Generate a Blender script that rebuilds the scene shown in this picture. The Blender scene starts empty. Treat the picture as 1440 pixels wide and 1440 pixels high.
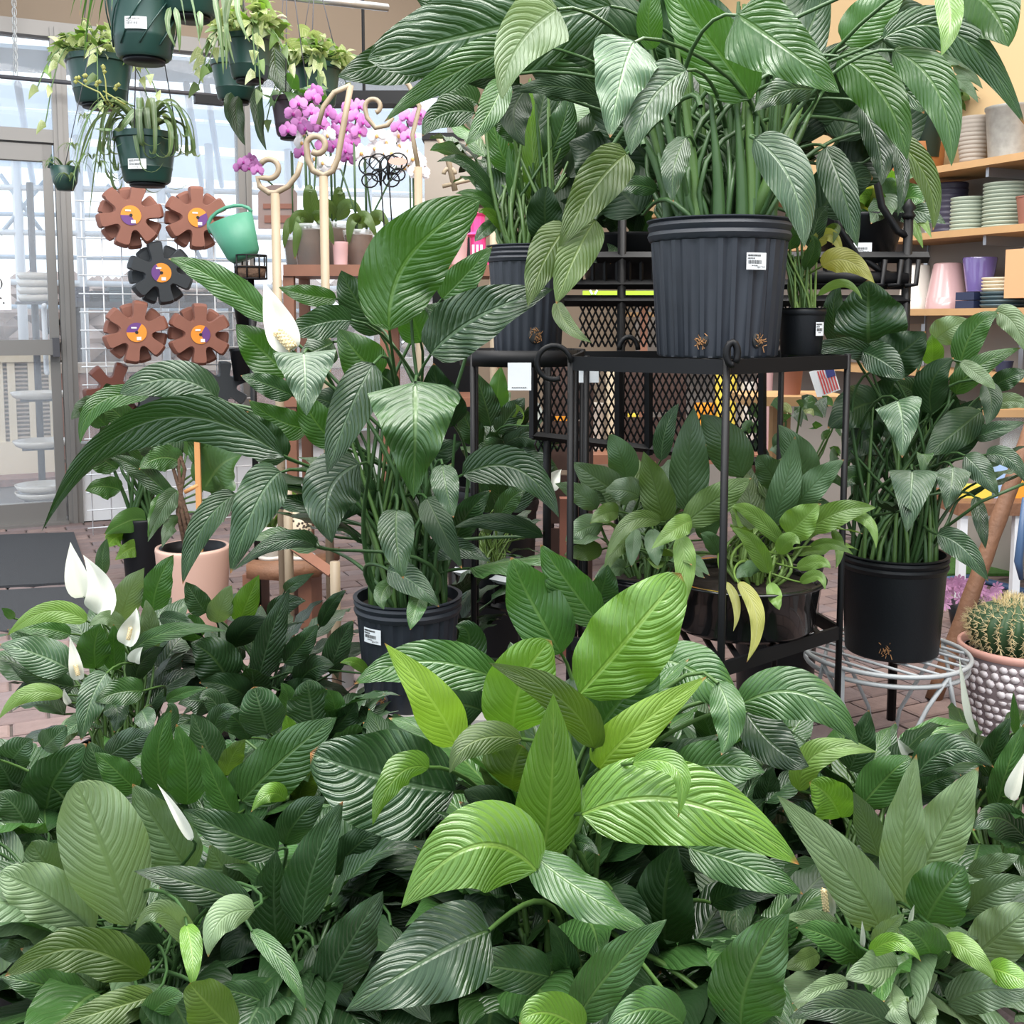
import bpy, math, random
from mathutils import Vector as V, Matrix
random.seed(7)
ORD = ['bottom', 'second', 'third', 'fourth', 'fifth', 'sixth', 'seventh', 'eighth', 'ninth', 'tenth', 'eleventh', 'twelfth']
def nth(i, n): return 'bottom one' if i == 0 else 'topmost one' if i == n-1 else ORD[i]+' from bottom'
SC = bpy.context.scene
COL = SC.collection
pi = math.pi

# ------------------------------------------------------------------ camera
F, PITCH, PY0, CAMZ = 1500.0, math.radians(5.5), 594.0, 1.16
cam = bpy.data.cameras.new('camera'); cam.sensor_width = 36; cam.lens = 36*F/1440
cam.shift_y = (PY0-720)/1440; cam.clip_start = .05; cam.clip_end = 200
camo = bpy.data.objects.new('camera', cam); COL.objects.link(camo)
camo.location = (0, 0, CAMZ); camo.rotation_euler = (pi/2-PITCH, 0, 0)
SC.camera = camo

# ------------------------------------------------------------------ world, lights, exposure
w = bpy.data.worlds.new('overcast_sky'); SC.world = w; w.use_nodes = True
nt = w.node_tree; nt.nodes.clear()
wo = nt.nodes.new('ShaderNodeOutputWorld'); wb = nt.nodes.new('ShaderNodeBackground')
wb.inputs[0].default_value = (.80, .90, 1.0, 1); wb.inputs[1].default_value = 1.9
nt.links.new(wb.outputs[0], wo.inputs[0])
def area_light(name, loc, size, power, rot=(0, 0, 0), color=(1, 1, 1)):
    l = bpy.data.lights.new(name, 'AREA'); l.shape = 'RECTANGLE'; l.size, l.size_y = size
    l.energy = power; l.color = color
    o = bpy.data.objects.new(name, l); COL.objects.link(o); o.location = loc; o.rotation_euler = rot
    return o
for y, pw in ((-.6, 80), (1.0, 290), (2.9, 190), (4.5, 90), (6.0, 40)):           # overhead light panels; the first is added to brighten the foreground leaves
    area_light('overhead_light', (-.1, y, 3.6), (4.4, .9), pw, (0, 0, 0), (1, .985, .96))
SC.view_settings.view_transform = 'Standard'; SC.view_settings.look = 'None'
SC.view_settings.gamma = 1; SC.view_settings.use_curve_mapping = False
SC.view_settings.exposure = 0.0
SC.cycles.use_denoising = True
SC.cycles.max_bounces = 6; SC.cycles.transparent_max_bounces = 12

# ------------------------------------------------------------------ pixel -> place helpers
FW = V((0, math.cos(PITCH), -math.sin(PITCH))); UP = V((0, math.sin(PITCH), math.cos(PITCH)))
CAM = V((0, 0, CAMZ))
def ray(px, py): return V((1, 0, 0))*((px-720)/F) + UP*((PY0-py)/F) + FW
def P(px, py, d):                       # the point at world depth y = d behind a pixel
    r = ray(px, py); return CAM + r*(d/r.y)
def project(p):
    q = V(p)-CAM; z = q.dot(FW)
    return 720+F*q.x/z, PY0-F*q.dot(UP)/z, z
def hit(px, py, o, n):                  # a pixel's ray on a plane
    r = ray(px, py); return CAM + r*((o-CAM).dot(n)/r.dot(n))
def pxm(n, d): return n*d/F             # pixels -> metres at a depth
def onfloor(px, py, z=0): return hit(px, py, V((0, 0, z)), V((0, 0, 1)))

# ------------------------------------------------------------------ materials
MATS = {}
def mat(key, col=(.5, .5, .5), rough=.6, metal=0., noise=0., nscale=20., bump=0., bscale=60., coat=0., trans=0., alpha=1., emit=0., ior=None):
    if key in MATS: return MATS[key]
    m = bpy.data.materials.new(key); m.use_nodes = True; t = m.node_tree; b = t.nodes['Principled BSDF']
    b.inputs['Base Color'].default_value = (*col, 1); b.inputs['Roughness'].default_value = rough
    b.inputs['Metallic'].default_value = metal; b.inputs['Coat Weight'].default_value = coat
    b.inputs['Transmission Weight'].default_value = trans; b.inputs['Alpha'].default_value = alpha
    if ior: b.inputs['IOR'].default_value = ior
    if emit: b.inputs['Emission Color'].default_value = (*col, 1); b.inputs['Emission Strength'].default_value = emit
    tc = t.nodes.new('ShaderNodeTexCoord')
    if noise:
        n = t.nodes.new('ShaderNodeTexNoise'); n.inputs['Scale'].default_value = nscale; n.inputs['Detail'].default_value = 5
        t.links.new(tc.outputs['Object'], n.inputs['Vector'])
        r = t.nodes.new('ShaderNodeMapRange'); r.inputs[3].default_value = 1-noise; r.inputs[4].default_value = 1+noise
        t.links.new(n.outputs[0], r.inputs[0])
        x = t.nodes.new('ShaderNodeVectorMath'); x.operation = 'SCALE'; x.inputs[0].default_value = col
        t.links.new(r.outputs[0], x.inputs[3]); t.links.new(x.outputs[0], b.inputs['Base Color'])
    if bump:
        n = t.nodes.new('ShaderNodeTexNoise'); n.inputs['Scale'].default_value = bscale; n.inputs['Detail'].default_value = 4
        t.links.new(tc.outputs['Object'], n.inputs['Vector'])
        bp = t.nodes.new('ShaderNodeBump'); bp.inputs['Strength'].default_value = bump; bp.inputs['Distance'].default_value = .01
        t.links.new(n.outputs[0], bp.inputs['Height']); t.links.new(bp.outputs[0], b.inputs['Normal'])
    if max(col) < .012: b.inputs['Specular IOR Level'].default_value = .28
    MATS[key] = m
    return m

def leaf_mat(key, col, vein, rib, rough=.34, veinmix=.35, bump=.55, nv=14, slant=.30, transl=.2, tcol=None, spec=.85, coat=0.):
    """Leaf: arching side veins and a pale midrib from the blade's own UVs (u across, v base to tip)."""
    m = bpy.data.materials.new('leaf_'+key); m.use_nodes = True; t = m.node_tree; N = t.nodes; L = t.links
    b = N['Principled BSDF']; out = N['Material Output']
    col, vein, rib = [tuple(min(.9, x*.92) for x in q) for q in (col, vein, rib)]
    def math_(op, a, c=None, d=None):
        n = N.new('ShaderNodeMath'); n.operation = op
        for i, x in enumerate((a, c, d)):
            if x is None: continue
            if isinstance(x, (int, float)): n.inputs[i].default_value = x
            else: L.new(x, n.inputs[i])
        return n.outputs[0]
    uv = N.new('ShaderNodeUVMap'); uv.uv_map = 'UVMap'
    sp = N.new('ShaderNodeSeparateXYZ'); L.new(uv.outputs[0], sp.inputs[0])
    u, v = sp.outputs[0], sp.outputs[1]
    s = math_('ABSOLUTE', math_('MULTIPLY_ADD', u, 2., -1.))
    tc = N.new('ShaderNodeTexCoord')
    nz = N.new('ShaderNodeTexNoise'); nz.inputs['Scale'].default_value = 14; nz.inputs['Detail'].default_value = 3
    L.new(tc.outputs['Object'], nz.inputs['Vector'])
    ph = math_('SUBTRACT', v, math_('MULTIPLY', math_('POWER', s, 1.25), slant))
    ph = math_('ADD', ph, math_('MULTIPLY', nz.outputs[0], .10))
    wv = math_('SINE', math_('MULTIPLY', ph, nv*2*pi))
    wf = math_('SINE', math_('MULTIPLY', ph, nv*2*pi*2.6))
    nb = N.new('ShaderNodeTexNoise'); nb.inputs['Scale'].default_value = 26; nb.inputs['Detail'].default_value = 2
    L.new(tc.outputs['Object'], nb.inputs['Vector'])
    veinm = math_('POWER', math_('MULTIPLY_ADD', wv, -.5, .5), 5.)            # narrow grooves
    veinf = math_('POWER', math_('MULTIPLY_ADD', wf, -.5, .5), 3.)
    ribm = math_('SMOOTH_MIN', 1., math_('MAXIMUM', math_('MULTIPLY_ADD', s, -22., 1.6), 0.), .1)     # 1 on the midrib
    side_ = math_('MINIMUM', math_('MULTIPLY', s, 5.), 1.)
    hgt = math_('MULTIPLY', math_('ADD', veinm, math_('MULTIPLY', veinf, .3)), math_('MULTIPLY_ADD', nb.outputs[0], -1.1, -.25))
    hgt = math_('ADD', hgt, math_('MULTIPLY', wv, .22))
    hgt = math_('ADD', math_('MULTIPLY', hgt, side_), math_('MULTIPLY', nb.outputs[0], 1.3))
    hgt = math_('SUBTRACT', hgt, math_('MULTIPLY', ribm, .9))
    at = N.new('ShaderNodeAttribute'); at.attribute_type = 'OBJECT'; at.attribute_name = 'leaf_size'
    hgt = math_('MULTIPLY', hgt, at.outputs['Fac'])
    edge = math_('MULTIPLY', math_('MAXIMUM', math_('MULTIPLY_ADD', s, 30., -29.), 0.), .6)
    veinc = math_('MAXIMUM', math_('MULTIPLY', veinm, math_('MULTIPLY_ADD', nb.outputs[0], 1.2, .2)), edge)
    oi = N.new('ShaderNodeObjectInfo')
    val = math_('MULTIPLY_ADD', oi.outputs['Random'], .5, .75)
    val = math_('MULTIPLY', val, math_('MULTIPLY_ADD', nz.outputs[0], .5, .75))
    mx = N.new('ShaderNodeMix'); mx.data_type = 'RGBA'; mx.inputs[6].default_value = (*col, 1); mx.inputs[7].default_value = (*vein, 1)
    L.new(math_('MINIMUM', math_('MULTIPLY', veinc, veinmix), 1.), mx.inputs[0])
    m2 = N.new('ShaderNodeMix'); m2.data_type = 'RGBA'; m2.inputs[7].default_value = (*rib, 1)
    L.new(mx.outputs[2], m2.inputs[6]); L.new(math_('MULTIPLY', ribm, .75), m2.inputs[0])
    m3 = N.new('ShaderNodeMix'); m3.data_type = 'RGBA'; m3.inputs[7].default_value = (.33, .14, .045, 1); L.new(m2.outputs[2], m3.inputs[6])   # withered tip on some leaves
    L.new(math_('MULTIPLY', math_('MINIMUM', math_('MAXIMUM', math_('MULTIPLY_ADD', v, 45., -43.4), 0.), 1.), math_('GREATER_THAN', oi.outputs['Random'], .55)), m3.inputs[0])
    sc = N.new('ShaderNodeVectorMath'); sc.operation = 'SCALE'; L.new(m3.outputs[2], sc.inputs[0]); L.new(val, sc.inputs[3])
    L.new(sc.outputs[0], b.inputs['Base Color'])
    b.inputs['Roughness'].default_value = rough; b.inputs['Specular IOR Level'].default_value = spec
    b.inputs['Coat Weight'].default_value = coat; b.inputs['Coat Roughness'].default_value = .2
    bp = N.new('ShaderNodeBump'); bp.inputs['Strength'].default_value = bump; bp.inputs['Distance'].default_value = .0036
    L.new(hgt, bp.inputs['Height']); L.new(bp.outputs[0], b.inputs['Normal'])
    tr = N.new('ShaderNodeBsdfTranslucent'); tr.inputs[0].default_value = (*(tcol or (col[0]*1.6, col[1]*1.7, col[2]*.7)), 1)
    ms = N.new('ShaderNodeMixShader'); ms.inputs[0].default_value = transl
    L.new(b.outputs[0], ms.inputs[1]); L.new(tr.outputs[0], ms.inputs[2]); L.new(ms.outputs[0], out.inputs[0])
    MATS[key] = m
    return m
# ------------------------------------------------------------------ mesh helpers
class MB:
    """Collects shapes in world coordinates; build() links them as ONE mesh object."""
    def __init__(s): s.v = []; s.f = []; s.m = []; s.uv = None
    def add(s, vs, fs, mi=0):
        o = len(s.v); s.v += [tuple(x) for x in vs]; s.f += [tuple(i+o for i in f) for f in fs]; s.m += [mi]*len(fs); return s
    def box(s, c, size, ax=None, mi=0):
        ax = ax or (V((1, 0, 0)), V((0, 1, 0)), V((0, 0, 1))); c = V(c)
        vs = [c+ax[0]*(size[0]/2*i)+ax[1]*(size[1]/2*j)+ax[2]*(size[2]/2*k) for i in (-1, 1) for j in (-1, 1) for k in (-1, 1)]
        return s.add(vs, [(0, 1, 3, 2), (4, 6, 7, 5), (0, 4, 5, 1), (2, 3, 7, 6), (0, 2, 6, 4), (1, 5, 7, 3)], mi)
    def tube(s, pts, r, n=8, mi=0, closed=False, caps=True):
        pts = [V(p) for p in pts]; k = len(pts); rs = r if isinstance(r, (list, tuple)) else [r]*k
        vs = []; ref = None
        for i, p in enumerate(pts):
            a = pts[(i-1) % k] if closed or i else p; b = pts[(i+1) % k] if closed or i < k-1 else p
            t = (b-a).normalized() if (b-a).length > 1e-9 else V((0, 0, 1))
            if ref is None:
                ref = t.cross(V((0, 0, 1)));
                if ref.length < .05: ref = t.cross(V((1, 0, 0)))
            ref = (ref-t*ref.dot(t)); ref = ref.normalized() if ref.length > 1e-6 else t.orthogonal().normalized()
            bn = t.cross(ref)
            for j in range(n):
                q = 2*pi*j/n; vs.append(p+(ref*math.cos(q)+bn*math.sin(q))*rs[i])
        fs = []
        for i in range(k if closed else k-1):
            for j in range(n):
                fs.append((i*n+j, i*n+(j+1) % n, ((i+1) % k)*n+(j+1) % n, ((i+1) % k)*n+j))
        if caps and not closed: fs += [tuple(range(n))[::-1], tuple((k-1)*n+j for j in range(n))]
        return s.add(vs, fs, mi)
    def lathe(s, c, prof, n=32, mi=0, mod=None, ax=None, cap0=True, cap1=False):
        c = V(c); ax = ax or (V((1, 0, 0)), V((0, 1, 0)), V((0, 0, 1))); vs = []; fs = []
        for i, (r, z) in enumerate(prof):
            for j in range(n):
                q = 2*pi*j/n; rr = r*(mod(q, i) if mod else 1)
                vs.append(c+ax[0]*(rr*math.cos(q))+ax[1]*(rr*math.sin(q))+ax[2]*z)
        for i in range(len(prof)-1):
            for j in range(n):
                fs.append((i*n+j, i*n+(j+1) % n, (i+1)*n+(j+1) % n, (i+1)*n+j))
        if cap0: fs.append(tuple(range(n))[::-1])
        if cap1: fs.append(tuple((len(prof)-1)*n+j for j in range(n)))
        return s.add(vs, fs, mi)
    def prism(s, poly, n, t, mi=0, inset=1.0):          # poly: world points of one face, extruded along n*t
        k = len(poly); c = sum((V(p) for p in poly), V())/k; n = V(n)
        vs = [V(p) for p in poly]+[c+(V(p)-c)*inset+n*t for p in poly]
        return s.add(vs, [tuple(range(k))[::-1], tuple(range(k, 2*k))]+[(i, (i+1) % k, k+(i+1) % k, k+i) for i in range(k)], mi)
    def blob(s, c, r, n=8, mi=0, ax=None):
        rx, ry, rz = r if isinstance(r, (tuple, list)) else (r, r, r)
        h = n//2; ax = ax or (V((1, 0, 0)), V((0, 1, 0)), V((0, 0, 1))); vs = []; c = V(c)
        for i in range(h+1):
            th = pi*i/h
            for j in range(n):
                q = 2*pi*j/n; vs.append(c+ax[0]*(rx*math.sin(th)*math.cos(q))+ax[1]*(ry*math.sin(th)*math.sin(q))-ax[2]*(rz*math.cos(th)))
        return s.add(vs, [(i*n+j, i*n+(j+1) % n, (i+1)*n+(j+1) % n, (i+1)*n+j) for i in range(h) for j in range(n)], mi)
    def text(s, string, size, o, xa, ya, mi=0):
        c = bpy.data.curves.new('lettering', 'FONT'); c.body = string; c.size = size; c.resolution_u = 2
        ob = bpy.data.objects.new('lettering', c); COL.objects.link(ob)
        me = ob.evaluated_get(bpy.context.evaluated_depsgraph_get()).to_mesh()
        s.add([V(o)+V(xa)*v.co.x+V(ya)*v.co.y for v in me.vertices], [tuple(p.vertices) for p in me.polygons], mi)
        bpy.data.objects.remove(ob); bpy.data.curves.remove(c)
        return s
    def build(s, name, mats, parent=None, smooth=True, origin=None, angle=None):
        me = bpy.data.meshes.new(name)
        if parent is not None: org = worldloc(parent)
        elif origin is not None: org = V(origin)
        else:
            n = len(s.v); org = V((sum(v[0] for v in s.v)/n, sum(v[1] for v in s.v)/n, min(v[2] for v in s.v)))
        me.from_pydata([(x-org.x, y-org.y, z-org.z) for x, y, z in s.v], [], s.f)
        for m in (mats if isinstance(mats, (list, tuple)) else [mats]): me.materials.append(MATS[m] if isinstance(m, str) else m)
        if any(s.m): me.polygons.foreach_set('material_index', s.m)
        if s.uv:
            l = me.uv_layers.new(name='UVMap'); fl = []
            for f in s.f:
                for i in f: fl += s.uv[i]
            l.data.foreach_set('uv', fl)
        if smooth: me.shade_smooth() if angle is None else me.shade_smooth()
        if smooth and angle is not None:
            try: me.set_sharp_from_angle(angle=math.radians(angle))
            except Exception: pass
        me.update()
        o = bpy.data.objects.new(name, me); COL.objects.link(o)
        if parent is None: o.location = org
        else: o.parent = parent
        return o
WL = {}
def worldloc(o):
    p = V()
    while o is not None: p += V(o.location); o = o.parent
    return p
def tag(o, label, cat=None, group=None, kind=None):
    if label: o['label'] = label
    if cat: o['category'] = cat
    if group: o['group'] = group
    if kind: o['kind'] = kind
    return o
def thing(name, loc, label, cat, group=None):
    o = bpy.data.objects.new(name, None); o.empty_display_size = .05; COL.objects.link(o); o.location = loc
    return tag(o, label, cat, group)
def struct(name, mb, m, **k):
    o = mb.build(name, m, **k); o['kind'] = 'structure'; return o
def bez(a, b, c, d, n):
    return [a*(1-t)**3+b*3*t*(1-t)**2+c*3*t*t*(1-t)+d*t**3 for t in (i/n for i in range(n+1))]

# ------------------------------------------------------------------ leaves
def profile(v, kind):
    if kind == 'o': return max(0., (math.sin(pi*min(1, v**.8))**.62))*(1 if v < .97 else .6)        # blunt end
    if kind == 's': return (v**.5)*((1-v)**1.1)*2.7                                              # long point
    if kind == 'h': return min(1, (v/.12)**.5)*((1-v**1.35)**.85) if v < 1 else 0.               # heart
    if kind == 'n': return min(1, (v/.15)**.6)*((1-v)**.55)                                        # strap
    return (v**.5)*((1-v)**.95)*2.545
def leaf_mesh(name, B, M, T, w, m, parent, roll=0., rollt=None, side=None, prof='e', fold=None, curl=None, ruffle=.15, nu=8, nv=16, stemmat=None):
    """Blade through base, mid and tip. Its face is turned to `side` (across) or, by default, to the viewer's side, then rolled."""
    B, M, T = V(B), V(M), V(T)
    C = M*2-(B+T)*.5
    c = (CAM-M).normalized(); mb = MB(); mb.uv = []
    s0 = None; ph = random.random()*6.3; ph2 = random.random()*6.3; fr = random.uniform(1.6, 3.6)
    if rollt is None: rollt = roll+random.uniform(-12, 12)
    fold = random.uniform(.05, .42) if fold is None else fold; curl = random.uniform(.05, .38) if curl is None else curl
    und = random.uniform(.0, .05)*w; uph = random.random()*6.3
    asym = random.uniform(-.08, .08)
    for i in range(nv+1):
        v = i/nv
        p = B*(1-v)**2+C*2*v*(1-v)+T*v*v
        t = ((C-B)*(1-v)+(T-C)*v); t = t.normalized() if t.length > 1e-6 else V((0, 0, 1))
        if side is None:
            x = t.cross(c)
        else: x = side-t*side.dot(t)
        if x.length < .12 and s0 is not None: x = s0-t*s0.dot(t)
        x.normalize()
        if s0 is not None and x.dot(s0) < 0: x = -x
        if s0 is not None: x = (x*.6+s0*.4); x = (x-t*x.dot(t)).normalized()
        s0 = x.copy(); n = x.cross(t)
        r = math.radians(roll+(rollt-roll)*v)
        sd = x*math.cos(r)+n*math.sin(r); nn = n*math.cos(r)-x*math.sin(r)
        hw = w*.5*profile(v, prof)
        for j in range(nu+1):
            u = -1+2*j/nu; a = abs(u)
            h = hw*(a*fold-a*a*curl)+ruffle*w*.5*a*a*math.sin(fr*2*pi*v+(ph if u < 0 else ph2))*min(1, 4*v*(1-v)+.15)+und*math.sin(9*v+uph)
            mb.v.append(tuple(p+sd*(u*hw*(1+asym*(1 if u > 0 else -1)))+nn*h)); mb.uv.append((j/nu, v))
    for i in range(nv):
        for j in range(nu):
            k = i*(nu+1)+j; mb.f.append((k, k+1, k+nu+2, k+nu+1)); mb.m.append(0)
    o = mb.build(name, m, parent); o['leaf_size'] = min(1.3, ((M-B).length+(T-M).length)/.25)
    return o
def ribbon(name, pts, w, m, parent, nu=4):
    """A strap leaf along a run of points, lying flat across its own bend."""
    mb = MB(); mb.uv = []; n = len(pts)
    for i, p in enumerate(pts):
        t = (pts[min(n-1, i+1)]-pts[max(0, i-1)]).normalized(); bend = pts[min(n-1, i+1)]+pts[max(0, i-1)]-p*2
        sd = t.cross(bend if bend.length > 1e-5 and 0 < i < n-1 else Vprev) if i else t.cross(V((0, 0, 1)))
        if sd.length < 1e-6: sd = t.orthogonal()
        sd.normalize()
        if i and sd.dot(prev) < 0: sd = -sd
        prev = sd; Vprev = bend if bend.length > 1e-5 else V((0, 0, 1)); v = i/(n-1); hw = w*.5*profile(.06+.94*v, 'n')
        for j in range(nu+1): u = -1+2*j/nu; mb.v.append(tuple(p+sd*(u*hw)+sd.cross(t)*(abs(u)*hw*.25))); mb.uv.append((j/nu, v))
    for i in range(n-1):
        for j in range(nu): k = i*(nu+1)+j; mb.f.append((k, k+1, k+nu+2, k+nu+1)); mb.m.append(0)
    o = mb.build(name, m, parent); o['leaf_size'] = .5; return o
HEROES = []
class Plant:
    def __init__(s, name, label, cat, base, crown, depth, stem='stem', group=None, sr=.0035, spread=.03):
        s.root = thing(name, base, label, cat, group); s.crown = V(crown); s.d = depth; s.stem = stem; s.sr = sr; s.spread = spread
        s.rng = random.Random(hash(name+label) & 0xffff if False else sum(map(ord, label)))
    def petiole(s, B, d, src=None):
        j = V((s.rng.uniform(-1, 1)*s.spread, s.rng.uniform(-1, 1)*s.spread, 0)); a = s.crown+j if src is None else src; L = (B-a).length
        if src is not None: j = V()
        pts = bez(a, a+V((j.x*2, j.y*2+.05, .55*L)), B-d*(.16*L)+V((0, .05, 0)), B+d*.004, 10)
        MB().tube(pts, [s.sr*(1.25-.65*i/10) for i in range(11)], 5, caps=False).build('stem', s.stem, s.root)
    def leaf(s, bx, by, mx, my, tx, ty, w, m, roll=0, dz=(0, -.04, -.06), prof='e', rollt=None, stem=True, src=None, **k):
        d = s.d; B, M, T = P(bx, by, d+dz[0]), P(mx, my, d+dz[1]), P(tx, ty, d+dz[2])
        W = pxm(w, d+dz[1])/max(.35, math.cos(math.radians(roll)))
        o = leaf_mesh('leaf', B, M, T, W, m, s.root, roll, rollt, None, prof, nu=10, nv=22, **k)
        HEROES.append(((bx, by), (mx, my), (tx, ty), w, d+dz[1]))
        if stem: s.petiole(B, ((M*2-(B+T)*.5)-B).normalized(), P(src[0], src[1], d+dz[0]) if src else None)
        return o
    def spathe(s, bx, by, mx, my, tx, ty, w, m='spathe', spadix=None, dz=(0, -.01, -.02), roll=15, dd=0):
        d = s.d+dd; B, M, T = P(bx, by, d+dz[0]), P(mx, my, d+dz[1]), P(tx, ty, d+dz[2])
        o = leaf_mesh('spathe', B, M, T, pxm(w, d), m, s.root, roll, None, None, 's', fold=.75, curl=.2, ruffle=.02)
        tag(o, 'white spathe')
        HEROES.append(((bx, by), (mx, my), (tx, ty), w, d))
        s.petiole(B, (M-B).normalized())
        if spadix:
            a, b = P(spadix[0], spadix[1], d-.02), P(spadix[2], spadix[3], d-.02); r = pxm(spadix[4], d)
            sp = MB().tube([a+(b-a)*t for t in (0, .1, .5, .9, 1)], [r*.5, r*.9, r, r*.8, r*.3], 8)
            for i in range(60):
                t = (i+.5)/60; q = i*2.4; ax = (b-a).normalized(); e = ax.orthogonal().normalized(); f = ax.cross(e)
                sp.blob(a+(b-a)*t+(e*math.cos(q)+f*math.sin(q))*r*.9, r*.32, 4)
            tag(sp.build('spadix', 'spadix', s.root), 'knobbly cream spadix')
    def fill(s, n, lp, ll, el, mats, box=None, wr=.42, droop=(25, 60), az=None, minz=.02, prof='e', ymin=.7, clear=True, stems=True, nu=6, nv=10):
        g = s.rng; made = 0; tries = 0
        while made < n and tries < n*25:
            tries += 1
            th = g.uniform(*(az or (0, 2*pi))); e = math.radians(g.uniform(*el)); L = g.uniform(*ll); l0 = g.uniform(*lp)
            h = V((math.cos(th), math.sin(th), 0)); dr = lambda a: h*math.cos(a)+V((0, 0, math.sin(a)))
            B = s.crown+dr(e)*l0; a1 = e-math.radians(g.uniform(.3, 1)*droop[0]); a2 = e-math.radians(g.uniform(.4, 1)*droop[1])
            M = B+dr(a1)*L*.5; T = M+dr(a2)*L*.5
            if min(M.z, T.z, B.z) < minz or min(M.y, T.y) < ymin: continue
            pm = project(M); ptp = project(T)
            if box and not all(box[0] <= q[0] <= box[2] and box[1] <= q[1] <= box[3] for q in (pm, ptp)): continue
            bad = False
            if clear:
                for b_, m_, t_, hw, hd in HEROES:
                    for q in (pm, ptp, project((B+M)*.5), project((T+M)*.5)):
                        if q[2] > hd-.01: continue
                        for a, c in ((b_, m_), (m_, t_)):
                            ax, ay = c[0]-a[0], c[1]-a[1]; k = max(0, min(1, ((q[0]-a[0])*ax+(q[1]-a[1])*ay)/max(1, ax*ax+ay*ay)))
                            if math.hypot(q[0]-a[0]-k*ax, q[1]-a[1]-k*ay) < hw*.5+12: bad = True; break
                        if bad: break
                    if bad: break
            if bad: continue
            sd = h.cross(V((0, 0, 1))); sd = (sd+V((0, 0, 1))*g.uniform(-.5, .5)).normalized()
            st = random.getstate(); random.seed(g.random())
            leaf_mesh('leaf', B, M, T, L*wr*g.uniform(.85, 1.15), g.choice(mats), s.root, 0, g.uniform(-20, 20), sd, prof, nu=nu, nv=nv)
            random.setstate(st)
            if stems: s.petiole(B, dr(e))
            made += 1

# ------------------------------------------------------------------ pots
def nursery_pot(parent, c, r, h, m='black_plastic', flutes=0, rings=2, soil=True, taper=.84):
    c = V(c); pr = [(r*taper*.97, 0), (r*taper, .004), (r*(taper+.9*(1-taper)*.86), h*.84)]
    z = h*.845; pr += [(r*.985, z)]
    for i in range(rings):
        z1 = h*(.86+.13*i/rings); z2 = h*(.86+.13*(i+.75)/rings)
        pr += [(r*1.0, z1), (r*1.02, (z1+z2)/2), (r*1.0, z2), (r*.985, z2+.001)]
    pr += [(r*1.03, h*.992), (r*1.03, h), (r*.95, h), (r*.92, h*.9)]
    fm = None
    if flutes: fm = lambda q, i: 1-.04*(1 if math.sin(q*flutes) > .25 else 0) if i in (1, 2) else 1
    o = MB().lathe(c, pr, 96 if flutes else 40, mod=fm).build('pot', m, parent, angle=35)
    if soil: MB().lathe(c, [(r*.93, h*.9), (r*.6, h*.92), (.001, h*.93)], 20, cap0=False).build('soil', 'soil', parent)
    return o
def sticker(parent, c, ang, r, z, wd, ht, price, head=True):
    """A price sticker bent round a pot wall of radius r, angle ang, centre height z."""
    mb = MB(); k = 8; c = V(c)
    def pt(x, y, off=.0): q = ang+x/r; return c+V((math.cos(q)*(r+off), math.sin(q)*(r+off), z+y))
    def patch(x0, x1, y0, y1, off, mi, n=4):
        vs = []; 
        for i in range(n+1):
            x = x0+(x1-x0)*i/n; vs += [pt(x, y0, off), pt(x, y1, off)]
        mb.add(vs, [(2*i, 2*i+2, 2*i+3, 2*i+1) for i in range(n)], mi)
    patch(-wd/2, wd/2, -ht/2, ht/2, .0015, 0, 8)
    g = random.Random(5)
    if head:
        x = -wd*.45
        while x < wd*.2: a = g.uniform(.01, .04)*wd; patch(x, x+a, ht*.28, ht*.4, .002, 1, 1); x += a+wd*.012
        x = -wd*.45
        while x < -wd*.1: a = g.uniform(.01, .03)*wd; patch(x, x+a, ht*.12, ht*.22, .002, 1, 1); x += a+wd*.012
    x = -wd*.42
    while x < wd*.25: a = g.uniform(.008, .035)*wd; patch(x, x+a, -ht*.16, ht*.07, .002, 1, 1); x += a+wd*.018
    x = -wd*.25
    while x < wd*.05: a = g.uniform(.01, .03)*wd; patch(x, x+a, -ht*.3, -ht*.22, .002, 1, 1); x += a+wd*.015
    q = ang+wd*.28/r; xa = V((-math.sin(q), math.cos(q), 0))
    if price: mb.text(price, ht*.2, pt(wd*.02, -ht*.42, .0025), xa, V((0, 0, 1)), 1)
    return tag(mb.build('label', ['paper_white', 'ink_black'], parent, smooth=False), 'white price sticker with barcode')
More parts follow.
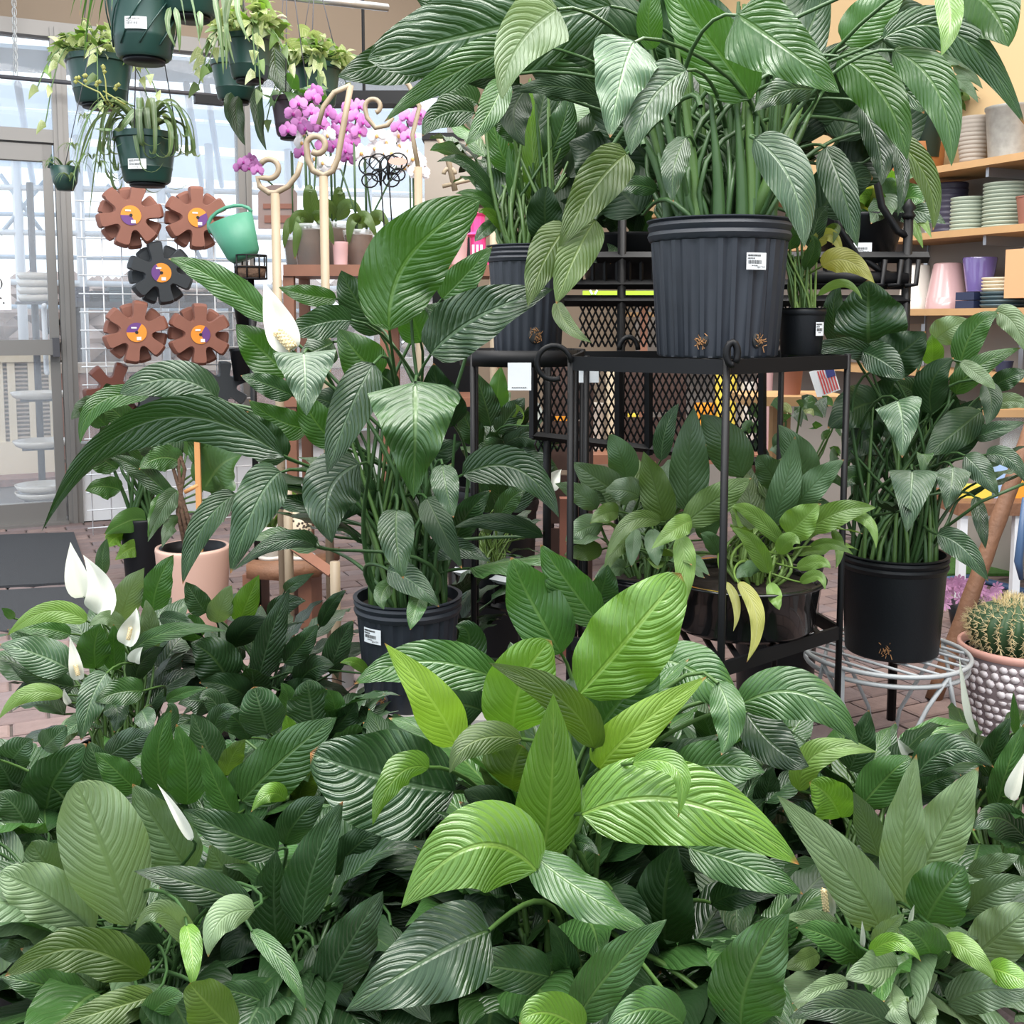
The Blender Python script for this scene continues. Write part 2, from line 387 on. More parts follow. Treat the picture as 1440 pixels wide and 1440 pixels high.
# ------------------------------------------------------------------ material library
for k, c, kw in (
    ('black_plastic', (.007, .008, .010), dict(rough=.42, bump=.05, bscale=200)),
    ('slate_plastic', (.017, .021, .030), dict(rough=.5, noise=.25, nscale=25)),
    ('pot_green', (.014, .046, .038), dict(rough=.35)), ('black_metal', (.004, .004, .005), dict(rough=.5)),
    ('soil', (.02, .012, .008), dict(rough=.95, noise=.5, nscale=90, bump=.6)),
    ('stem', (.055, .115, .025), dict(rough=.45)), ('stem_dark', (.03, .075, .02), dict(rough=.45)), ('stem_lime', (.12, .20, .04), dict(rough=.45)),
    ('spathe', (.78, .78, .68), dict(rough=.5)), ('spathe_green', (.52, .58, .42), dict(rough=.5)), ('spadix', (.72, .58, .34), dict(rough=.7)),
    ('paper_white', (.8, .82, .84), dict(rough=.6)), ('ink_black', (.02, .02, .02), dict(rough=.7)),
    ('wall_beige', (.24, .185, .135), dict(rough=.85, noise=.05, nscale=3)), ('wall_tan', (.50, .35, .185), dict(rough=.85, noise=.05, nscale=3)),
    ('wall_grey', (.30, .265, .235), dict(rough=.85, noise=.06, nscale=4)),
    ('aluminium', (.20, .19, .18), dict(rough=.42, metal=.35)), ('steel', (.5, .52, .55), dict(rough=.3, metal=.8)),  # aluminium darkened in colour for frames standing against the light
    ('dark_bar', (.06, .06, .07), dict(rough=.5)), ('white_metal', (.72, .73, .75), dict(rough=.45)), ('grey_metal', (.42, .44, .45), dict(rough=.45)),
    ('shelf_wood', (.40, .235, .105), dict(rough=.55, noise=.2, nscale=8)), ('brown_wood', (.20, .085, .05), dict(rough=.5, noise=.25, nscale=10)),
    ('log_wood', (.20, .095, .05), dict(rough=.6, noise=.3, nscale=14, bump=.3)), ('cream_wood', (.27, .21, .14), dict(rough=.5, noise=.08)),
    ('orange_wood', (.55, .26, .09), dict(rough=.6)), ('grey_wood', (.42, .40, .38), dict(rough=.75, noise=.25, nscale=15)),
    ('terracotta', (.25, .10, .068), dict(rough=.6, noise=.12, nscale=12)), ('gear_black', (.028, .033, .038), dict(rough=.5)), ('gear_brown', (.12, .035, .022), dict(rough=.4)),
    ('label_orange', (.80, .28, .03), dict(rough=.5)), ('label_purple', (.14, .05, .22), dict(rough=.5)),
    ('mat_black', (.035, .037, .042), dict(rough=.95, noise=.3, nscale=150, bump=.5, bscale=300)), ('mat_edge', (.25, .26, .28), dict(rough=.9)),
    ('mortar', (.10, .082, .074), dict(rough=.95, noise=.3, nscale=30)),
    ('concrete', (.50, .42, .35), dict(rough=.9, noise=.2, nscale=2, bump=.2)), ('mulch', (.22, .11, .085), dict(rough=.95, noise=.6, nscale=25, bump=.8, bscale=30)),
    ('white_poly', (.82, .87, .93), dict(rough=.4)), ('white_paint', (.75, .77, .8), dict(rough=.5)), ('blue_grey', (.45, .53, .62), dict(rough=.5)),
    ('cream_paint', (.70, .60, .45), dict(rough=.6)), ('louvre', (.30, .26, .22), dict(rough=.6)), ('brick_red', (.34, .2, .17), dict(rough=.9, noise=.4, nscale=20)),
    ('pink_pot', (.56, .36, .29), dict(rough=.55)), ('sage', (.34, .39, .31), dict(rough=.5)), ('lilac', (.14, .10, .28), dict(rough=.15, coat=.6)),
    ('blush', (.46, .29, .29), dict(rough=.25, coat=.4)), ('white_glaze', (.56, .52, .47), dict(rough=.25, coat=.4)), ('navy', (.018, .025, .06), dict(rough=.4)),
    ('aubergine', (.035, .03, .055), dict(rough=.45)), ('cream_glaze', (.66, .56, .40), dict(rough=.4)), ('teal_dark', (.05, .085, .10), dict(rough=.4)),
    ('galvanised', (.36, .35, .32), dict(rough=.5, metal=.5, noise=.35, nscale=35)), ('stripe_grey', (.30, .26, .22), dict(rough=.6)), ('stripe_dark', (.10, .075, .06), dict(rough=.7)),
    ('wicker', (.33, .13, .035), dict(rough=.55)), ('card_tan', (.55, .30, .15), dict(rough=.7)),
    ('mint', (.06, .24, .15), dict(rough=.45)), ('hot_pink', (.75, .06, .25), dict(rough=.4)), ('orchid_pink', (.46, .16, .42), dict(rough=.5)), ('orchid_throat', (.62, .35, .12), dict(rough=.5)),
    ('orchid_white', (.85, .82, .84), dict(rough=.5)), ('clear_plastic', (.75, .78, .78), dict(rough=.15, alpha=.35)), ('bark', (.12, .07, .045), dict(rough=.95, noise=.5, nscale=70, bump=.8)),
    ('pale_pink_plastic', (.7, .45, .45), dict(rough=.3, alpha=.7)),
    ('cactus', (.035, .085, .032), dict(rough=.6)), ('spine', (.80, .66, .38), dict(rough=.6)), ('pebble', (.78, .71, .72), dict(rough=.5)), ('pebble_gap', (.20, .155, .16), dict(rough=.8)),
    ('pink_rim', (.62, .33, .27), dict(rough=.6)), ('turf', (.06, .16, .03), dict(rough=.95, noise=.4, nscale=80, bump=.7)),
    ('red_ink', (.55, .06, .06), dict(rough=.6)), ('blue_ink', (.04, .05, .2), dict(rough=.6)), ('yellow_card', (.75, .6, .08), dict(rough=.6)), ('sky_card', (.35, .5, .75), dict(rough=.6)), ('orange_card', (.8, .33, .03), dict(rough=.6)),
    ('blue_tube', (.05, .10, .2), dict(rough=.4)), ('root', (.30, .15, .06), dict(rough=.9)), ('sign_brown', (.28, .2, .18), dict(rough=.6)), ('dark_purple', (.05, .03, .045), dict(rough=.5)),
    ('pink_aster', (.5, .25, .42), dict(rough=.7)), ('lime_card', (.36, .62, .03), dict(rough=.5)), ('glass_jar', (.8, .82, .8), dict(rough=.05, alpha=.3)),
): mat(k, c, **kw)
t_ = MATS['white_poly'].node_tree; tr_ = t_.nodes.new('ShaderNodeBsdfTranslucent'); tr_.inputs[0].default_value = (.85, .92, 1, 1)   # roof film lets the sky through
mx_ = t_.nodes.new('ShaderNodeMixShader'); mx_.inputs[0].default_value = .6; t_.links.new(t_.nodes['Principled BSDF'].outputs[0], mx_.inputs[1]); t_.links.new(tr_.outputs[0], mx_.inputs[2]); t_.links.new(mx_.outputs[0], t_.nodes['Material Output'].inputs[0])
g = mat('window_glass', (.85, .92, 1.), rough=.02, alpha=.12)
br = []
for i, c in enumerate(((.19, .135, .125), (.16, .115, .11), (.22, .155, .14), (.175, .135, .135))): br.append(mat('paver_%d' % i, c, rough=.9, noise=.25, nscale=18, bump=.35, bscale=50))

LM = leaf_mat
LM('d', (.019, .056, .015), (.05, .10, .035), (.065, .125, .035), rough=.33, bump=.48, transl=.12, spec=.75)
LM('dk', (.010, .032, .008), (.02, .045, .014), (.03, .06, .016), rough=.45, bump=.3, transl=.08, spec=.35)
LM('dv', (.022, .062, .020), (.11, .175, .085), (.10, .17, .08), rough=.34, veinmix=.5, bump=.65, transl=.12)
LM('gv', (.037, .092, .035), (.24, .32, .21), (.18, .27, .14), rough=.36, veinmix=.6, bump=.6, transl=.12)
LM('m', (.042, .115, .026), (.085, .18, .05), (.12, .22, .06), rough=.34, bump=.55, transl=.2)
LM('b', (.032, .098, .013), (.05, .13, .02), (.10, .20, .035), rough=.38, bump=.5, transl=.28, tcol=(.05, .15, .012))
LM('o', (.060, .110, .016), (.10, .16, .03), (.15, .22, .05), rough=.45, bump=.5, transl=.3)
LM('l', (.105, .225, .026), (.17, .31, .045), (.21, .34, .06), rough=.32, veinmix=.45, bump=.5, transl=.25)
LM('ll', (.18, .31, .035), (.28, .46, .06), (.32, .48, .09), rough=.35, veinmix=.4, bump=.45, transl=.3)
LM('p', (.16, .24, .12), (.25, .33, .19), (.12, .19, .08), rough=.42, veinmix=.45, bump=.5, transl=.2, spec=.6)
LM('pd', (.085, .145, .07), (.14, .21, .115), (.09, .15, .06), rough=.42, veinmix=.45, bump=.5, transl=.18)
LM('mg', (.060, .125, .050), (.09, .16, .07), (.05, .10, .035), rough=.5, bump=.4, transl=.22)
LM('mo', (.085, .15, .032), (.12, .19, .05), (.07, .12, .03), rough=.5, bump=.4, transl=.25)
LM('ml', (.15, .27, .05), (.20, .33, .08), (.20, .31, .08), rough=.45, bump=.4, transl=.3)
LM('yl', (.36, .36, .08), (.42, .42, .14), (.40, .40, .16), rough=.5, bump=.4, transl=.3)
LM('pothos', (.27, .34, .12), (.62, .62, .38), (.4, .45, .2), rough=.4, veinmix=.9, bump=.1, nv=3.2, slant=-.6, transl=.3, tcol=(.4, .5, .15))
LM('spider', (.085, .16, .05), (.6, .62, .42), (.62, .64, .44), rough=.4, veinmix=.0, bump=.05, transl=.25, tcol=(.35, .45, .18))
LM('plainleaf', (.055, .14, .03), (.08, .18, .04), (.14, .24, .07), rough=.35, bump=.15, transl=.3)

# ------------------------------------------------------------------ the room: two walls that meet in a corner, turned 25.5 degrees
ANG = math.radians(25.5)
A = V((math.cos(ANG), math.sin(ANG), 0)); Bd = V((-math.sin(ANG), math.cos(ANG), 0)); Z = V((0, 0, 1))
NA = V((A.y, -A.x, 0)); NB = -A                     # into the room
KO = V((.59, 7.54, 0))                              # corner of the window plane and the shelf-front plane
SHELF = .34
def WA(px, py, off=0.): return hit(px, py, KO+NA*off, NA)
def sa(p): return (V(p)-KO).dot(-A)                 # metres along the window wall from the corner
def WBp(px, py, off=0.): return hit(px, py, KO+NB*off, NB)
def sb(p): return (V(p)-KO).dot(-Bd)
def abox(mb, s0, s1, z0, z1, n0, n1, mi=0):
    c = KO-A*((s0+s1)/2)+NA*((n0+n1)/2)+Z*((z0+z1)/2); return mb.box(c, (abs(s1-s0), abs(n1-n0), abs(z1-z0)), (A, NA, Z), mi)
def bbox_(mb, s0, s1, z0, z1, n0, n1, mi=0):
    c = KO-Bd*((s0+s1)/2)+NB*((n0+n1)/2)+Z*((z0+z1)/2); return mb.box(c, (abs(s1-s0), abs(n1-n0), abs(z1-z0)), (Bd, NB, Z), mi)
def sA(px): return sa(WA(px, 450))
def zA(px, py): return WA(px, py).z
def sB(px): return sb(WBp(px, 450))

s_post0, s_post1 = sA(85), sA(106)                  # door post between door and window
s_m0, s_m1 = sA(338), sA(356)
Z_TR = 2.13; Z_HD = zA(60, 40)                      # door head, window head
Z_TRB = zA(60, 188)
SMIN, SMAX = -.35, 6.2
wl = MB()
abox(wl, SMIN, SMAX, Z_HD, 3.9, -.12, .0)           # beige wall above the glazing
struct('wall_window', wl, 'wall_beige', smooth=False)
S_E = sA(640)
wl = MB(); abox(wl, -.35, S_E, 0, Z_HD, -.12, 0); struct('wall_corner', wl, 'wall_beige', smooth=False)
wl = MB(); abox(wl, S_E, s_post1, 0, .42, -.12, 0); struct('wall_below_window', wl, 'white_paint', smooth=False)
wl = MB(); bbox_(wl, -.3, 9.5, 0, 3.9, -SHELF-.1, -SHELF)
wb_ = struct('wall_shelf', wl, 'wall_tan', smooth=False)
z1 = WBp(1400, 222).z
wl = MB(); bbox_(wl, -.25, 9.4, 0, z1-.02, -SHELF, -SHELF+.012); o = wl.build('wall_panel', 'wall_grey', wb_, smooth=False)
cl = MB(); cc_ = [KO-A*6.3+NA*0, KO-NB*SHELF, KO-NB*SHELF-Bd*9.4, KO-A*6.3-Bd*9.4]
cl.prism([V((p.x, p.y, 3.9)) for p in cc_], Z, .1); struct('ceiling', cl, 'white_paint', smooth=False)
# glazing frames
fr = MB()
abox(fr, S_E, SMAX, Z_HD-.05, Z_HD+.03, -.06, .05)
struct('trim_1', fr, 'aluminium', smooth=False)
fr = MB(); abox(fr, s_post1, s_post0, 0, Z_HD, -.06, .06); abox(fr, s_post1+.03, s_post1+.055, 0, Z_HD, .06, .075); struct('trim_2', fr, 'aluminium', smooth=False)
fr = MB(); abox(fr, s_m1, s_m0, .42, Z_HD, -.05, .05); abox(fr, s_m1+.02, s_m1+.035, .42, Z_HD, .05, .062); struct('trim_3', fr, 'aluminium', smooth=False)
fr = MB(); abox(fr, S_E, s_post1, .40, .46, -.06, .08); struct('trim_4', fr, 'aluminium', smooth=False)
for i, (a, b_, z0, z1_) in enumerate(((s_post0, SMAX, 2.2, Z_HD-.05), (s_m0, s_post1, .46, Z_HD-.05), (S_E, s_m1, .46, Z_HD-.05))):
    wnd = MB(); abox(wnd, a, b_, z0, z1_, -.004, .004); struct('window_%d' % (i+1), wnd, 'window_glass', smooth=False)
# door
dr = MB()
S1 = s_post0+.01; S2 = S1+1.0
abox(dr, S1, S1+.05, .02, 2.12, -.03, .03); abox(dr, S2-.1, S2, .02, 2.12, -.03, .03)
abox(dr, S1, S2, 2.03, 2.12, -.03, .03); abox(dr, S1, S2, .02, .13, -.03, .03)
door = struct('door_1', dr, 'aluminium', smooth=False)
gl = MB(); abox(gl, S1+.05, S2-.1, .13, 2.04, -.004, .004); gl.build('door_glass', 'window_glass', door, smooth=False)
pb = MB(); zb = 1.0; abox(pb, S1+.01, S2-.05, zb-.035, zb+.05, .05, .11); abox(pb, S1+.005, S1+.04, zb-.045, zb+.06, .03, .12, 1)
pb.build('push_bar', ['aluminium', 'dark_bar'], door, smooth=False)
ph = MB(); h0 = KO-A*(S1+.07)-NA*.05
ph.tube([h0+Z*.86+NA*.03, h0+Z*.86-NA*.02, h0+Z*.9-NA*.05, h0+Z*1.2-NA*.05, h0+Z*1.24-NA*.02, h0+Z*1.24+NA*.03], .014, 8)
ph.build('pull_handle', 'white_metal', door)
sn = sA(17); z0n, z1n = zA(8, 436), zA(8, 384)
card = MB(); abox(card, sn, sn+.24, z0n, z1n, .006, .008)
q = KO-A*(sn+.155)+NA*.010
card.text('our.', .075, q+Z*(z0n+.035), A, Z, 1).text(')', .06, q+A*.10+Z*(z0n+.13), A, Z, 1)
tag(card.build('notice', ['paper_white', 'ink_black'], door, smooth=False), 'white notice with black lettering on the glass')
th = MB(); abox(th, s_post0, SMAX, 0, .02, -.1, .09); struct('trim_5', th, 'aluminium', smooth=False)
th = MB(); abox(th, s_post0, SMAX, Z_TR, 2.2, -.05, .05); struct('trim_6', th, 'aluminium', smooth=False)

# floor with brick pavers
fl = MB(); fl.add([(-7, -3, -.006), (7.5, -3, -.006), (7.5, 12, -.006), (-7, 12, -.006)], [(0, 1, 2, 3)])
floor = struct('floor', fl, 'mortar', smooth=False, origin=(0, 0, 0))
bw, bh = .2, .1; cells = []
for i in range(-30, 60):
    for j in range(-70, 70):
        c = KO-A*(i*bw+(bw/2 if j % 2 else 0))+NA*(j*bh)
        if (c-KO).dot(NA) < .06 or (c-KO).dot(NB) < -SHELF+.05 or not 1.2 < c.y < 7.5: continue
        px, py, zz = project(c)
        if -40 < px < 1480 and py < 1500: cells.append((px, py, c))
VIS = [(0, 930, 110, 1060), (90, 745, 215, 830), (1075, 880, 1360, 1075), (330, 810, 500, 900), (1330, 790, 1440, 900), (660, 880, 720, 960)]
invis = lambda x, y: any(a-15 <= x <= c+15 and b-8 <= y <= d+8 for a, b, c, d in VIS)
near = sorted([c for c in cells if invis(c[0], c[1])], key=lambda c: -c[1])[:300]
ids = set(id(c) for c in near); rest = [c for c in cells if id(c) not in ids]
def brick_box(c, mb, dz):
    w2, h2, e = (bw-.008)/2, (bh-.008)/2, .006
    vs = []
    for (k, z) in ((0, -.005), (0, .002), (e, .006)):
        for sx, sy in ((-1, -1), (1, -1), (1, 1), (-1, 1)): vs.append(c+A*(sx*(w2-k))+NA*(sy*(h2-k))+Z*(z+dz))
    mb.add(vs, [(8, 9, 10, 11)]+[(i*4+j, i*4+(j+1) % 4, i*4+4+(j+1) % 4, i*4+4+j) for i in (0, 1) for j in range(4)])
proto = []
for i in range(4):
    mb = MB(); brick_box(V((0, 0, 0)), mb, 0); o = mb.build('brick', 'paver_%d' % i, floor, smooth=False); proto.append(o)
for k, (px, py, c) in enumerate(near):
    o = proto[k] if k < 4 else proto[random.randrange(4)].copy()
    if k >= 4: COL.objects.link(o); o.parent = floor
    o.location = c+Z*random.uniform(-.002, .001)
mb = MB()
for px, py, c in rest: brick_box(c, mb, random.uniform(-.002, .001)); 
for i in range(len(mb.m)): mb.m[i] = (i//9*7919) % 4
o = mb.build('brick_paving', ['paver_%d' % i for i in range(4)], floor, smooth=False); o['kind'] = 'stuff'
# door mats
def mat_poly(name, pts, h, m, label):
    mb = MB().prism([onfloor(*p) + Z*.004 for p in pts], Z, h); o = mb.build(name, [m], smooth=False); return tag(o, label, 'mat')
mat_poly('door_mat', [(-60, 832), (128, 822), (104, 752), (-60, 758)], .012, 'mat_black', 'charcoal ribbed entrance mat lying just inside the glass door')
mat_poly('floor_runner', [(-60, 893), (140, 885), (126, 826), (-60, 836)], .006, 'mat_black', 'thin dark runner laid in front of the entrance mat')

# ------------------------------------------------------------------ outside, beyond the glass
og = MB(); o0 = KO-NA*.15
og.add([o0+A*8-Z*.02, o0-A*14-Z*.02, o0-A*14-NA*22-Z*.02, o0+A*8-NA*22-Z*.02], [(0, 1, 2, 3)]); struct('ground_outside', og, 'concrete', smooth=False)
def OUT(px, py, off): return WA(px, py, -off)       # a point `off` metres beyond the glass
def obox(mb, s0, s1, z0, z1, off0, off1, mi=0): return abox(mb, s0, s1, z0, z1, -off0, -off1, mi)
mb = MB(); p0 = OUT(0, 700, 1.2); s0 = sa(p0)
# mulch bed and low brick wall
mb = MB(); obox(mb, 1.0, 7.5, 0, .05, 1.6, 2.4); struct('mulch_bed_ground', mb, 'mulch', smooth=False)
wo_ = MB(); obox(wo_, -1, 3.9, 0, .72, 3.0, 3.2); obox(wo_, -1, 3.9, .72, .8, 2.97, 3.23, 1); struct('wall_outside_brick', wo_, ['brick_red', 'concrete'], smooth=False)
# cream louvred box
t0 = OUT(-20, 610, 1.9); t1 = OUT(78, 610, 1.9); zt = OUT(40, 503, 1.9).z; sA0, sA1 = sa(t1), sa(t0)
lv = thing('louvred_unit', KO-A*((sA0+sA1)/2)-NA*2.2, 'cream louvred ventilation unit standing on the ground outside the glass door', 'ventilation unit')
zb0 = OUT(40, 620, 1.9).z
mb = MB(); obox(mb, sA0, sA1, 0, zt, 1.95, 2.5); mb.build('body', 'louvre', lv, smooth=False)
mb = MB(); obox(mb, sA0-.03, sA1+.1, 0, zb0, 1.88, 2.52); mb.build('plinth', 'cream_paint', lv, smooth=False)
mb = MB(); obox(mb, sA0-.03, sA1+.1, zt-.03, zt+.03, 1.88, 2.52); mb.build('cap', 'cream_paint', lv, smooth=False)
for px in (0, 17, 46, 75):
    s_ = sa(OUT(px, 560, 1.9)); mb = MB(); obox(mb, s_-.025, s_+.025, zb0, zt, 1.9, 1.95); mb.build('post', 'cream_paint', lv, smooth=False)
k = 0; z = zb0+.02
while z < zt-.04:
    mb = MB(); obox(mb, sA0, sA1, z, z+.012, 1.92, 1.95); mb.build('slat', 'concrete', lv, smooth=False); z += .03
# greenhouse beyond: white posts, beams, braces and roof sheets
gh = thing('greenhouse_frame', KO-A*3-NA*6.2, 'white steel greenhouse with pale roof sheets seen through the window', 'greenhouse')
def gtube(pts, r, m='white_paint', name='post'): MB().tube(pts, r, 6).build(name, m, gh)
for px in (32, 118, 232, 300, 410, 520): 
    b_ = OUT(px, 450, 6); gtube([V((b_.x, b_.y, 0)), V((b_.x, b_.y, 3.6))], .05)
for py in (262, 325, 395):
    gtube([OUT(-60, py, 6), OUT(640, py+14, 6)], .035, name='rail')
for py in (300, 360, 430):
    gtube([OUT(-60, py, 7.5), OUT(640, py+10, 7.5)], .03, 'blue_grey', name='rail')
for x0, y0, x1, y1 in ((0, 245, 62, 330), (62, 255, 0, 330), (150, 260, 230, 330), (230, 260, 300, 400)):
    gtube([OUT(x0, y0, 6), OUT(x1, y1, 6)], .025, 'blue_grey', name='brace')
for i, (x0, y0, x1, y1, off) in enumerate(((-60, 62, 700, 128, 2.6), (-60, 112, 700, 150, 4), (-60, 150, 700, 190, 5.2), (-60, 196, 700, 225, 6.4))):
    a, b_ = OUT(x0, y0, off), OUT(x1, y0+55, off); c, d = OUT(x0, y1, off+1.), OUT(x1, y1+40, off+1.)
    c, d = OUT(x0, y0+34, off+.9), OUT(x1, y0+34+48, off+.9)
    MB().add([a, b_, d, c, a+Z*.03, b_+Z*.03, d+Z*.03, c+Z*.03], [(0, 1, 2, 3), (7, 6, 5, 4), (0, 4, 5, 1), (3, 2, 6, 7)]).build('roof_sheet', 'blue_grey' if i == 0 else 'white_poly', gh, smooth=False)
for px in (25, 108, 150, 200, 262, 290, 330, 400): gtube([OUT(px, 118, 3), OUT(px+22, 262, 6.2)], .03, 'white_poly', name='rafter')
hz = MB(); g = random.Random(8)
for i in range(2600):
    c = KO-A*g.uniform(-6, 13)-NA*g.uniform(9.5, 11.5)+Z*(1.75*g.random()**1.5); r = g.uniform(.13, .3); hz.blob(c, (r, r, r*.8), 5)
o = hz.build('brush_hedge', mat('brush', (.40, .31, .27), rough=1., noise=.5, nscale=3), smooth=False); tag(o, 'bare brown brush growing beyond the greenhouse', 'brush', kind='stuff')  # pale brown has the haze of distance mixed into the colour
# staging bench with black trays outside
bn = thing('staging_bench', KO-A*2.6-NA*4, 'dark metal staging bench outside behind the wire grid', 'bench')
zb1 = OUT(200, 425, 4).z; 
mb = MB(); obox(mb, sa(OUT(330, 425, 4)), sa(OUT(105, 425, 4)), zb1-.05, zb1, 3.7, 4.5); mb.build('bench_top', 'dark_bar', bn, smooth=False)
for px in (110, 180, 325):
    s_ = sa(OUT(px, 450, 4)); mb = MB(); obox(mb, s_-.02, s_+.02, 0, zb1-.05, 3.98, 4.02); mb.build('leg', 'dark_bar', bn, smooth=False)
for x0, x1, n, mm, lb in ((106, 124, 4, 'navy', 'navy'), (127, 148, 3, 'black_plastic', 'black'), (151, 182, 4, 'teal_dark', 'dark teal'), (255, 300, 3, 'black_plastic', 'wide black')):
    for i in range(n):
        mb = MB(); obox(mb, sa(OUT(x1, 425, 4)), sa(OUT(x0, 425, 4)), zb1+i*.034, zb1+i*.034+.03, 3.8, 4.2)
        tag(mb.build('plant_tray', mm, smooth=False), '%s plastic tray on the outside bench, %s of its stack' % (lb, nth(i, n)), 'tray', 'trays on the outside bench')
# saucer display pole by the door
c = onfloor(58, 700); c = OUT(60, 690, .75); c.z = 0
sp_ = thing('saucer_stand', c, 'dark metal pole display stand outside the door holding saucers', 'display stand')
MB().tube([c, c+Z*2.0], .022, 8).build('pole', 'dark_bar', sp_)
def cz(py): return hit(60, py, c, NA).z
for py in (424, 556, 622, 692): MB().box(c+Z*cz(py)-Z*.012+NA*.1, (.22, .36, .014), (A, NA, Z)).build('shelf_arm', 'dark_bar', sp_, smooth=False)
for py, n, r, lb in ((424, 4, .10, 'small cream saucer on the outside pole display'), (556, 1, .165, 'single white saucer under the small cream stack on the outside pole display'), (622, 1, .165, 'single white saucer over the bottom pair on the outside pole display'), (692, 2, .165, 'wide white saucer of the bottom pair on the outside pole display')):
    for i in range(n):
        z = cz(py)-.004+i*.045; o = MB().lathe(c+Z*z+NA*(r+.03), [(r*.8, 0), (r*.9, .01), (r, .04), (r*.96, .04), (r*.85, .014), (.02, .012)], 28).build('plant_saucer', 'white_glaze')
        tag(o, lb+(', '+nth(i, n) if n > 1 else ''), 'saucer', 'saucers on the outside display pole')
# ------------------------------------------------------------------ wire grid and gear-shaped stacking planters by the window
GOFF = .55
def G(px, py, off=GOFF): return WA(px, py, off)
gx0, gx1 = sa(G(112, 450)), sa(G(352, 450)); gz0, gz1 = G(200, 735).z, G(200, 285).z
grid = thing('wire_grid', KO-A*((gx0+gx1)/2)+NA*GOFF, 'white wire grid panel standing in front of the window', 'grid panel')
s_ = gx1
while s_ < gx0+.01:
    MB().tube([KO-A*s_+NA*GOFF+Z*.02, KO-A*s_+NA*GOFF+Z*gz1], .0035, 5).build('wire', 'white_metal', grid); s_ += .095
z = .06
while z < gz1+.01:
    MB().tube([KO-A*gx0+NA*(GOFF+.007)+Z*z, KO-A*gx1+NA*(GOFF+.007)+Z*z], .0035, 5).build('wire', 'white_metal', grid); z += .095
def gear_poly(c, R, rot, off):
    pts = []
    for k in range(6):
        for r, a in ((.50, -30), (.52, -23), (.60, -18.5), (.93, -14), (.99, -11.5), (1, -6), (1, 6), (.99, 11.5), (.93, 14), (.60, 18.5), (.52, 23)):
            q = math.radians(rot+60*k+a); pts.append(c+(A*math.cos(q)+Z*math.sin(q))*(R*r)+NA*off)
    return pts
def gear(c, R, rot, off, m, label, lab=True, t=.06, group=None):
    c = V(c); root = thing('gear_planter', c+NA*off, label, 'planter', group)
    back, mid, front = gear_poly(c, R, rot, off), gear_poly(c, R*.99, rot, off+t*.7), gear_poly(c, R*.9, rot, off+t)
    k = len(back); mb = MB(); mb.add(back+mid+front, [tuple(range(k))[::-1], tuple(range(2*k, 3*k))]+[(j*k+i, j*k+(i+1) % k, j*k+k+(i+1) % k, j*k+k+i) for j in (0, 1) for i in range(k)])
    mb.build('body', m, root, angle=40)
    if lab:
        ax = (A, Z, NA); lb = MB(); lb.lathe(c+NA*(off+t+.001), [(R*.30, 0), (R*.30, .003), (.002, .003)], 24, ax=ax)
        lb.m = [1 if (((i+int(rot)) % 24) < 8) else 0 for i in range(len(lb.m))]
        lb.lathe(c+NA*(off+t+.0045), [(R*.05, 0), (R*.05, .002), (.001, .002)], 12, mi=2, ax=ax)
        lb.box(c+NA*(off+t+.006)-Z*(R*.19)+A*(R*.06), (R*.13, .002, R*.1), (A, NA, Z), 3)
        lb.box(c+NA*(off+t+.006)+Z*(R*.14)-A*(R*.08), (R*.16, .002, R*.05), (A, NA, Z), 3)
        tag(lb.build('label', ['label_orange', 'label_purple', 'ink_black', 'paper_white'], root, smooth=False), 'round orange and purple label')
    return root
for px, py, r1, r2, m, txt in ((180, 306, 12, 40, 'terracotta', 'below the spider plant basket'), (272, 309, 30, 0, 'terracotta', 'beside the mint watering can'),
                              (222, 385, 40, 8, 'gear_black', 'between four terracotta ones'), (188, 467, 20, 50, 'terracotta', 'under the black one, label fully showing'), (276, 470, 28, 0, 'terracotta', 'under the black one, label half hidden')):
    cname = 'black' if m == 'gear_black' else 'terracotta'
    R = .168; c = G(px, py)
    gear(c-Z*.006+A*.006, R*.96, r1+26, .014, m, 'unlabelled %s gear planter stacked behind the one %s' % (cname, txt), False, .05)
    gear(c, R, r1, .078, m, '%s gear planter with round label, %s' % (cname, txt))
gear(G(158, 548), .15, 10, .02, 'gear_brown', 'dark brown glossy gear-shaped planter low on the wire grid', False)
gear(G(312, 543), .14, 25, .02, 'gear_black', 'black gear-shaped planter low on the wire grid above the striped leaf', False)
gear(G(205, 553), .13, 5, .09, 'gear_black', 'black gear-shaped planter in front of the dark brown one', False)
for px, y0, y1 in ((347, 428, 462), (342, 490, 535)):
    c = G(px, y1, GOFF+.09); d_ = c.y; r = pxm(36, d_)/2; h = G(px, y0, GOFF+.09).z-c.z
    wp = thing('wall_pot', c, 'empty black pot clipped to the wire grid, %s' % ('upper of two behind the long leaf' if y0 < 450 else 'lower of two behind the long leaf'), 'pot')
    MB().lathe(c, [(r*.7, 0), (r*.95, h*.9), (r*1.03, h*.92), (r*1.03, h), (r*.93, h), (r*.8, h*.4), (.005, h*.38)], 24).build('body', 'black_plastic', wp)
    MB().tube([c+NA*-(r)+Z*h*.95, c-NA*.09+Z*h*1.02, c-NA*.095+Z*h*.8], .004, 5).build('clip', 'black_metal', wp)
gear(G(240, 575), .16, 0, .02, 'gear_black', 'black gear-shaped planter with orange label behind the striped leaf', True)

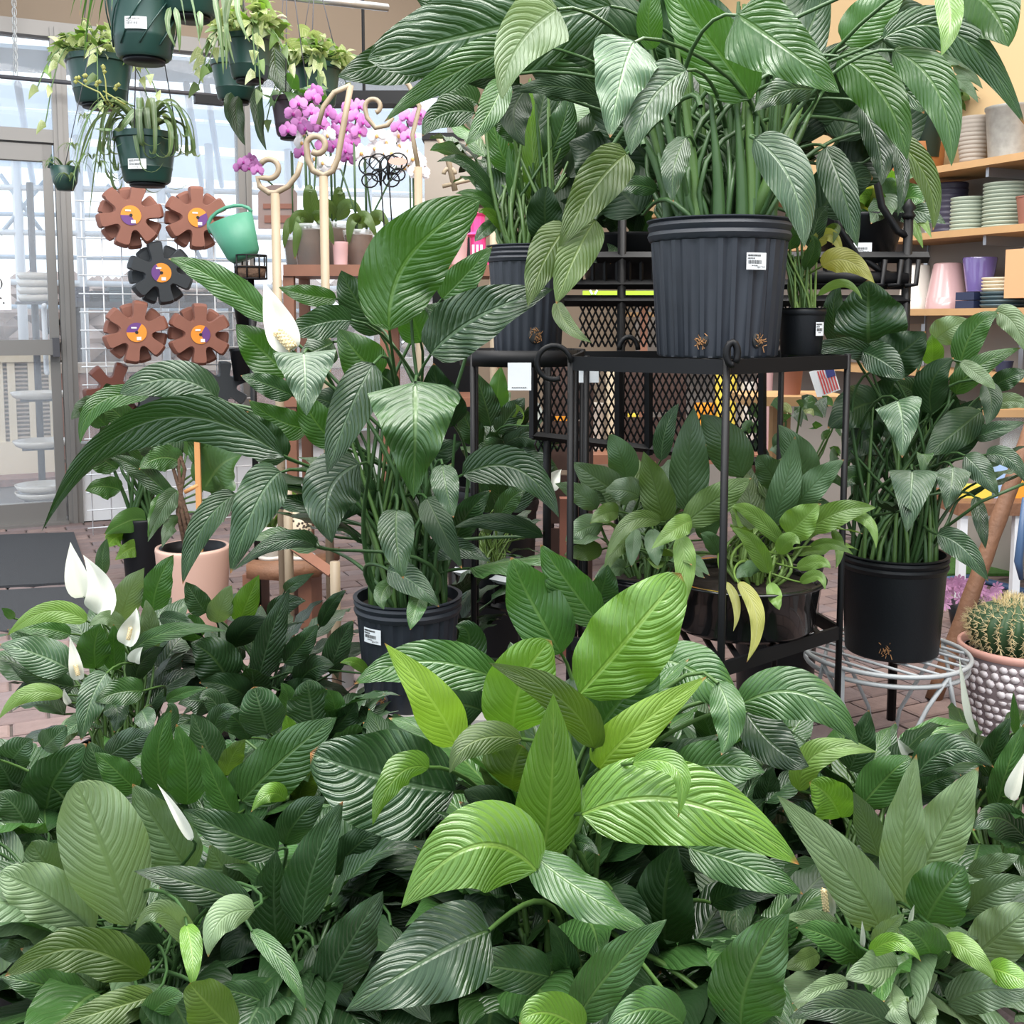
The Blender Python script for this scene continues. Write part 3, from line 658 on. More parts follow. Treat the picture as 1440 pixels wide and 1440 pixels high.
# ------------------------------------------------------------------ overhead rail, chain and hanging baskets
bar = thing('hanging_bar', WA(150, 118, .25), 'thin dark horizontal bar hung on a chain across the window', 'bar')
MB().tube([WA(-40, 104, .25), WA(330, 137, .25)], .012, 6).build('rod', 'dark_bar', bar)
MB().box(WA(294, 141, .25), (.16, .06, .045), (A, NA, Z)).build('bracket', 'black_metal', bar, smooth=False)
ch = thing('chain', WA(22, 108, .25), 'galvanised chain holding the dark bar in front of the door glass', 'chain')
a, b_ = WA(19, -30, .25), WA(22, 106, .25)
for i in range(22):
    t = (i+.5)/22; c = a+(b_-a)*t; ax = A if i % 2 else NA
    MB().tube([c+(ax*math.cos(q)*.010)+Z*(math.sin(q)*.024) for q in [2*pi*j/10 for j in range(10)]], .003, 4, closed=True).build('link', 'grey_metal', ch)
tag(MB().tube([P(395, -6, 4.6), P(545, 11, 4.9)], .017, 10).build('rail_pipe', 'steel'), 'galvanised pipe overhead from which the baskets hang', 'pipe')
def heart_leaf(parent, B, T, w, m, sd=None): 
    M = (B+T)*.5+V((0, 0, .01)); return leaf_mesh('leaf', B, M, T, w, m, parent, 0, None, sd, 'h', nu=4, nv=5, ruffle=.03)
def basket(name, px, rimy, boty, wpx, d, label, m='pot_green', rings=True, sticker_at=None, taper=.74, group='hanging baskets', tilt=0):
    r = pxm(wpx, d)/2; top = P(px, rimy, d); bot = P(px, boty, d); c = V((top.x, top.y, bot.z)); h = top.z-bot.z
    root = thing(name, c, label, 'hanging basket')
    pr = [(r*taper*.9, 0), (r*taper, .008), (r*(taper+.25*(1-taper)), h*.28), (r*(taper+.27*(1-taper))*1.02, h*.3), (r*(taper+.3*(1-taper)), h*.33), (r*.955, h*.86), (r*1.02, h*.88), (r*1.03, h), (r*.95, h), (r*.92, h*.9)]
    pot = MB().lathe(c, pr, 32).build('pot', m, root, angle=40)
    MB().lathe(c, [(r*.93, h*.9), (.001, h*.93)], 16, cap0=False).build('soil', 'soil', root)
    MB().lathe(c-Z*.012, [(r*taper*.75, 0), (r*taper*.78, .012), (.01, .013)], 24).build('drip_saucer', 'black_plastic', root)
    hook = c+Z*(h+max(.35, 2.62-c.z-h))
    for k in range(3):
        q = 2*pi*k/3+.5; MB().tube([c+V((math.cos(q)*r, math.sin(q)*r, h)), hook], .0022, 4).build('hanger_wire', 'dark_bar', root)
    if sticker_at: sticker(pot, c, -pi/2+sticker_at[0], r*sticker_at[3], h*sticker_at[1], sticker_at[2], sticker_at[2]*.55, '$19.99')
    return root, c, r, h
def pothos(root, c, r, h, n, up, out, size, mats, seed, trail=0, rx=1):
    g = random.Random(seed); top = c+Z*h
    for i in range(n):
        q = g.uniform(0, 2*pi); rr = r*g.uniform(.2, 1)*out; z = g.uniform(.0, up)*(1.15-rr/(r*out)); B = top+V((math.cos(q)*rr*rx, math.sin(q)*rr, z))
        L = size*g.uniform(.7, 1.2); e = g.uniform(-1.1, .5); T = B+V((math.cos(q)*math.cos(e)*L, math.sin(q)*math.cos(e)*L, math.sin(e)*L))
        random.seed(seed*999+i); heart_leaf(root, B, T, L*.85, g.choice(mats), V((g.uniform(-1, 1), g.uniform(-1, 1), g.uniform(-.3, .3))))
        if i % 3 == 0:
            MB().tube(bez(top-Z*.02, top+Z*.06, B-Z*.02, B, 4), .0025, 4, caps=False).build('stem', 'stem', root)
    for i in range(trail):
        q = g.uniform(0, 2*pi); p = top+V((math.cos(q)*r, math.sin(q)*r, .0)); L = g.uniform(.12, .3); pts = [p+V((math.cos(q)*.03*k, math.sin(q)*.03*k, .02-L*k*k/16)) for k in range(5)]
        MB().tube(pts, .0025, 4, caps=False).build('vine', 'stem', root)
        for k in range(1, 5): heart_leaf(root, pts[k], pts[k]+V((g.uniform(-.05, .05), g.uniform(-.05, .02), -size*.8)), size*.6, g.choice(mats))
def straps(root, c, r, h, n, L, seed, m='spider', w=.02, hang=1.2, az=None):
    g = random.Random(seed); top = c+Z*h
    for i in range(n):
        q = g.uniform(*(az or (0, 2*pi))); e = g.uniform(.5, 1.3); l = L*g.uniform(.7, 1.2); hd = V((math.cos(q), math.sin(q), 0))
        B = top+hd*r*.3*g.random(); M = B+hd*(l*.42*math.cos(e)+r*.4)+Z*(l*.35*math.sin(e)); T = M+hd*l*.3-Z*(l*g.uniform(.35, .75)*hang)
        random.seed(seed*77+i); leaf_mesh('leaf', B, M, T, w*g.uniform(.8, 1.3), m, root, 0, None, hd.cross(Z), 'n', nu=4, nv=12, ruffle=.02)
PM = ['pothos', 'pothos', 'pothos', 'pothos', 'ml', 'mo']
t = basket('hanging_basket', 140, 82, 148, 88, 4.2, 'green basket of cream-edged pothos hanging by the door frame', sticker_at=None); pothos(*t, 150, .15, 1.2, .06, PM, 1, 5)
t = basket('hanging_basket', 200, -12, 84, 98, 3.6, 'green swirl-sided basket with white price sticker hanging above the spider plant', sticker_at=(.1, .42, .068, .9)); straps(*t, 14, .3, 2, 'plainleaf', .02)
for k in range(9):
    q0 = 2*pi*k/9; rr = t[2]; MB().tube([t[1]+V((math.cos(q0+a*.9)*rr*(.80+.2*a)*1.0, math.sin(q0+a*.9)*rr*(.80+.2*a)*1.0, t[3]*(.15+.65*a))) for a in (0, .25, .5, .75, 1)], .003, 4).build('swirl_rib', 'pot_green', t[0])
t = basket('hanging_basket', 266, -45, 24, 92, 3.6, 'green basket with striped spider plant leaves trailing far below its rim')
for i, (x, y, xx, yy) in enumerate(((312, -20, 318, 98), (320, -30, 330, 90), (300, -10, 314, 105), (330, -20, 322, 75), (246, 10, 252, 74), (240, 10, 248, 68), (280, 15, 279, 58), (335, -10, 352, 60))):
    B, T = P(x, y, 3.5), P(xx, yy, 3.5); M = (B+T)*.5+V((.012*(-1)**i, -.02, 0)); random.seed(i); leaf_mesh('leaf', B, M, T, .022, 'spider', t[0], 10, 25, None, 'n', nu=4, nv=12)
t = basket('hanging_basket', 350, 52, 112, 66, 4.0, 'glossy green basket of cream pothos beside the trailing spider plant'); pothos(*t, 150, .17, 1.4, .065, PM, 3, 6)
t = basket('hanging_basket', 330, 88, 142, 64, 4.4, 'green basket hanging behind the glossy one, large dark leaves below it'); pothos(*t, 16, .05, 1.2, .10, ['m', 'd'], 4)
for i, (x, y, xx, yy, ww) in enumerate(((335, 135, 345, 205, .07), (365, 120, 375, 212, .06), (385, 60, 410, 140, .1), (325, 130, 338, 190, .06))):
    random.seed(40+i); B, T = P(x, y, 4.3), P(xx, yy, 4.3); leaf_mesh('leaf', B, (B+T)*.5+V((-.02, 0, 0)), T, ww, 'd', t[0], 30)
t = basket('hanging_basket', 445, 92, 150, 66, 4.6, 'dark basket of cream pothos hanging above the pink orchids'); pothos(*t, 170, .14, 1.6, .07, PM, 5, 8)
t = basket('hanging_basket', 408, 138, 192, 52, 4.3, 'dark purple basket hanging beside the pink orchids', m='dark_purple'); pothos(*t, 14, .06, 1.2, .09, ['m', 'plainleaf'], 6)
t = basket('hanging_basket', 205, 188, 258, 84, 4.0, 'green basket with price sticker and curling white-striped spider plant', sticker_at=(-.02, .32, .066, .9))
ro, c, r, h = t; g = random.Random(17)
for i in range(34):          # strap leaves that arch over the rim and curl under
    q = g.uniform(0, 2*pi); hd = V((math.cos(q), math.sin(q), 0)); tw_ = hd.cross(Z)*g.uniform(-.9, .9); top = c+Z*h; o1 = r*g.uniform(.75, 1.3); up = g.uniform(.04, .13); dn = g.uniform(.0, .09)*(1.9 if math.cos(q) < -.3 else 1)
    ribbon('leaf', bez(top+hd*r*.15, top+hd*o1*.5+Z*up*1.5+tw_*.02, top+hd*o1*1.25+Z*up+tw_*.05, top+hd*o1*1.1-Z*dn+tw_*.12, 12)+bez(top+hd*o1*1.1-Z*dn+tw_*.12, top+hd*o1*1.05-Z*dn*1.3+tw_*.14, top+hd*o1*.8-Z*dn*1.3+tw_*.2, top+hd*o1*.75-Z*dn*.95+tw_*.24, 6)[1:], g.uniform(.026, .04), 'spider', ro)
straps(*t, 10, .36, 8, 'spider', .022, 1.7, (2.7, 4.0))
# its runner with plantlets
MB().tube([P(190, 150, 4.0), P(165, 140, 3.95), P(135, 170, 3.9), P(118, 215, 3.9), P(98, 255, 3.9)], .0028, 5).build('runner', 'stem_lime', t[0])
g = random.Random(3)
for x, y in ((118, 168), (105, 210), (130, 225), (98, 252), (140, 235)):
    for i in range(7):
        q = g.uniform(0, 6.28); B = P(x, y, 3.9); L = g.uniform(.04, .075); hd = V((math.cos(q), math.sin(q), 0)); random.seed(i)
        leaf_mesh('leaf', B, B+hd*L*.5+Z*.02, B+hd*L-Z*.02, .008, 'spider', t[0], 0, None, hd.cross(Z), 'n', nu=2, nv=5)
# bare yellowish twig hanging from the door-side basket
c = P(92, 268, 3.95); pr = pxm(38, 3.95)/2
sp2 = thing('hanging_cup', c, 'tiny dark green cup with a spider plantlet hanging beside the door frame', 'pot')
MB().lathe(c, [(pr*.55, 0), (pr*.85, .03), (pr, .085), (pr*.94, .085), (pr*.8, .03)], 20).build('cup', 'pot_green', sp2)
MB().tube([c+V((-pr, 0, .08)), c+V((-pr*.9, 0, .13))], [.012, .002], 5).build('lug', 'pot_green', sp2)
MB().tube([c+V((0, 0, .08)), c+V((.1, .02, .5)), P(150, 60, 4.1)], .0015, 4).build('hanger_wire', 'dark_bar', sp2)
straps(sp2, c, pr, .08, 14, .11, 9, 'spider', .011, .8)
tw = MB(); 
for pts in (((152, 148), (140, 130), (118, 120), (108, 113)), ((158, 150), (150, 138), (148, 112), (144, 97)), ((176, 147), (165, 140), (145, 128))): tw.tube([P(x, y, 3.9) for x, y in pts], [.004, .003, .0025, .002][:len(pts)], 5)
for x, y in ((108, 113), (144, 97), (120, 110), (166, 122), (137, 116)):
    for i in range(3): tw.blob(P(x+g.uniform(-4, 4), y+g.uniform(-4, 4), 3.9), .009, 5)
tag(tw.build('pale_vine', 'yl'), 'pale yellow leafless vine tip trailing below the cream pothos basket', 'vine')

# ------------------------------------------------------------------ orchid bench
DO = 4.1
def bench_board(x0, x1, y0, y1, d, name, m, label, cat, dep=.36, parent=None):
    a, b_ = P(x0, y0, d), P(x1, y0, d); zt, zb = a.z, P(x0, y1, d).z
    mb = MB().box(((a.x+b_.x)/2, d+dep/2, (zt+zb)/2), (b_.x-a.x, dep, zt-zb))
    return mb.build(name, m, parent, smooth=False)
bt = P(545, 372, DO); rack = thing('orchid_bench', V((bt.x, DO+.2, 0)), 'brown wooden display bench carrying the potted orchids', 'bench')
bench_board(398, 705, 372, 388, DO, 'top_board', 'brown_wood', '', '', parent=rack)
bench_board(398, 705, 560, 572, DO, 'lower_board', 'brown_wood', '', '', parent=rack)
for px in (404, 540, 698):
    for dd in (.03, .33):
        p = P(px, 372, DO); q = V((p.x, DO+dd, 0)); MB().box(q+Z*(p.z/2-.02), (.04, .04, p.z-.04)).build('leg', 'brown_wood', rack, smooth=False)
ZB = P(500, 372, DO).z
def flower(root, c, r, m, name='flower'):
    """One moth orchid bloom: three sepals, two broad petals and a lip."""
    g = random.Random(int(c.x*1e4) ^ int(c.z*1e4)); n = (V((g.uniform(-.6, .6), -1, g.uniform(-.3, .2)))).normalized(); x = n.cross(Z).normalized(); y = x.cross(n)
    mb = MB(); sp = g.uniform(-.3, .3)
    def petal(a, L, W, off):
        d = x*math.cos(a+sp)+y*math.sin(a+sp); e = d.cross(n); pts = []
        for u, ww in ((0, .15), (.35, .9), (.7, 1), (1, .35)):
            for s in (-1, 0, 1): pts.append(c+d*(u*L)+e*(s*ww*W/2)+n*(off+(.12*L if s == 0 else 0)-u*u*L*.15))
        mb.add(pts, [(i*3+j, i*3+j+1, i*3+j+4, i*3+j+3) for i in range(3) for j in range(2)])
    for a in (pi/2, pi*7/6, -pi/6): petal(a, r, r*.7, 0)
    for a in (0.15, pi-.15): petal(a, r*1.02, r*1.15, .004)
    mb.blob(c+n*r*.2-y*r*.12, (r*.2, r*.2, r*.25), 6, 1)
    return mb.build(name, [m, 'orchid_throat' if m == 'orchid_white' else 'orchid_lip'], root)
mat('orchid_lip', (.35, .02, .25), rough=.5)
def orchid(px, d, label, pot_w, pot_h, potm, spikes, blooms, m, rs, leaves):
    c = P(px, 372, d); c.z = ZB; r = pxm(pot_w, d)/2; h = pxm(pot_h, d)
    root = thing('potted_orchid', c, label, 'orchid')
    MB().lathe(c, [(r*.72, 0), (r*.97, h*.9), (r, h*.9), (r*1.02, h), (r*.95, h), (r*.9, h*.85)], 24).build('pot', potm, root)
    MB().lathe(c, [(r*.68, .004), (r*.88, h*.86), (.002, h*.92)], 16).build('bark_mix', 'bark', root)
    for pts in spikes: MB().tube([c+Z*h*.8]+[P(x, y, d) for x, y in pts], .004, 5, caps=False).build('flower_spike', 'stem_dark', root)
    for x, y in blooms: flower(root, P(x, y, d-random.Random(x*y).uniform(.0, .09)), pxm(rs, d), m)
    for bx, by, tx, ty, w in leaves:
        B, T = P(bx, by, d), P(tx, ty, d-.05); random.seed(bx); leaf_mesh('leaf', B, (B+T)*.5+Z*.05+V((0, -.04, 0)), T, pxm(w, d), 'mo', root, 10, None, None, 'n', ruffle=.0)
    for ang in (2.2, 4.2): 
        MB().tube([c+Z*h*.9+V((.02*math.cos(ang), .02*math.sin(ang), 0)), c+V((.025*math.cos(ang), .025*math.sin(ang), h*.9+.35))], .003, 5).build('stake', 'stem_dark', root)
    return root
g = random.Random(21)
bl = [(420, 146), (440, 137), (412, 160), (438, 158), (421, 173), (448, 170), (430, 180), (443, 130), (405, 183)]
orchid(437, 4.17, 'pink moth orchid in clear pot, its spray arching highest by the window', 52, 56, 'clear_plastic', [[(437, 300), (435, 240), (428, 180), (440, 140)], [(440, 300), (445, 215), (425, 175)]], bl, 'orchid_pink', 12, [(437, 318, 408, 330, 26), (445, 312, 470, 345, 26), (435, 315, 415, 365, 24), (440, 310, 438, 270, 26)])
bl = [(462, 160), (478, 170), (470, 185), (492, 152), (500, 165), (488, 182), (505, 150), (512, 172), (480, 195), (470, 205), (495, 200), (487, 212), (455, 205), (505, 185), (425, 215), (490, 222), (452, 178)]
orchid(472, 4.38, 'magenta moth orchid with dense blooms behind the cream scroll post', 50, 62, 'clear_plastic', [[(472, 300), (470, 230), (485, 170)], [(475, 290), (490, 210), (505, 155)]], bl, 'orchid_pink', 12, [(475, 310, 510, 302, 24), (470, 310, 448, 300, 24), (478, 305, 480, 275, 22)])
bl = [(428, 190), (455, 228), (450, 240), (462, 190), (425, 200), (468, 232), (443, 222)]
orchid(505, 4.26, 'white moth orchid low behind the magenta blooms', 44, 50, 'clear_plastic', [[(500, 300), (480, 240), (455, 215)]], bl, 'orchid_white', 12, [(505, 315, 530, 335, 22), (503, 315, 490, 345, 22)])
bl = [(530, 190), (545, 200), (528, 208), (555, 192), (563, 205), (541, 215), (552, 215), (568, 222), (575, 212), (576, 230), (585, 240), (592, 243), (588, 228), (520, 215), (560, 190), (570, 235), (508, 215), (580, 222)]
orchid(520, 4.40, 'white moth orchid with long drooping sprays beside the butterfly stake', 40, 46, 'clear_plastic', [[(522, 300), (512, 230), (530, 190), (565, 205)], [(525, 300), (560, 230), (588, 240)]], bl, 'orchid_white', 13, [(520, 320, 495, 350, 22), (522, 320, 548, 322, 22)])
bl = [(572, 165), (583, 170), (565, 185), (574, 192), (590, 160), (560, 180)]
orchid(582, 4.4, 'small pink moth orchid rising behind the white sprays', 36, 42, 'clear_plastic', [[(582, 290), (580, 210), (572, 170)]], bl, 'orchid_pink', 11, [(582, 320, 560, 335, 20), (583, 320, 605, 335, 20)])
bl = [(343, 228), (352, 224), (360, 232), (350, 236), (362, 240), (337, 235)]
orchid(418, 4.40, 'pink orchid with one low spray reaching towards the mint watering can', 40, 44, 'clear_plastic', [[(410, 300), (385, 262), (362, 240), (345, 228)]], bl, 'orchid_pink', 9, [(420, 320, 400, 350, 20)])
# basket, small tubs on the bench
def tub(name, x0, x1, y0, y1, d, m, label, cat='pot', taper=.85, zb=None, n=24, inv=False, dz=0):
    a = P((x0+x1)/2, y1, d); r = pxm(x1-x0, d)/2; h = pxm(y1-y0, d); c = V((a.x, a.y, a.z if zb is None else zb))
    pr = [(r*taper, 0), (r*.97, h*.88), (r, h*.9), (r, h), (r*.93, h), (r*.9, h*.7), (.005, h*.68)]
    if inv: pr = [(r, 0), (r, h*.14), (r*.985, h*.15), (r*.98, h*.28), (r*.965, h*.29), (r*taper, h*.97), (r*taper*.95, h), (.004, h)]
    return tag(MB().lathe(c, pr, n).build(name, m, angle=45), label, cat)
tub('pot', 545, 576, 334, 372, 4.16, 'clear_plastic', 'empty clear plastic pot on the orchid bench beside the cream post', zb=ZB)
tub('pot', 468, 490, 340, 372, 4.15, 'pale_pink_plastic', 'pale pink translucent pot at the edge of the orchid bench', zb=ZB)
tub('pot', 633, 658, 330, 372, 4.2, 'pale_pink_plastic', 'pale pink translucent tumbler beside the hot pink lantern', zb=ZB)
# hot pink lantern
c = P(672, 370, 4.25); c.z = ZB; ln = thing('pink_lantern', c, 'hot pink plastic lantern on the orchid bench', 'lantern')
hh = pxm(72, 4.25); MB().lathe(c, [(.05, 0), (.052, .02), (.03, .03), (.032, hh*.55), (.05, hh*.6), (.028, hh*.66), (.028, hh*.95), (.04, hh*1.0), (.002, hh*1.04)], 12).build('body', 'hot_pink', ln, smooth=False)
for k in range(3): MB().box(c+V((-.016+.016*k, -.052, hh*.25)), (.009, .008, hh*.3)).build('window', 'paper_white', ln, smooth=False)
# sign plaque behind the can
c = P(390, 320, 4.4); sg = MB(); pts = [P(364, 322, 4.4), P(418, 322, 4.4), P(418, 272, 4.4)]+[P(391+27*math.cos(q), 272-12*math.sin(q), 4.4) for q in (pi*.2, pi*.4, pi*.6, pi*.8)]+[P(364, 272, 4.4)]
sg.prism(pts, V((0, -1, 0)), .012); sg.box(P(391, 308, 4.385), (.11, .004, .03), mi=1); sg.box(P(391, 290, 4.385), (.12, .004, .02), mi=1)
sgo = sg.build('wall_plaque', ['sign_brown', 'terracotta'], smooth=False); tag(sgo, 'arched brown plaque hanging behind the mint watering can', 'plaque')
# mint watering can in wire basket
d = 4.0; c = P(345, 365, d); rt, rb, hh = pxm(64, d)/2, pxm(46, d)/2, pxm(58, d)
wc = thing('watering_can', c, 'mint green plastic watering can tilted in a black wire basket', 'watering can')
tilt = (V((math.cos(.3), 0, -math.sin(.3))), V((0, 1, 0)), V((math.sin(.3), 0, math.cos(.3))))
tilt = (V((.94, 0, .34)), V((0, 1, 0)), V((-.34, 0, .94)))
MB().lathe(c, [(rb*.75, 0), (rb, .02), (rt, hh), (rt*.94, hh), (rb*.9, .03)], 28, ax=tilt).build('body', 'mint', wc)
hc = c+tilt[2]*hh; MB().tube([hc-tilt[0]*rt+tilt[2]*-.02]+[hc+tilt[0]*(rt*math.cos(q))+tilt[2]*(rt*.55*math.sin(q)) for q in [pi-pi*k/8 for k in range(9)]], .007, 6).build('handle', 'mint', wc)
d = 3.98; c = P(353, 392, d); bk = thing('wire_basket', c, 'small black wire basket with liner holding the mint watering can', 'basket')
rr = pxm(44, d)/2; hb = pxm(32, d)
MB().lathe(c+Z*.004, [(rr*.9, 0), (rr*.95, hb*.5), (rr*.9, hb*.5), (.01, .01)], 20).build('liner', 'bark', bk)
for zz in (0, .5, 1): MB().tube([c+V((math.cos(q)*rr, math.sin(q)*rr, hb*zz)) for q in [2*pi*k/20 for k in range(20)]], .003, 4, closed=True).build('wire', 'black_metal', bk)
for k in range(8): q = 2*pi*k/8; MB().tube([c+V((math.cos(q)*rr, math.sin(q)*rr, 0)), c+V((math.cos(q)*rr, math.sin(q)*rr, hb))], .003, 4).build('wire', 'black_metal', bk)
MB().tube([c, V((c.x, c.y, 0))], .012, 6).build('post', 'black_metal', bk)
# butterfly stakes
def butterfly(px, py, d, m, label, s):
    c = P(px, py, d); ro = thing('butterfly_stake', V((c.x, c.y, ZB)), label, 'garden stake')
    MB().tube([c, V((c.x+.02, c.y, ZB))], .003, 5).build('rod', 'black_metal', ro)
    for sx in (-1, 1):
        for dz, k in ((.3, 1), (-.35, .75)):
            o = c+V((sx*s*.5, 0, dz*s)); pts = [o+V((math.cos(q)*s*.48*k, -.01*sx, math.sin(q)*s*.42*k)) for q in [2*pi*j/14 for j in range(14)]]
            MB().tube(pts, .003, 4, closed=True).build('wing_wire', 'black_metal', ro)
            if m and dz > 0 and sx > 0: MB().prism([o+(p-o)*V((1, 1, .45)) for p in pts], V((0, -1, 0)), .002).build('wing', m, ro, smooth=False)
            for j in (2, 5, 9): MB().tube([o, pts[j]], .0018, 4).build('wing_wire', 'black_metal', ro)
    MB().tube([c+Z*s*.5, c, c-Z*s*.6], [.004, .009, .004], 6).build('body', 'black_metal', ro)
butterfly(535, 242, 4.14, None, 'black wire butterfly stake among the white orchids', .085)
butterfly(546, 236, 4.12, 'pink_rim', 'coral and black butterfly stake in front of the white orchids', .075)
# cream scroll posts
def scroll_post(px, y0, y1, d, label, curls, r=.0155):
    c = P(px, y0, d); bz = max(0, P(px, y1, d).z); ro = thing('scroll_post', V((c.x, c.y, 0)), label, 'garden post')
    MB().tube([V((c.x, c.y, 0)), c], r, 10).build('post', 'cream_wood', ro)
    for pts, rr in curls: MB().tube([P(x, y, d) for x, y in pts], rr, 7).build('scroll', 'cream_wood', ro)
def spiral(cx, cy, r0, r1, a0, a1, n=16): return [(cx+(r0+(r1-r0)*i/n)*math.cos(a0+(a1-a0)*i/n), cy-(r0+(r1-r0)*i/n)*math.sin(a0+(a1-a0)*i/n)) for i in range(n+1)]
scroll_post(387, 272, 490, 3.7, 'cream wooden scroll post beside the mint watering can', [(spiral(378, 237, 14, 13, -1.9, 2.6, 14)[::-1]+[(362, 250), (365, 262), (378, 271), (388, 271), (405, 262), (418, 245), (423, 228)], .010)])
scroll_post(455, 248, 385, 3.75, 'cream wooden scroll post in front of the magenta orchid', [(spiral(445, 205, 10, 15, -2.2, 2.9, 14)+[(433, 225), (440, 240), (455, 247), (468, 240), (475, 222), (484, 170), (493, 120)], .011), ([(493, 120), (470, 130), (455, 150), (448, 175)], .009)])
scroll_post(404, 676, 830, 3.6, 'cream wooden post standing by the little white planter', [])
scroll_post(471, 790, 890, 3.2, 'cream wooden post behind the dark leaves beside the black pot', [])
scroll_post(588, 235, 372, 4.04, 'cream wooden scroll post near the small pink orchid', [(spiral(525, 150, 9, 12, -1.2, 3.4, 14)+[(516, 165), (528, 180), (545, 176), (552, 165)], .009), ([(588, 235), (580, 190), (590, 150), (575, 120), (560, 105)], .009)])
scroll_post(694, 235, 372, 4.03, 'cream wooden A-frame post beside the green umbrella pot', [([(694, 235), (682, 200), (670, 170)], .011), ([(640, 268), (628, 215), (615, 190)], .011), ([(622, 262), (664, 252)], .008), (spiral(632, 245, 8, 8, 0, pi, 8), .008)])
# dark crate / chest behind
c = P(640, 245, 4.9); tag(MB().box(V((c.x, c.y, (c.z-.14)/2)), (.2, .16, c.z-.14), mi=1).box(c, (.26, .2, .28)).box(c+Z*.15, (.28, .22, .03), mi=1).build('storage_box', ['stripe_grey', 'black_metal'], smooth=False), 'taupe lidded box on a dark plinth behind the cream posts', 'box')
c = P(512, 140, 5.2); tag(MB().box(c, (.5, .12, .06)).tube([c, V((c.x, c.y, 3.9))], .008, 6).build('lamp_housing', 'black_metal', smooth=False), 'black lamp housing hanging before the window over the orchids', 'lamp')

# ------------------------------------------------------------------ shelves on the tan wall
def SBx(px, py, off=.0): return WBp(px, py, off)
def shelf(px, py, n, label, s0=.35, s1=8.):
    z = SBx(px, py).z; mb = MB(); bbox_(mb, s0, s1, z-.03, z, -SHELF+.012, 0)
    tag(mb.build('wall_shelf_board', 'shelf_wood', smooth=False), label, 'shelf'); return z
zs1 = shelf(1400, 220, 1, 'wooden wall shelf carrying the galvanised bucket and wicker basket')
zs2 = shelf(1400, 318, 2, 'wooden wall shelf carrying the sage green saucer stacks')
zs3 = shelf(1400, 433, 3, 'wooden wall shelf carrying the upturned white, pink and purple pots')
zs4 = shelf(1430, 527, 4, 'wooden wall shelf carrying the little purple cup')
for px in (1372, 1235):
    s_ = sb(WBp(px, 300)); o = MB(); bbox_(o, s_-.012, s_+.012, .9, zs1-.03, -SHELF+.012, -SHELF+.024)
    k = MB(); z = 1.0
    so = thing('shelf_standard', KO-Bd*s_-NB*SHELF+Z*.9, 'slotted steel shelf standard %s' % ('behind the sage green saucers' if px == 1372 else 'hidden behind the hanging leaves'), 'shelf bracket')
    o.build('rail', 'steel', so, smooth=False)
    for zz in (zs1, zs2, zs3): mb = MB(); bbox_(mb, s_-.008, s_+.008, zz-.07, zz-.03, -SHELF+.02, -.06); mb.build('bracket', 'steel', so, smooth=False)
def on_shelf(px0, px1, py0, zb, prof, m, name, label, cat, back=.15, n=28, mod=None):
    """A turned pot on a shelf: its width and height from the photo, its place from the shelf it stands on."""
    c = hit((px0+px1)/2, 300, KO-NB*back, NB); d = c.y; r = pxm(px1-px0, d)/2; zt = hit((px0+px1)/2, py0, KO-NB*back, NB).z; h = zt-zb
    c.z = zb
    o = MB().lathe(c, [(r*a, h*b) for a, b in prof], n, mod=mod).build(name, m, angle=50); return tag(o, label, cat)
POT = [(.78, 0), (.97, .95), (1, .95), (1, 1), (.94, 1), (.85, .5), (.01, .48)]
INV = [(1, 0), (1, .13), (.985, .14), (.985, .24), (.965, .25), (.68, .97), (.62, 1), (.01, 1)]
def STACK(n, a=.93): 
    p = []
    for i in range(n): z0, z1 = i/n, (i+1)/n; p += [(a, z0), (a+.02, z0+.3/n), (1, z0+.55/n), (1, z1-.12/n), (a, z1-.02/n)]
    return p+[(.01, .99)]
on_shelf(1382, 1452, 152, zs1, [(.8, 0), (.96, .93), (1, .95), (1, 1), (.95, 1), (.85, .3), (.01, .28)], 'galvanised', 'metal_bucket', 'galvanised metal bucket on the top wall shelf', 'bucket')
on_shelf(1343, 1388, 166, zs1, [q for i in range(12) for q in ((.72+.28*math.sin(i/11*1.57), i/12), (.75+.28*math.sin(i/11*1.57), i/12+.04), (.72+.28*math.sin(i/11*1.57), i/12+.075))]+[(.9, 1), (.01, .9)], 'stripe_grey', 'ribbed_pot', 'ribbed taupe pot with dark grooves beside the galvanised bucket', 'pot')
wb0 = on_shelf(1246, 1322, 205, zs1, [(.9, 0), (.96, .3), (1, .6), (1, 1), (.94, 1), (.9, .3), (.01, .3)], 'wicker', 'wicker_basket', 'brown wicker basket under the hanging green pot on the top shelf', 'basket', n=72, mod=lambda q, i: 1+.02*math.sin(q*36+i*pi))
on_shelf(1313, 1359, 258, zs2, STACK(9, .96), 'aubergine', 'pot_stack', 'dark aubergine ribbed pot behind the sage saucers', 'pot', back=.2)
def saucers(x0, x1, py0, zb, n, m, label, back=.15):
    c = hit((x0+x1)/2, 300, KO-NB*back, NB); r = pxm(x1-x0, c.y)/2; zt = hit((x0+x1)/2, py0, KO-NB*back, NB).z; h = (zt-zb)/n
    for i in range(n):
        o = MB().lathe(V((c.x, c.y, zb+i*h)), [(r*.9, 0), (r*.93, h*.3), (r, h*.6), (r, h*.95), (r*.94, h*.97), (r*.85, h*.35), (.01, h*.3)], 28).build('saucer', m); tag(o, label+', '+nth(i, n), 'saucer', label.replace('saucer', 'saucers'))
saucers(1338, 1386, 278, zs2, 9, 'sage', 'sage green saucer in the shorter stack on the shelf')
saucers(1384, 1446, 258, zs2, 12, 'sage', 'sage green saucer in the taller stack on the shelf', .17)
on_shelf(1430, 1480, 276, zs2, POT, 'terracotta', 'clay_pot', 'terracotta pot beside the taller sage saucer stack', 'pot', back=.08)
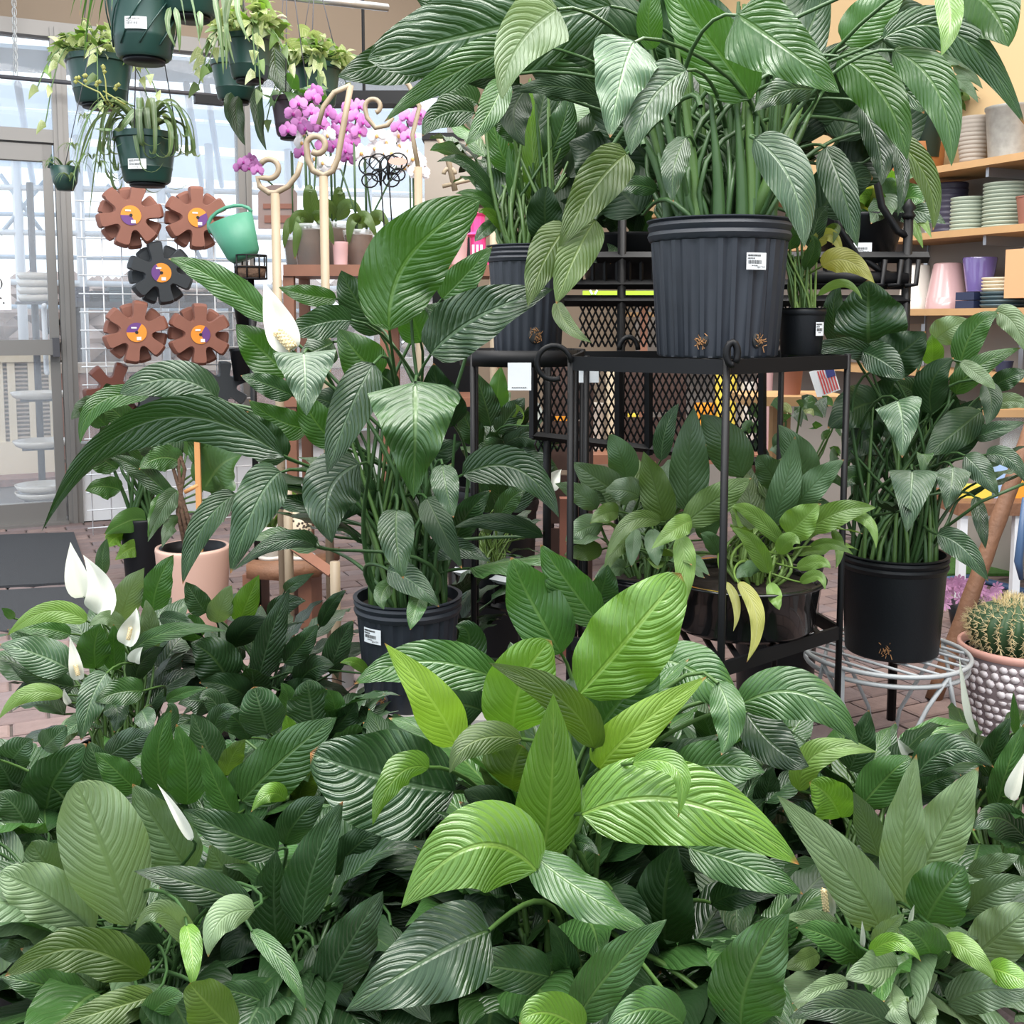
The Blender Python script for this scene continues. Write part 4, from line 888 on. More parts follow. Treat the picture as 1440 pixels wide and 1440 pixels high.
on_shelf(1268, 1318, 373, zs3, INV, 'white_glaze', 'upturned_pot', 'upturned white glazed pot on the wall shelf', 'pot')
on_shelf(1308, 1364, 370, zs3, INV, 'blush', 'upturned_pot', 'upturned blush pink glazed pot on the wall shelf', 'pot')
on_shelf(1358, 1404, 362, zs3+.075, [(.72, 0), (1, .95), (.97, 1), (.01, 1)], 'lilac', 'glazed_pot', 'glossy purple pot standing on navy trays', 'pot')
c = hit(1374, 300, KO-NB*.11, NB)
for i, z in enumerate((.0, .037)):
    c.z = zs3+z+.017; tag(MB().box(c, (.10, .11, .034), (Bd, NB, Z)).build('navy_tray', 'navy', smooth=False), 'navy square tray under the purple pot, %s of two' % ('lower' if i == 0 else 'upper'), 'tray', 'navy trays')
saucers(1386, 1446, 410, zs3, 4, 'teal_dark', 'dark teal saucer beside the purple pot', .12)
zz = hit(1416, 410, KO-NB*.12, NB).z; saucers(1387, 1445, 390, zz, 4, 'cream_glaze', 'cream saucer stacked upon the dark teal ones', .12)
c = hit(1440, 370, KO-NB*.05, NB); c.z = zs3+.14; tag(MB().box(c, (.1, .1, .2), (Bd, NB, Z)).build('tan_box', 'card_tan', smooth=False), 'tan cardboard box at the edge of the shelf above the cream saucers', 'box')
on_shelf(1354, 1376, 497, zs4, [(.6, 0), (1, .95), (.95, 1), (.9, .6), (.01, .6)], 'lilac', 'cup', 'little purple cup on the lower wall shelf', 'cup')
on_shelf(1378, 1408, 508, zs4, POT, 'white_glaze', 'cup', 'small white cup beside the little purple cup', 'cup')
on_shelf(1408, 1434, 508, zs4, POT, 'navy', 'cup', 'small navy cup beside the small white cup', 'cup')
card = MB(); p = hit(1338, 62, KO-NB*(SHELF-.005), NB); card.box(p-Z*.0, (.09, .004, .11), (Bd, NB, Z)); tag(card.build('paper_note', 'paper_white', smooth=False), 'white paper note pinned to the tan wall', 'note')
# green hanging pot in the wicker basket
c = hit(1300, 300, KO-NB*.14, NB); r = pxm(44, c.y)/2; c.z = zs1+.07
hp = thing('potted_trailing_plant', c, 'green plastic pot with a trailing pale-leaved plant set in the wicker basket', 'potted plant')
h = hit(1300, 150, KO-NB*.14, NB).z-c.z; MB().lathe(c, [(r*.75, 0), (r*.97, h*.92), (r*1.03, h*.93), (r*1.03, h), (r*.93, h), (r*.9, h*.8), (.01, h*.8)], 28).build('pot', 'pot_green', hp)
pothos(hp, c, r, h, 26, .42, 1.5, .12, ['mg', 'plainleaf', 'gv'], 31)
for i, (bx, by, tx, ty, w) in enumerate(((1340, 95, 1382, 125, 16), (1340, 110, 1376, 145, 16), (1330, 80, 1365, 100, 16), (1310, 90, 1350, 92, 20), (1295, 60, 1300, 100, 18))):
    random.seed(i); B, T = P(bx, by, 4.6), P(tx, ty, 4.55); leaf_mesh('leaf', B, (B+T)*.5+Z*.02, T, pxm(w, 4.6), 'mg', hp)
# ------------------------------------------------------------------ black étagère with the big pots
def rod(parent, pts, r, m='black_metal', name='rod', n=8): return MB().tube(pts, r, n).build(name, m, parent)
ZT = 1.085
fl_, fc, frt = P(803, 505, 2.28), P(1022, 505, 2.10), P(1192, 505, 2.36); bl_, brt = V((fl_.x+.05, 2.66, 0)), V((frt.x-.06, 2.70, 0))
st = thing('plant_stand', V((.3, 2.38, 0)), 'black steel two-tier plant stand with scrolled posts under the largest pot', 'plant stand')
def tray(parent, pts, z, th, slats, name):
    mb = MB(); k = len(pts)
    for i in range(k):
        a, b_ = pts[i], pts[(i+1) % k]; d = (b_-a).normalized(); mb.box((a+b_)*.5*V((1, 1, 0)) if False else V(((a.x+b_.x)/2, (a.y+b_.y)/2, z)), ((b_-a).xy.length+.006, .008, th), (V((d.x, d.y, 0)).normalized(), V((-d.y, d.x, 0)).normalized(), Z))
    mb.build(name+'_rim', 'black_metal', parent, smooth=False)
    xs = [p.x for p in pts]; x0, x1 = min(xs), max(xs)
    for i in range(1, slats):
        x = x0+(x1-x0)*i/slats; ys = []
        for j in range(k):
            a, b_ = pts[j], pts[(j+1) % k]
            if (a.x-x)*(b_.x-x) < 0: t = (x-a.x)/(b_.x-a.x); ys.append(a.y+(b_.y-a.y)*t)
        if len(ys) > 1: MB().box(V((x, (min(ys)+max(ys))/2, z-th*.2)), (.012, max(ys)-min(ys), .006)).build('slat', 'black_metal', parent, smooth=False)
poly = [V((p.x, p.y, 0)) for p in (fl_, fc, frt, brt, bl_)]
tray(st, poly, ZT-.018, .03, 14, 'top_shelf')
tray(st, poly, .455, .03, 14, 'lower_shelf')
for p, top in ((fl_, ZT), (fc, ZT+.02), (frt, ZT), (brt, ZT), (bl_, ZT)): rod(st, [V((p.x, p.y, 0)), V((p.x, p.y, top))], .0075 if p is not fc else .008, name='post')
# scrolls: loop on the first post, hook on the front post
c = P(779, 510, 2.27); rod(st, [P(803, 560, 2.28), P(803, 510, 2.28)]+[c+V((math.cos(q)*.036, 0, math.sin(q)*.036)) for q in [.2+(2*pi*.78)*k/16 for k in range(17)]], .006, name='scroll')
c = P(1029, 497, 2.09); rod(st, [c+V((math.cos(q)*.011, -.004, math.sin(q)*.022)) for q in [pi*1.6-(pi*1.9)*k/12 for k in range(13)]], .007, name='scroll')
c = P(884, 492, 2.5); rod(st, [c+V((math.cos(q)*.022, 0, math.sin(q)*.03)) for q in [pi*k/10 for k in range(11)]], .006, name='scroll')
rod(st, [P(825, 500, 2.6), V((P(825, 500, 2.6).x, 2.6, 0))], .0075, name='post')
# round shelf beside it
cs = P(735, 490, 2.74); cs.z = 0; rs = .155
st2 = thing('plant_stand', cs, 'black steel round-shelf plant stand with a white tag on its rim', 'plant stand')
MB().lathe(cs, [(rs, ZT-.04), (rs+.006, ZT-.04), (rs+.006, ZT), (rs, ZT), (rs, ZT-.04)], 40, cap0=False).build('shelf_rim', 'black_metal', st2)
for k in range(7): x = -rs+(k+1)*rs/4; L = math.sqrt(max(.0001, rs*rs-x*x))*2; MB().box(cs+V((x, 0, ZT-.01)), (.012, L, .006)).build('slat', 'black_metal', st2, smooth=False)
for q in (-2.5, -.55, .55, 2.5): p = cs+V((math.cos(q)*rs, math.sin(q)*rs, 0)); rod(st2, [p, p+Z*ZT], .0075, name='post')
a = P(714, 512, 2.58); tg = MB().prism([P(714, 510, 2.575), P(747, 510, 2.575), P(747, 549, 2.575), P(714, 549, 2.575)], V((0, 1, 0)), .001)
g = random.Random(2); 
for i in range(7): tg.box(P(721+i*3, 545, 2.574), (.004, .001, .0015), mi=1)
tag(tg.build('price_tag', ['paper_white', 'ink_black'], st2, smooth=False), 'blank white card tag')
tg = MB().prism([P(814, 518, 2.6), P(842, 518, 2.6), P(842, 538, 2.6), P(814, 538, 2.6)], V((0, 1, 0)), .001); tag(tg.build('price_tag', 'paper_white', st, smooth=False), 'white card tag')

# ------------------------------------------------------------------ black garden rack with slatted trays and mesh panels behind
DR = 3.0
mat('backdrop_brown', (.055, .027, .02), rough=.6, noise=.3)
rk = thing('garden_rack', V((P(1060, 500, DR).x, DR, 0)), 'black wrought-iron rack with slatted tray edges and expanded mesh panels', 'rack')
for px, y0 in ((875, 300), (1278, 300), (770, 510)): p = P(px, y0, DR); rod(rk, [V((p.x, DR, 0)), p], .013, name='post', n=6)
p = P(1278, 298, DR); MB().lathe(p-Z*.02, [(.014, 0), (.02, .01), (.012, .02), (.02, .032), (.004, .055)], 10).build('finial', 'black_metal', rk)
for y in (362, 400, 423): MB().tube([P(790, y, DR), P(1305 if y == 362 else 1278, y, DR)], .016 if y != 400 else .014, 4).build('rail', 'black_metal', rk, smooth=False)
for px in list(range(800, 940, 17))+list(range(1160, 1290, 26)): MB().tube([P(px, 362, DR), P(px, 400, DR)], .006, 4).build('baluster', 'black_metal', rk, smooth=False)
rod(rk, [P(1232, 190, DR), P(1232, 250, DR), P(1240, 290, DR), P(1262, 325, DR), P(1276, 332, DR)], .011, name='scroll')
rod(rk, [P(1172, 290, DR), P(1180, 320, DR), P(1205, 358, DR), P(1240, 382, DR), P(1272, 393, DR)], .009, name='scroll')
for px in (1245, 1268, 1292): rod(rk, [P(px, 365, DR-.02), P(px-4, 400, DR-.02), P(px-20, 402, DR-.02)], .007, name='foot_bar')
MB().tube([P(1140, 390, DR), P(1275, 392, DR)], .02, 8).build('tray_roll', 'black_metal', rk)
for y, xa, xb in ((362, 1160, 1300), (400, 800, 960)):
    z_ = P(xa, y, DR).z; 
    for k in range(7): t = k/6; MB().box((P(xa, y, DR).x*(1-t)+P(xb, y, DR).x*t, DR+.19, z_+.004), (.014, .38, .008)).build('tray_slat', 'black_metal', rk, smooth=False)
def mesh_panel(parent, x0, x1, y0, y1, d, cw=9, chh=20):
    mb = MB(); nx = int((x1-x0)/cw); ny = int((y1-y0)/(chh/2))
    for i in range(nx+1):
        for s in (0, 1):
            pts = [P(x0+cw*(i+(.5 if j % 2 else s)), y0+j*chh/2, d+(.002 if s else 0)) for j in range(ny+1)]
            mb.tube(pts, .0034, 3, caps=False)
    o = mb.build('expanded_mesh', 'black_metal', parent, smooth=False); o['kind'] = 'stuff'; return o
mesh_panel(rk, 815, 1150, 428, 492, DR); mesh_panel(rk, 752, 1075, 505, 638, DR)
for x0, y0, x1, y1 in ((748, 612, 1075, 650), (750, 500, 750, 616), (1072, 505, 1072, 650), (912, 500, 912, 640), (870, 505, 870, 630)): MB().tube([P(x0, y0, DR-.01), P(x1, y1, DR-.01)], .012, 4).build('frame_bar', 'black_metal', rk, smooth=False)
# display table far behind, its goods showing through the mesh
DT = 4.6; tz = P(900, 640, DT).z
tb = thing('display_table', V((P(900, 600, DT).x, DT, 0)), 'brown wooden display table behind the black rack', 'table')
a, b_ = P(700, 640, DT), P(1120, 640, DT); MB().box(((a.x+b_.x)/2, DT+.25, tz-.02), (b_.x-a.x, .5, .04)).build('table_top', 'brown_wood', tb, smooth=False)
for px in (720, 1100):
    for dd in (.05, .45): p = P(px, 640, DT); MB().box((p.x, DT+dd, (tz-.04)/2), (.05, .05, tz-.04)).build('leg', 'brown_wood', tb, smooth=False)
for i, (x0, x1, y0, m, lb) in enumerate(((765, 800, 560, 'orange_card', 'orange carton'), (805, 850, 575, 'white_glaze', 'white bowl'), (850, 878, 520, 'cream_glaze', 'tall cream jar'), (880, 905, 590, 'yellow_card', 'squat yellow jar'), (905, 945, 600, 'terracotta', 'terracotta bowl'),
        (975, 1003, 575, 'orange_card', 'squat orange jar'), (1003, 1035, 515, 'yellow_card', 'tall yellow jar'), (1038, 1062, 545, 'white_glaze', 'white jar'), (1062, 1085, 515, 'blush', 'pink jar'))):
    tub('goods_jar', x0, x1, y0, 640, DT+.22, m, lb+' on the table behind the mesh', 'jar', .8, tz)
for x0, x1, y0, lb in ((872, 962, 505, 'dark stained wooden crate behind the mesh, beside the tall yellow jar'), (770, 830, 512, 'dark stained wooden crate behind the mesh, beside the orange carton')):  # crates added as a dark backdrop for the mesh
    cr = thing('backdrop_crate', V((P((x0+x1)/2, 560, 3.9).x, 3.95, 0)), lb, 'crate'); w_ = pxm(x1-x0, 3.9); zt_ = P(x0, y0, 3.9).z; cx_ = P((x0+x1)/2, 560, 3.9).x
    for k in range(5): MB().box((cx_, 3.9, zt_*(k+.5)/5), (w_, .02, zt_/5-.02)).build('plank', 'backdrop_brown', cr, smooth=False)
    for sx in (-1, 1): MB().box((cx_+sx*w_*.46, 3.95, zt_/2), (.04, .08, zt_)).build('corner_post', 'backdrop_brown', cr, smooth=False)
p = P(910, 417, 4.4); lc = MB().box(p, (pxm(180, 4.4), .01, pxm(16, 4.4)))
for k in range(6): q = k*pi/3; lc.box(p+V((-.22+.02*math.cos(q), -.007, .02*math.sin(q))), (.02, .002, .008), (V((math.cos(q), 0, math.sin(q))), V((0, 1, 0)), V((-math.sin(q), 0, math.cos(q)))), 1)
lc.box(p+V((0, .1, -p.z/2-.01)), (.03, .03, p.z-.03), mi=2)
tag(lc.build('banner_card', ['lime_card', 'paper_white', 'brown_wood'], smooth=False), 'lime green banner card with white flower behind the rack', 'sign')
# slatted black tray stand with small pots, low beside the black pot
dtr = 2.95; a, b_ = P(645, 795, dtr), P(722, 818, dtr-.12); tr = thing('tray_stand', V((P(690, 830, dtr).x, dtr, 0)), 'low black slatted tray stand holding a small lily pot', 'plant stand')
zt = P(690, 812, dtr).z; zl = P(690, 850, dtr).z; cx = P(690, 830, dtr).x
fa, fb = P(640, 797, dtr+.08), P(735, 822, dtr-.08)
for z0, rr in ((zt, .012), (zl, .010)):
    MB().tube([V((fa.x, fa.y, z0)), V((fb.x, fb.y, z0))], rr, 4).build('rail', 'grey_metal' if z0 == zt else 'black_metal', tr, smooth=False)
    MB().tube([V((fa.x, fa.y+.3, z0)), V((fb.x, fb.y+.3, z0))], rr, 4).build('rail', 'black_metal', tr, smooth=False)
for k in range(6): t = k/5; x, y = fa.x+(fb.x-fa.x)*t, fa.y+(fb.y-fa.y)*t; MB().tube([V((x, y, zl)), V((x, y, zt))], .006, 4).build('baluster', 'black_metal', tr, smooth=False)
for k in range(6): t = k/5; x, y = fa.x+(fb.x-fa.x)*t, fa.y+(fb.y-fa.y)*t; MB().tube([V((x, y, zl)), V((x, y+.3, zl))], .006, 4).build('slat', 'black_metal', tr, smooth=False)
for t in (0, 1):
    for dy in (0, .3): x, y = fa.x+(fb.x-fa.x)*t, fa.y+(fb.y-fa.y)*t+dy; rod(tr, [V((x, y, 0)), V((x, y, zt))], .01, name='leg')

# ------------------------------------------------------------------ the right side: round wire stand, cactus, rustic ladder leg, table
cw = P(1245, 925, 2.62); rw = .2; zw = P(1245, 917, 2.6).z
ws = thing('wire_stand', V((cw.x, 2.62, 0)), 'round pale grey wire plant stand with curved legs', 'plant stand'); c0 = V((cw.x, 2.62, 0))
for rr, z in ((rw, zw-.004), (rw*.97, zw-.03)): MB().tube([c0+V((math.cos(q)*rr, math.sin(q)*rr, z)) for q in [2*pi*k/40 for k in range(40)]], .006, 6, closed=True).build('ring', 'grey_metal', ws)
for k in range(7): x = -rw+(k+1)*rw/4; L = math.sqrt(rw*rw-x*x); MB().tube([c0+V((x*.8-.6*L, x*.6+.8*L, zw-.006)), c0+V((x*.8+.6*L, x*.6-.8*L, zw-.006))], .004, 5).build('cross_wire', 'grey_metal', ws)
for k in range(4):
    q = pi/4+k*pi/2-.35; e = V((math.cos(q), math.sin(q), 0))
    for s in (-1, 1):
        f = V((-math.sin(q), math.cos(q), 0))*s
        MB().tube([c0+e*rw+Z*(zw-.01), c0+e*(rw*.9)+f*rw*.2+Z*zw*.75, c0+e*(rw*.78)+f*rw*.5+Z*zw*.35, c0+e*(rw*.8)+f*rw*.62], .0055, 6).build('leg', 'grey_metal', ws)
p = c0+V((-.155, -.13, 0)); MB().box(p+Z*(zw/2), (.022, .012, zw)).build('flat_leg', 'grey_metal', ws, smooth=False)
# cactus in the pebbled pot
dc = 2.75; cc = onfloor(1425, 1045); cc = V((P(1428, 900, dc).x, dc, 0)); zr = P(1428, 905, dc).z; rp = pxm(150, dc)/2
cp = thing('potted_cactus', cc, 'golden barrel cactus in a white pebble-textured pot with pink rim', 'cactus')
pot = MB().lathe(cc, [(rp*.62, 0), (rp*.8, zr*.3), (rp*.93, zr*.62), (rp*.985, zr*.93), (rp*.9, zr*.94)], 48).build('pot', 'pebble_gap', cp)
MB().lathe(cc, [(rp*.985, zr*.93), (rp*1.03, zr*.95), (rp*1.03, zr), (rp*.96, zr), (rp*.93, zr*.93)], 48, cap0=False).build('rim', 'pink_rim', cp)
g = random.Random(4)
prof = lambda z: rp*(.62+.365*(1-(1-z)**1.7))
peb = MB(); z = .03; k = 0
while z < .91:
    r = prof(z); n = int(2*pi*r/.0245)
    for i in range(n):
        q = 2*pi*(i+(k % 2)*.5)/n+g.uniform(-.03, .03)
        if math.sin(q) > .35: continue
        zz = (z+g.uniform(-.004, .004))*zr; e = V((math.cos(q), math.sin(q), 0)); t = V((-math.sin(q), math.cos(q), 0))
        peb.blob(cc+e*(r+.0005)+Z*zz, (.0134*g.uniform(.82, 1.08), .0126*g.uniform(.82, 1.08), .0024), 7, ax=(t, Z, e))
    z += .0218/zr; k += 1
o = peb.build('pebble_relief', 'pebble', pot); o['kind'] = 'stuff'
rc = pxm(122, dc)/2; cb = cc+Z*(zr-.02); mb = MB(); n = 24; rows = 12
prof_c = [(rc*(.75+.25*math.sin(min(1, i/6)*pi/2)) if i < 6 else rc*math.cos((i-6)/6*pi/2*.97)**.7, rc*1.25*(i/rows)**.9) for i in range(rows+1)]
MB().lathe(cb, prof_c, n*4, mod=lambda q, i: 1+.075*math.cos(q*n) if i < 11 else 1, cap1=True).build('cactus_body', 'cactus', cp)
MB().lathe(cc+Z*(zr-.03), [(rp*.95, .0), (.01, .01)], 24, cap0=False).build('gravel', 'soil', cp)
spn = MB()
for k in range(n):
    q = 2*pi*k/n
    if math.sin(q) > .5: continue
    for i in range(1, 12):
        r, z = prof_c[i]; c = cb+V((math.cos(q)*r*1.075, math.sin(q)*r*1.075, z)); e = V((math.cos(q), math.sin(q), (i-5)/8)).normalized()
        for j in range(9):
            dd = (e+V((g.uniform(-1, 1), g.uniform(-1, 1), g.uniform(-1, 1)))*.9).normalized(); spn.tube([c, c+dd*g.uniform(.010, .022)], [.0009, .0003], 3, caps=False)
for i in range(260):
    q = g.uniform(0, 6.28); r = rc*.45*math.sqrt(g.random()); c = cb+V((math.cos(q)*r, math.sin(q)*r, rc*1.22-r*.25)); spn.tube([c, c+V((g.uniform(-.012, .012), g.uniform(-.012, .012), g.uniform(.012, .03)))], [.0013, .0005], 3, caps=False)
o = spn.build('spines', 'spine', cp, smooth=False); o['kind'] = 'stuff'
# rustic ladder leg
a, b_ = onfloor(1312, 985), P(1455, 590, 3.35); d = b_-a; ld = thing('rustic_ladder', a, 'peeled log ladder leaning beside the cactus', 'ladder')
MB().tube([a+d*t for t in [k/14 for k in range(15)]], [.0245+.0012*math.sin(k*2.9) for k in range(15)], 12).build('rail', 'log_wood', ld)
for t in (.22, .46): p = a+d*t; MB().blob(p+V((.004, -.021, 0)), .009, 8).build('knot', 'log_wood', ld)
# lower table with white legs, cards, jars
DL = 4.2; tzz = P(1410, 708, DL).z; lt = thing('low_table', V((P(1430, 700, DL).x, DL+.2, 0)), 'low rough wooden table on white legs behind the log ladder', 'table')
a, b_ = P(1348, 708, DL), P(1500, 708, DL); MB().box(((a.x+b_.x)/2, DL+.2, tzz-.025), (b_.x-a.x, .4, .05)).build('table_top', 'log_wood', lt, smooth=False)
for px, w_ in ((1432, .03), (1355, .03)):
    for dd in (.03, .37): p = P(px, 700, DL+dd); MB().box((p.x, DL+dd, (tzz-.05)/2), (w_, .03, tzz-.05)).build('leg', 'white_paint', lt, smooth=False)
for x0, x1, y0, y1, m, lb in ((1352, 1395, 688, 706, 'yellow_card', 'yellow boxed seed tin lying'), (1418, 1450, 662, 706, 'orange_card', 'orange round tin standing'), (1402, 1418, 640, 706, 'sky_card', 'pale blue card standing')):
    p0, p1 = P(x0, y0, DL+.12), P(x1, y1, DL+.12); tag(MB().box(((p0.x+p1.x)/2, DL+.15, tzz+(p0.z-p1.z)/2), (p1.x-p0.x, .05, p0.z-p1.z)).build('carton', m, smooth=False), lb+' on the low rough table', 'carton')
p = P(1425, 575, DL+.1); ut = MB(); ut.box((p.x+.08, DL+.25, p.z-.015), (.36, .4, .03)); tag(ut.build('upper_board', 'shelf_wood', smooth=False), 'wooden board carrying nothing above the glass jar', 'shelf')
tub('glass_jar', 1405, 1438, 582, 650, DL+.2, 'glass_jar', 'clear glass jar under the wooden board behind the ladder', 'jar', .95)
MB_ = MB().tube([P(1442, 700, 3.9), P(1432, 790, 3.9), P(1436, 815, 3.9)], [.012, .016, .008], 8); tag(MB_.build('blue_nozzle', 'blue_tube'), 'blue tool handle hanging under the low table', 'tool')
tag(MB().tube([onfloor(1325, 822)+Z*.02, onfloor(1365, 818)+Z*.02, onfloor(1440, 838)+Z*.02, onfloor(1490, 842)+Z*.02], .015, 8).build('garden_hose', 'blue_tube'), 'dark blue hose lying on the pavers under the low table', 'hose')
tag(MB().prism([onfloor(1310, 812)+Z*.006, onfloor(1425, 812)+Z*.006, onfloor(1412, 776)+Z*.006, onfloor(1305, 776)+Z*.006], Z, .012).build('turf_mat', 'turf', smooth=False), 'green artificial turf mat on the pavers', 'mat')
c = onfloor(1362, 885); asr = thing('pink_flower_pot', c, 'small pot of pink mum flowers on the pavers beside the ladder', 'potted plant')
MB().lathe(c, [(.06, 0), (.08, .1), (.075, .1), (.01, .09)], 16).build('pot', 'black_plastic', asr)
for i in range(46):
    q = g.uniform(0, 6.28); r = .17*math.sqrt(g.random()); cc2 = c+V((math.cos(q)*r-.03, math.sin(q)*r*.6, .13+.06*(1-r/.17)+g.uniform(-.02, .02))); mb = MB()
    for k in range(8): a = k*pi/4; mb.add([cc2, cc2+V((math.cos(a-.3)*.02, -.004, math.sin(a-.3)*.02)), cc2+V((math.cos(a)*.027, -.008, math.sin(a)*.027)), cc2+V((math.cos(a+.3)*.02, -.004, math.sin(a+.3)*.02))], [(0, 1, 2, 3)])
    mb.build('flower', 'pink_aster', asr)
# card with flag, on a short shelf behind the stand
DS = 3.4; fz = P(1130, 556, DS); fs = MB().box((P(1125, 556, DS).x, DS+.15, fz.z-.02), (.34, .3, .03)); fs.box((P(1125, 556, DS).x, DS+.25, fz.z/2-.02), (.06, .06, fz.z-.03))
tag(fs.build('pedestal_shelf', 'shelf_wood', smooth=False), 'small wooden pedestal shelf behind the plant stand', 'shelf')
tub('clay_pot', 1095, 1128, 520, 556, DS+.12, 'terracotta', 'small terracotta pot on the pedestal shelf beside the flag card', 'pot', .8, fz.z-.005)
fp = [P(1138, 523, DS), P(1172, 515, DS), P(1182, 548, DS), P(1150, 560, DS)]
fg = MB().prism([p+V((0, .002, 0)) for p in fp], V((0, 1, 0)), .002)
def fq(u, v, off=-.001): a = fp[0]+(fp[1]-fp[0])*u; b2 = fp[3]+(fp[2]-fp[3])*u; return a+(b2-a)*v+V((0, off, 0))
for k in range(6): u0, u1 = .3+k*.115, .3+k*.115+.06; fg.add([fq(u0, .38), fq(u1, .38), fq(u1, .95), fq(u0, .95)], [(0, 1, 2, 3)], 1)
fg.add([fq(.62, .05), fq(.98, .05), fq(.98, .4), fq(.62, .4)], [(0, 1, 2, 3)], 2)
for k in range(3): fg.add([fq(.3+k*.1, .05), fq(.36+k*.1, .05), fq(.36+k*.1, .38), fq(.3+k*.1, .38)], [(0, 1, 2, 3)], 1)
tag(fg.build('flag_card', ['paper_white', 'red_ink', 'blue_ink'], smooth=False), 'white card printed with a stars and stripes flag behind the stand', 'card')

# ------------------------------------------------------------------ left background: pink pot, dark pot, little white planters
def floor_pot(name, px, rimy, wpx, d, label, m, taper, cat='potted plant', lip=False):
    top = P(px, rimy, d); c = V((top.x, d, 0)); h = top.z; r = pxm(wpx, d)/2; root = thing(name, c, label, cat)
    pr = [(r*taper*.97, 0), (r*taper, .01), (r*.99, h*.93), (r, h*.97), (r*.985, h), (r*.9, h), (r*.88, h*.8)]
    MB().lathe(c, pr, 40).build('pot', m, root)
    if lip: MB().lathe(c, [(r*.885, h*.8), (r*.885, h*1.0), (r*.85, h), (r*.84, h*.8)], 32, cap0=False).build('liner', 'black_plastic', root)
    MB().lathe(c, [(r*.88, h*.86), (.01, h*.88)], 20, cap0=False).build('soil', 'soil', root)
    return root, c, r, h
pk, c, r, h = floor_pot('potted_tree', 271, 768, 104, 3.95, 'blush pink cylinder pot with a braided-stem houseplant and bamboo cane', 'pink_pot', .86, lip=True)
for dx in (-.02, .0, .02): MB().tube([c+V((dx, 0, h*.85)), P(256+dx*300, 720, 3.95), P(252-dx*400, 660, 3.95), P(250+dx*500, 600, 3.93)], [.009, .008, .007, .005], 7).build('trunk', 'bark', pk)
MB().box((P(279, 680, 3.9).x, 3.9, (P(279, 610, 3.9).z+h*.8)/2), (.02, .012, P(279, 610, 3.9).z-h*.8)).build('cane', 'orange_wood', pk, smooth=False)
MB().tube([P(260, 692, 3.9), P(279, 682, 3.9)], .009, 6).build('cane_tie', 'orange_wood', pk)
for i, (bx, by, tx, ty, w, m) in enumerate(((250, 690, 208, 762, 30, 'mg'), (235, 700, 208, 755, 26, 'plainleaf'), (285, 690, 340, 640, 70, 'plainleaf'), (290, 660, 300, 600, 60, 'm'), (255, 640, 200, 620, 50, 'gv'), (250, 640, 170, 600, 45, 'gv'), (240, 620, 225, 570, 40, 'm'),
        (262, 640, 300, 600, 45, 'plainleaf'), (255, 650, 195, 660, 40, 'm'), (300, 700, 330, 690, 40, 'plainleaf'), (310, 640, 345, 600, 50, 'plainleaf'), (250, 735, 228, 770, 24, 'mg'), (245, 705, 150, 640, 30, 'd'), (290, 720, 315, 735, 30, 'm'))):
    random.seed(100+i); B, T = P(bx, by, 3.95), P(tx, ty, 3.85); leaf_mesh('leaf', B, (B+T)*.5+Z*.03, T, pxm(w, 3.9), m, pk, 15); MB().tube([P(252, (by+720)/2, 3.95), B], .004, 5).build('stem', 'stem', pk)
zp, c, r, h = floor_pot('potted_plant', 200, 727, 62, 4.7, 'black nursery pot with thick upright green stalks beside the wire grid', 'black_plastic', .82)
for i in range(16):
    q = random.uniform(0, 6.28); B = c+V((math.cos(q)*r*.5, math.sin(q)*r*.5, h*.86)); T = P(random.uniform(150, 225), random.uniform(640, 690), 4.65)
    MB().tube(bez(B, B+Z*.1, T-Z*.06, T, 5), [.011, .010, .009, .008, .007, .005], 6).build('stem', 'stem_dark', zp)
for i, (bx, by, tx, ty, w, m) in enumerate(((165, 660, 110, 640, 36, 'm'), (160, 640, 95, 660, 30, 'd'), (180, 650, 140, 600, 40, 'd'), (200, 650, 190, 590, 40, 'm'), (215, 660, 245, 620, 36, 'gv'), (170, 690, 120, 690, 34, 'm'), (150, 600, 110, 575, 34, 'm'), (140, 570, 100, 590, 28, 'd'), (165, 580, 150, 540, 30, 'd'), (175, 755, 150, 770, 34, 'l'), (200, 770, 162, 788, 26, 'l'), (205, 730, 147, 752, 36, 'plainleaf'), (190, 610, 135, 560, 36, 'm'), (225, 640, 185, 625, 30, 'gv'))):
    random.seed(200+i); B, T = P(bx, by, 4.65), P(tx, ty, 4.5); leaf_mesh('leaf', B, (B+T)*.5+Z*.02, T, pxm(w, 4.6), m, zp, 10)
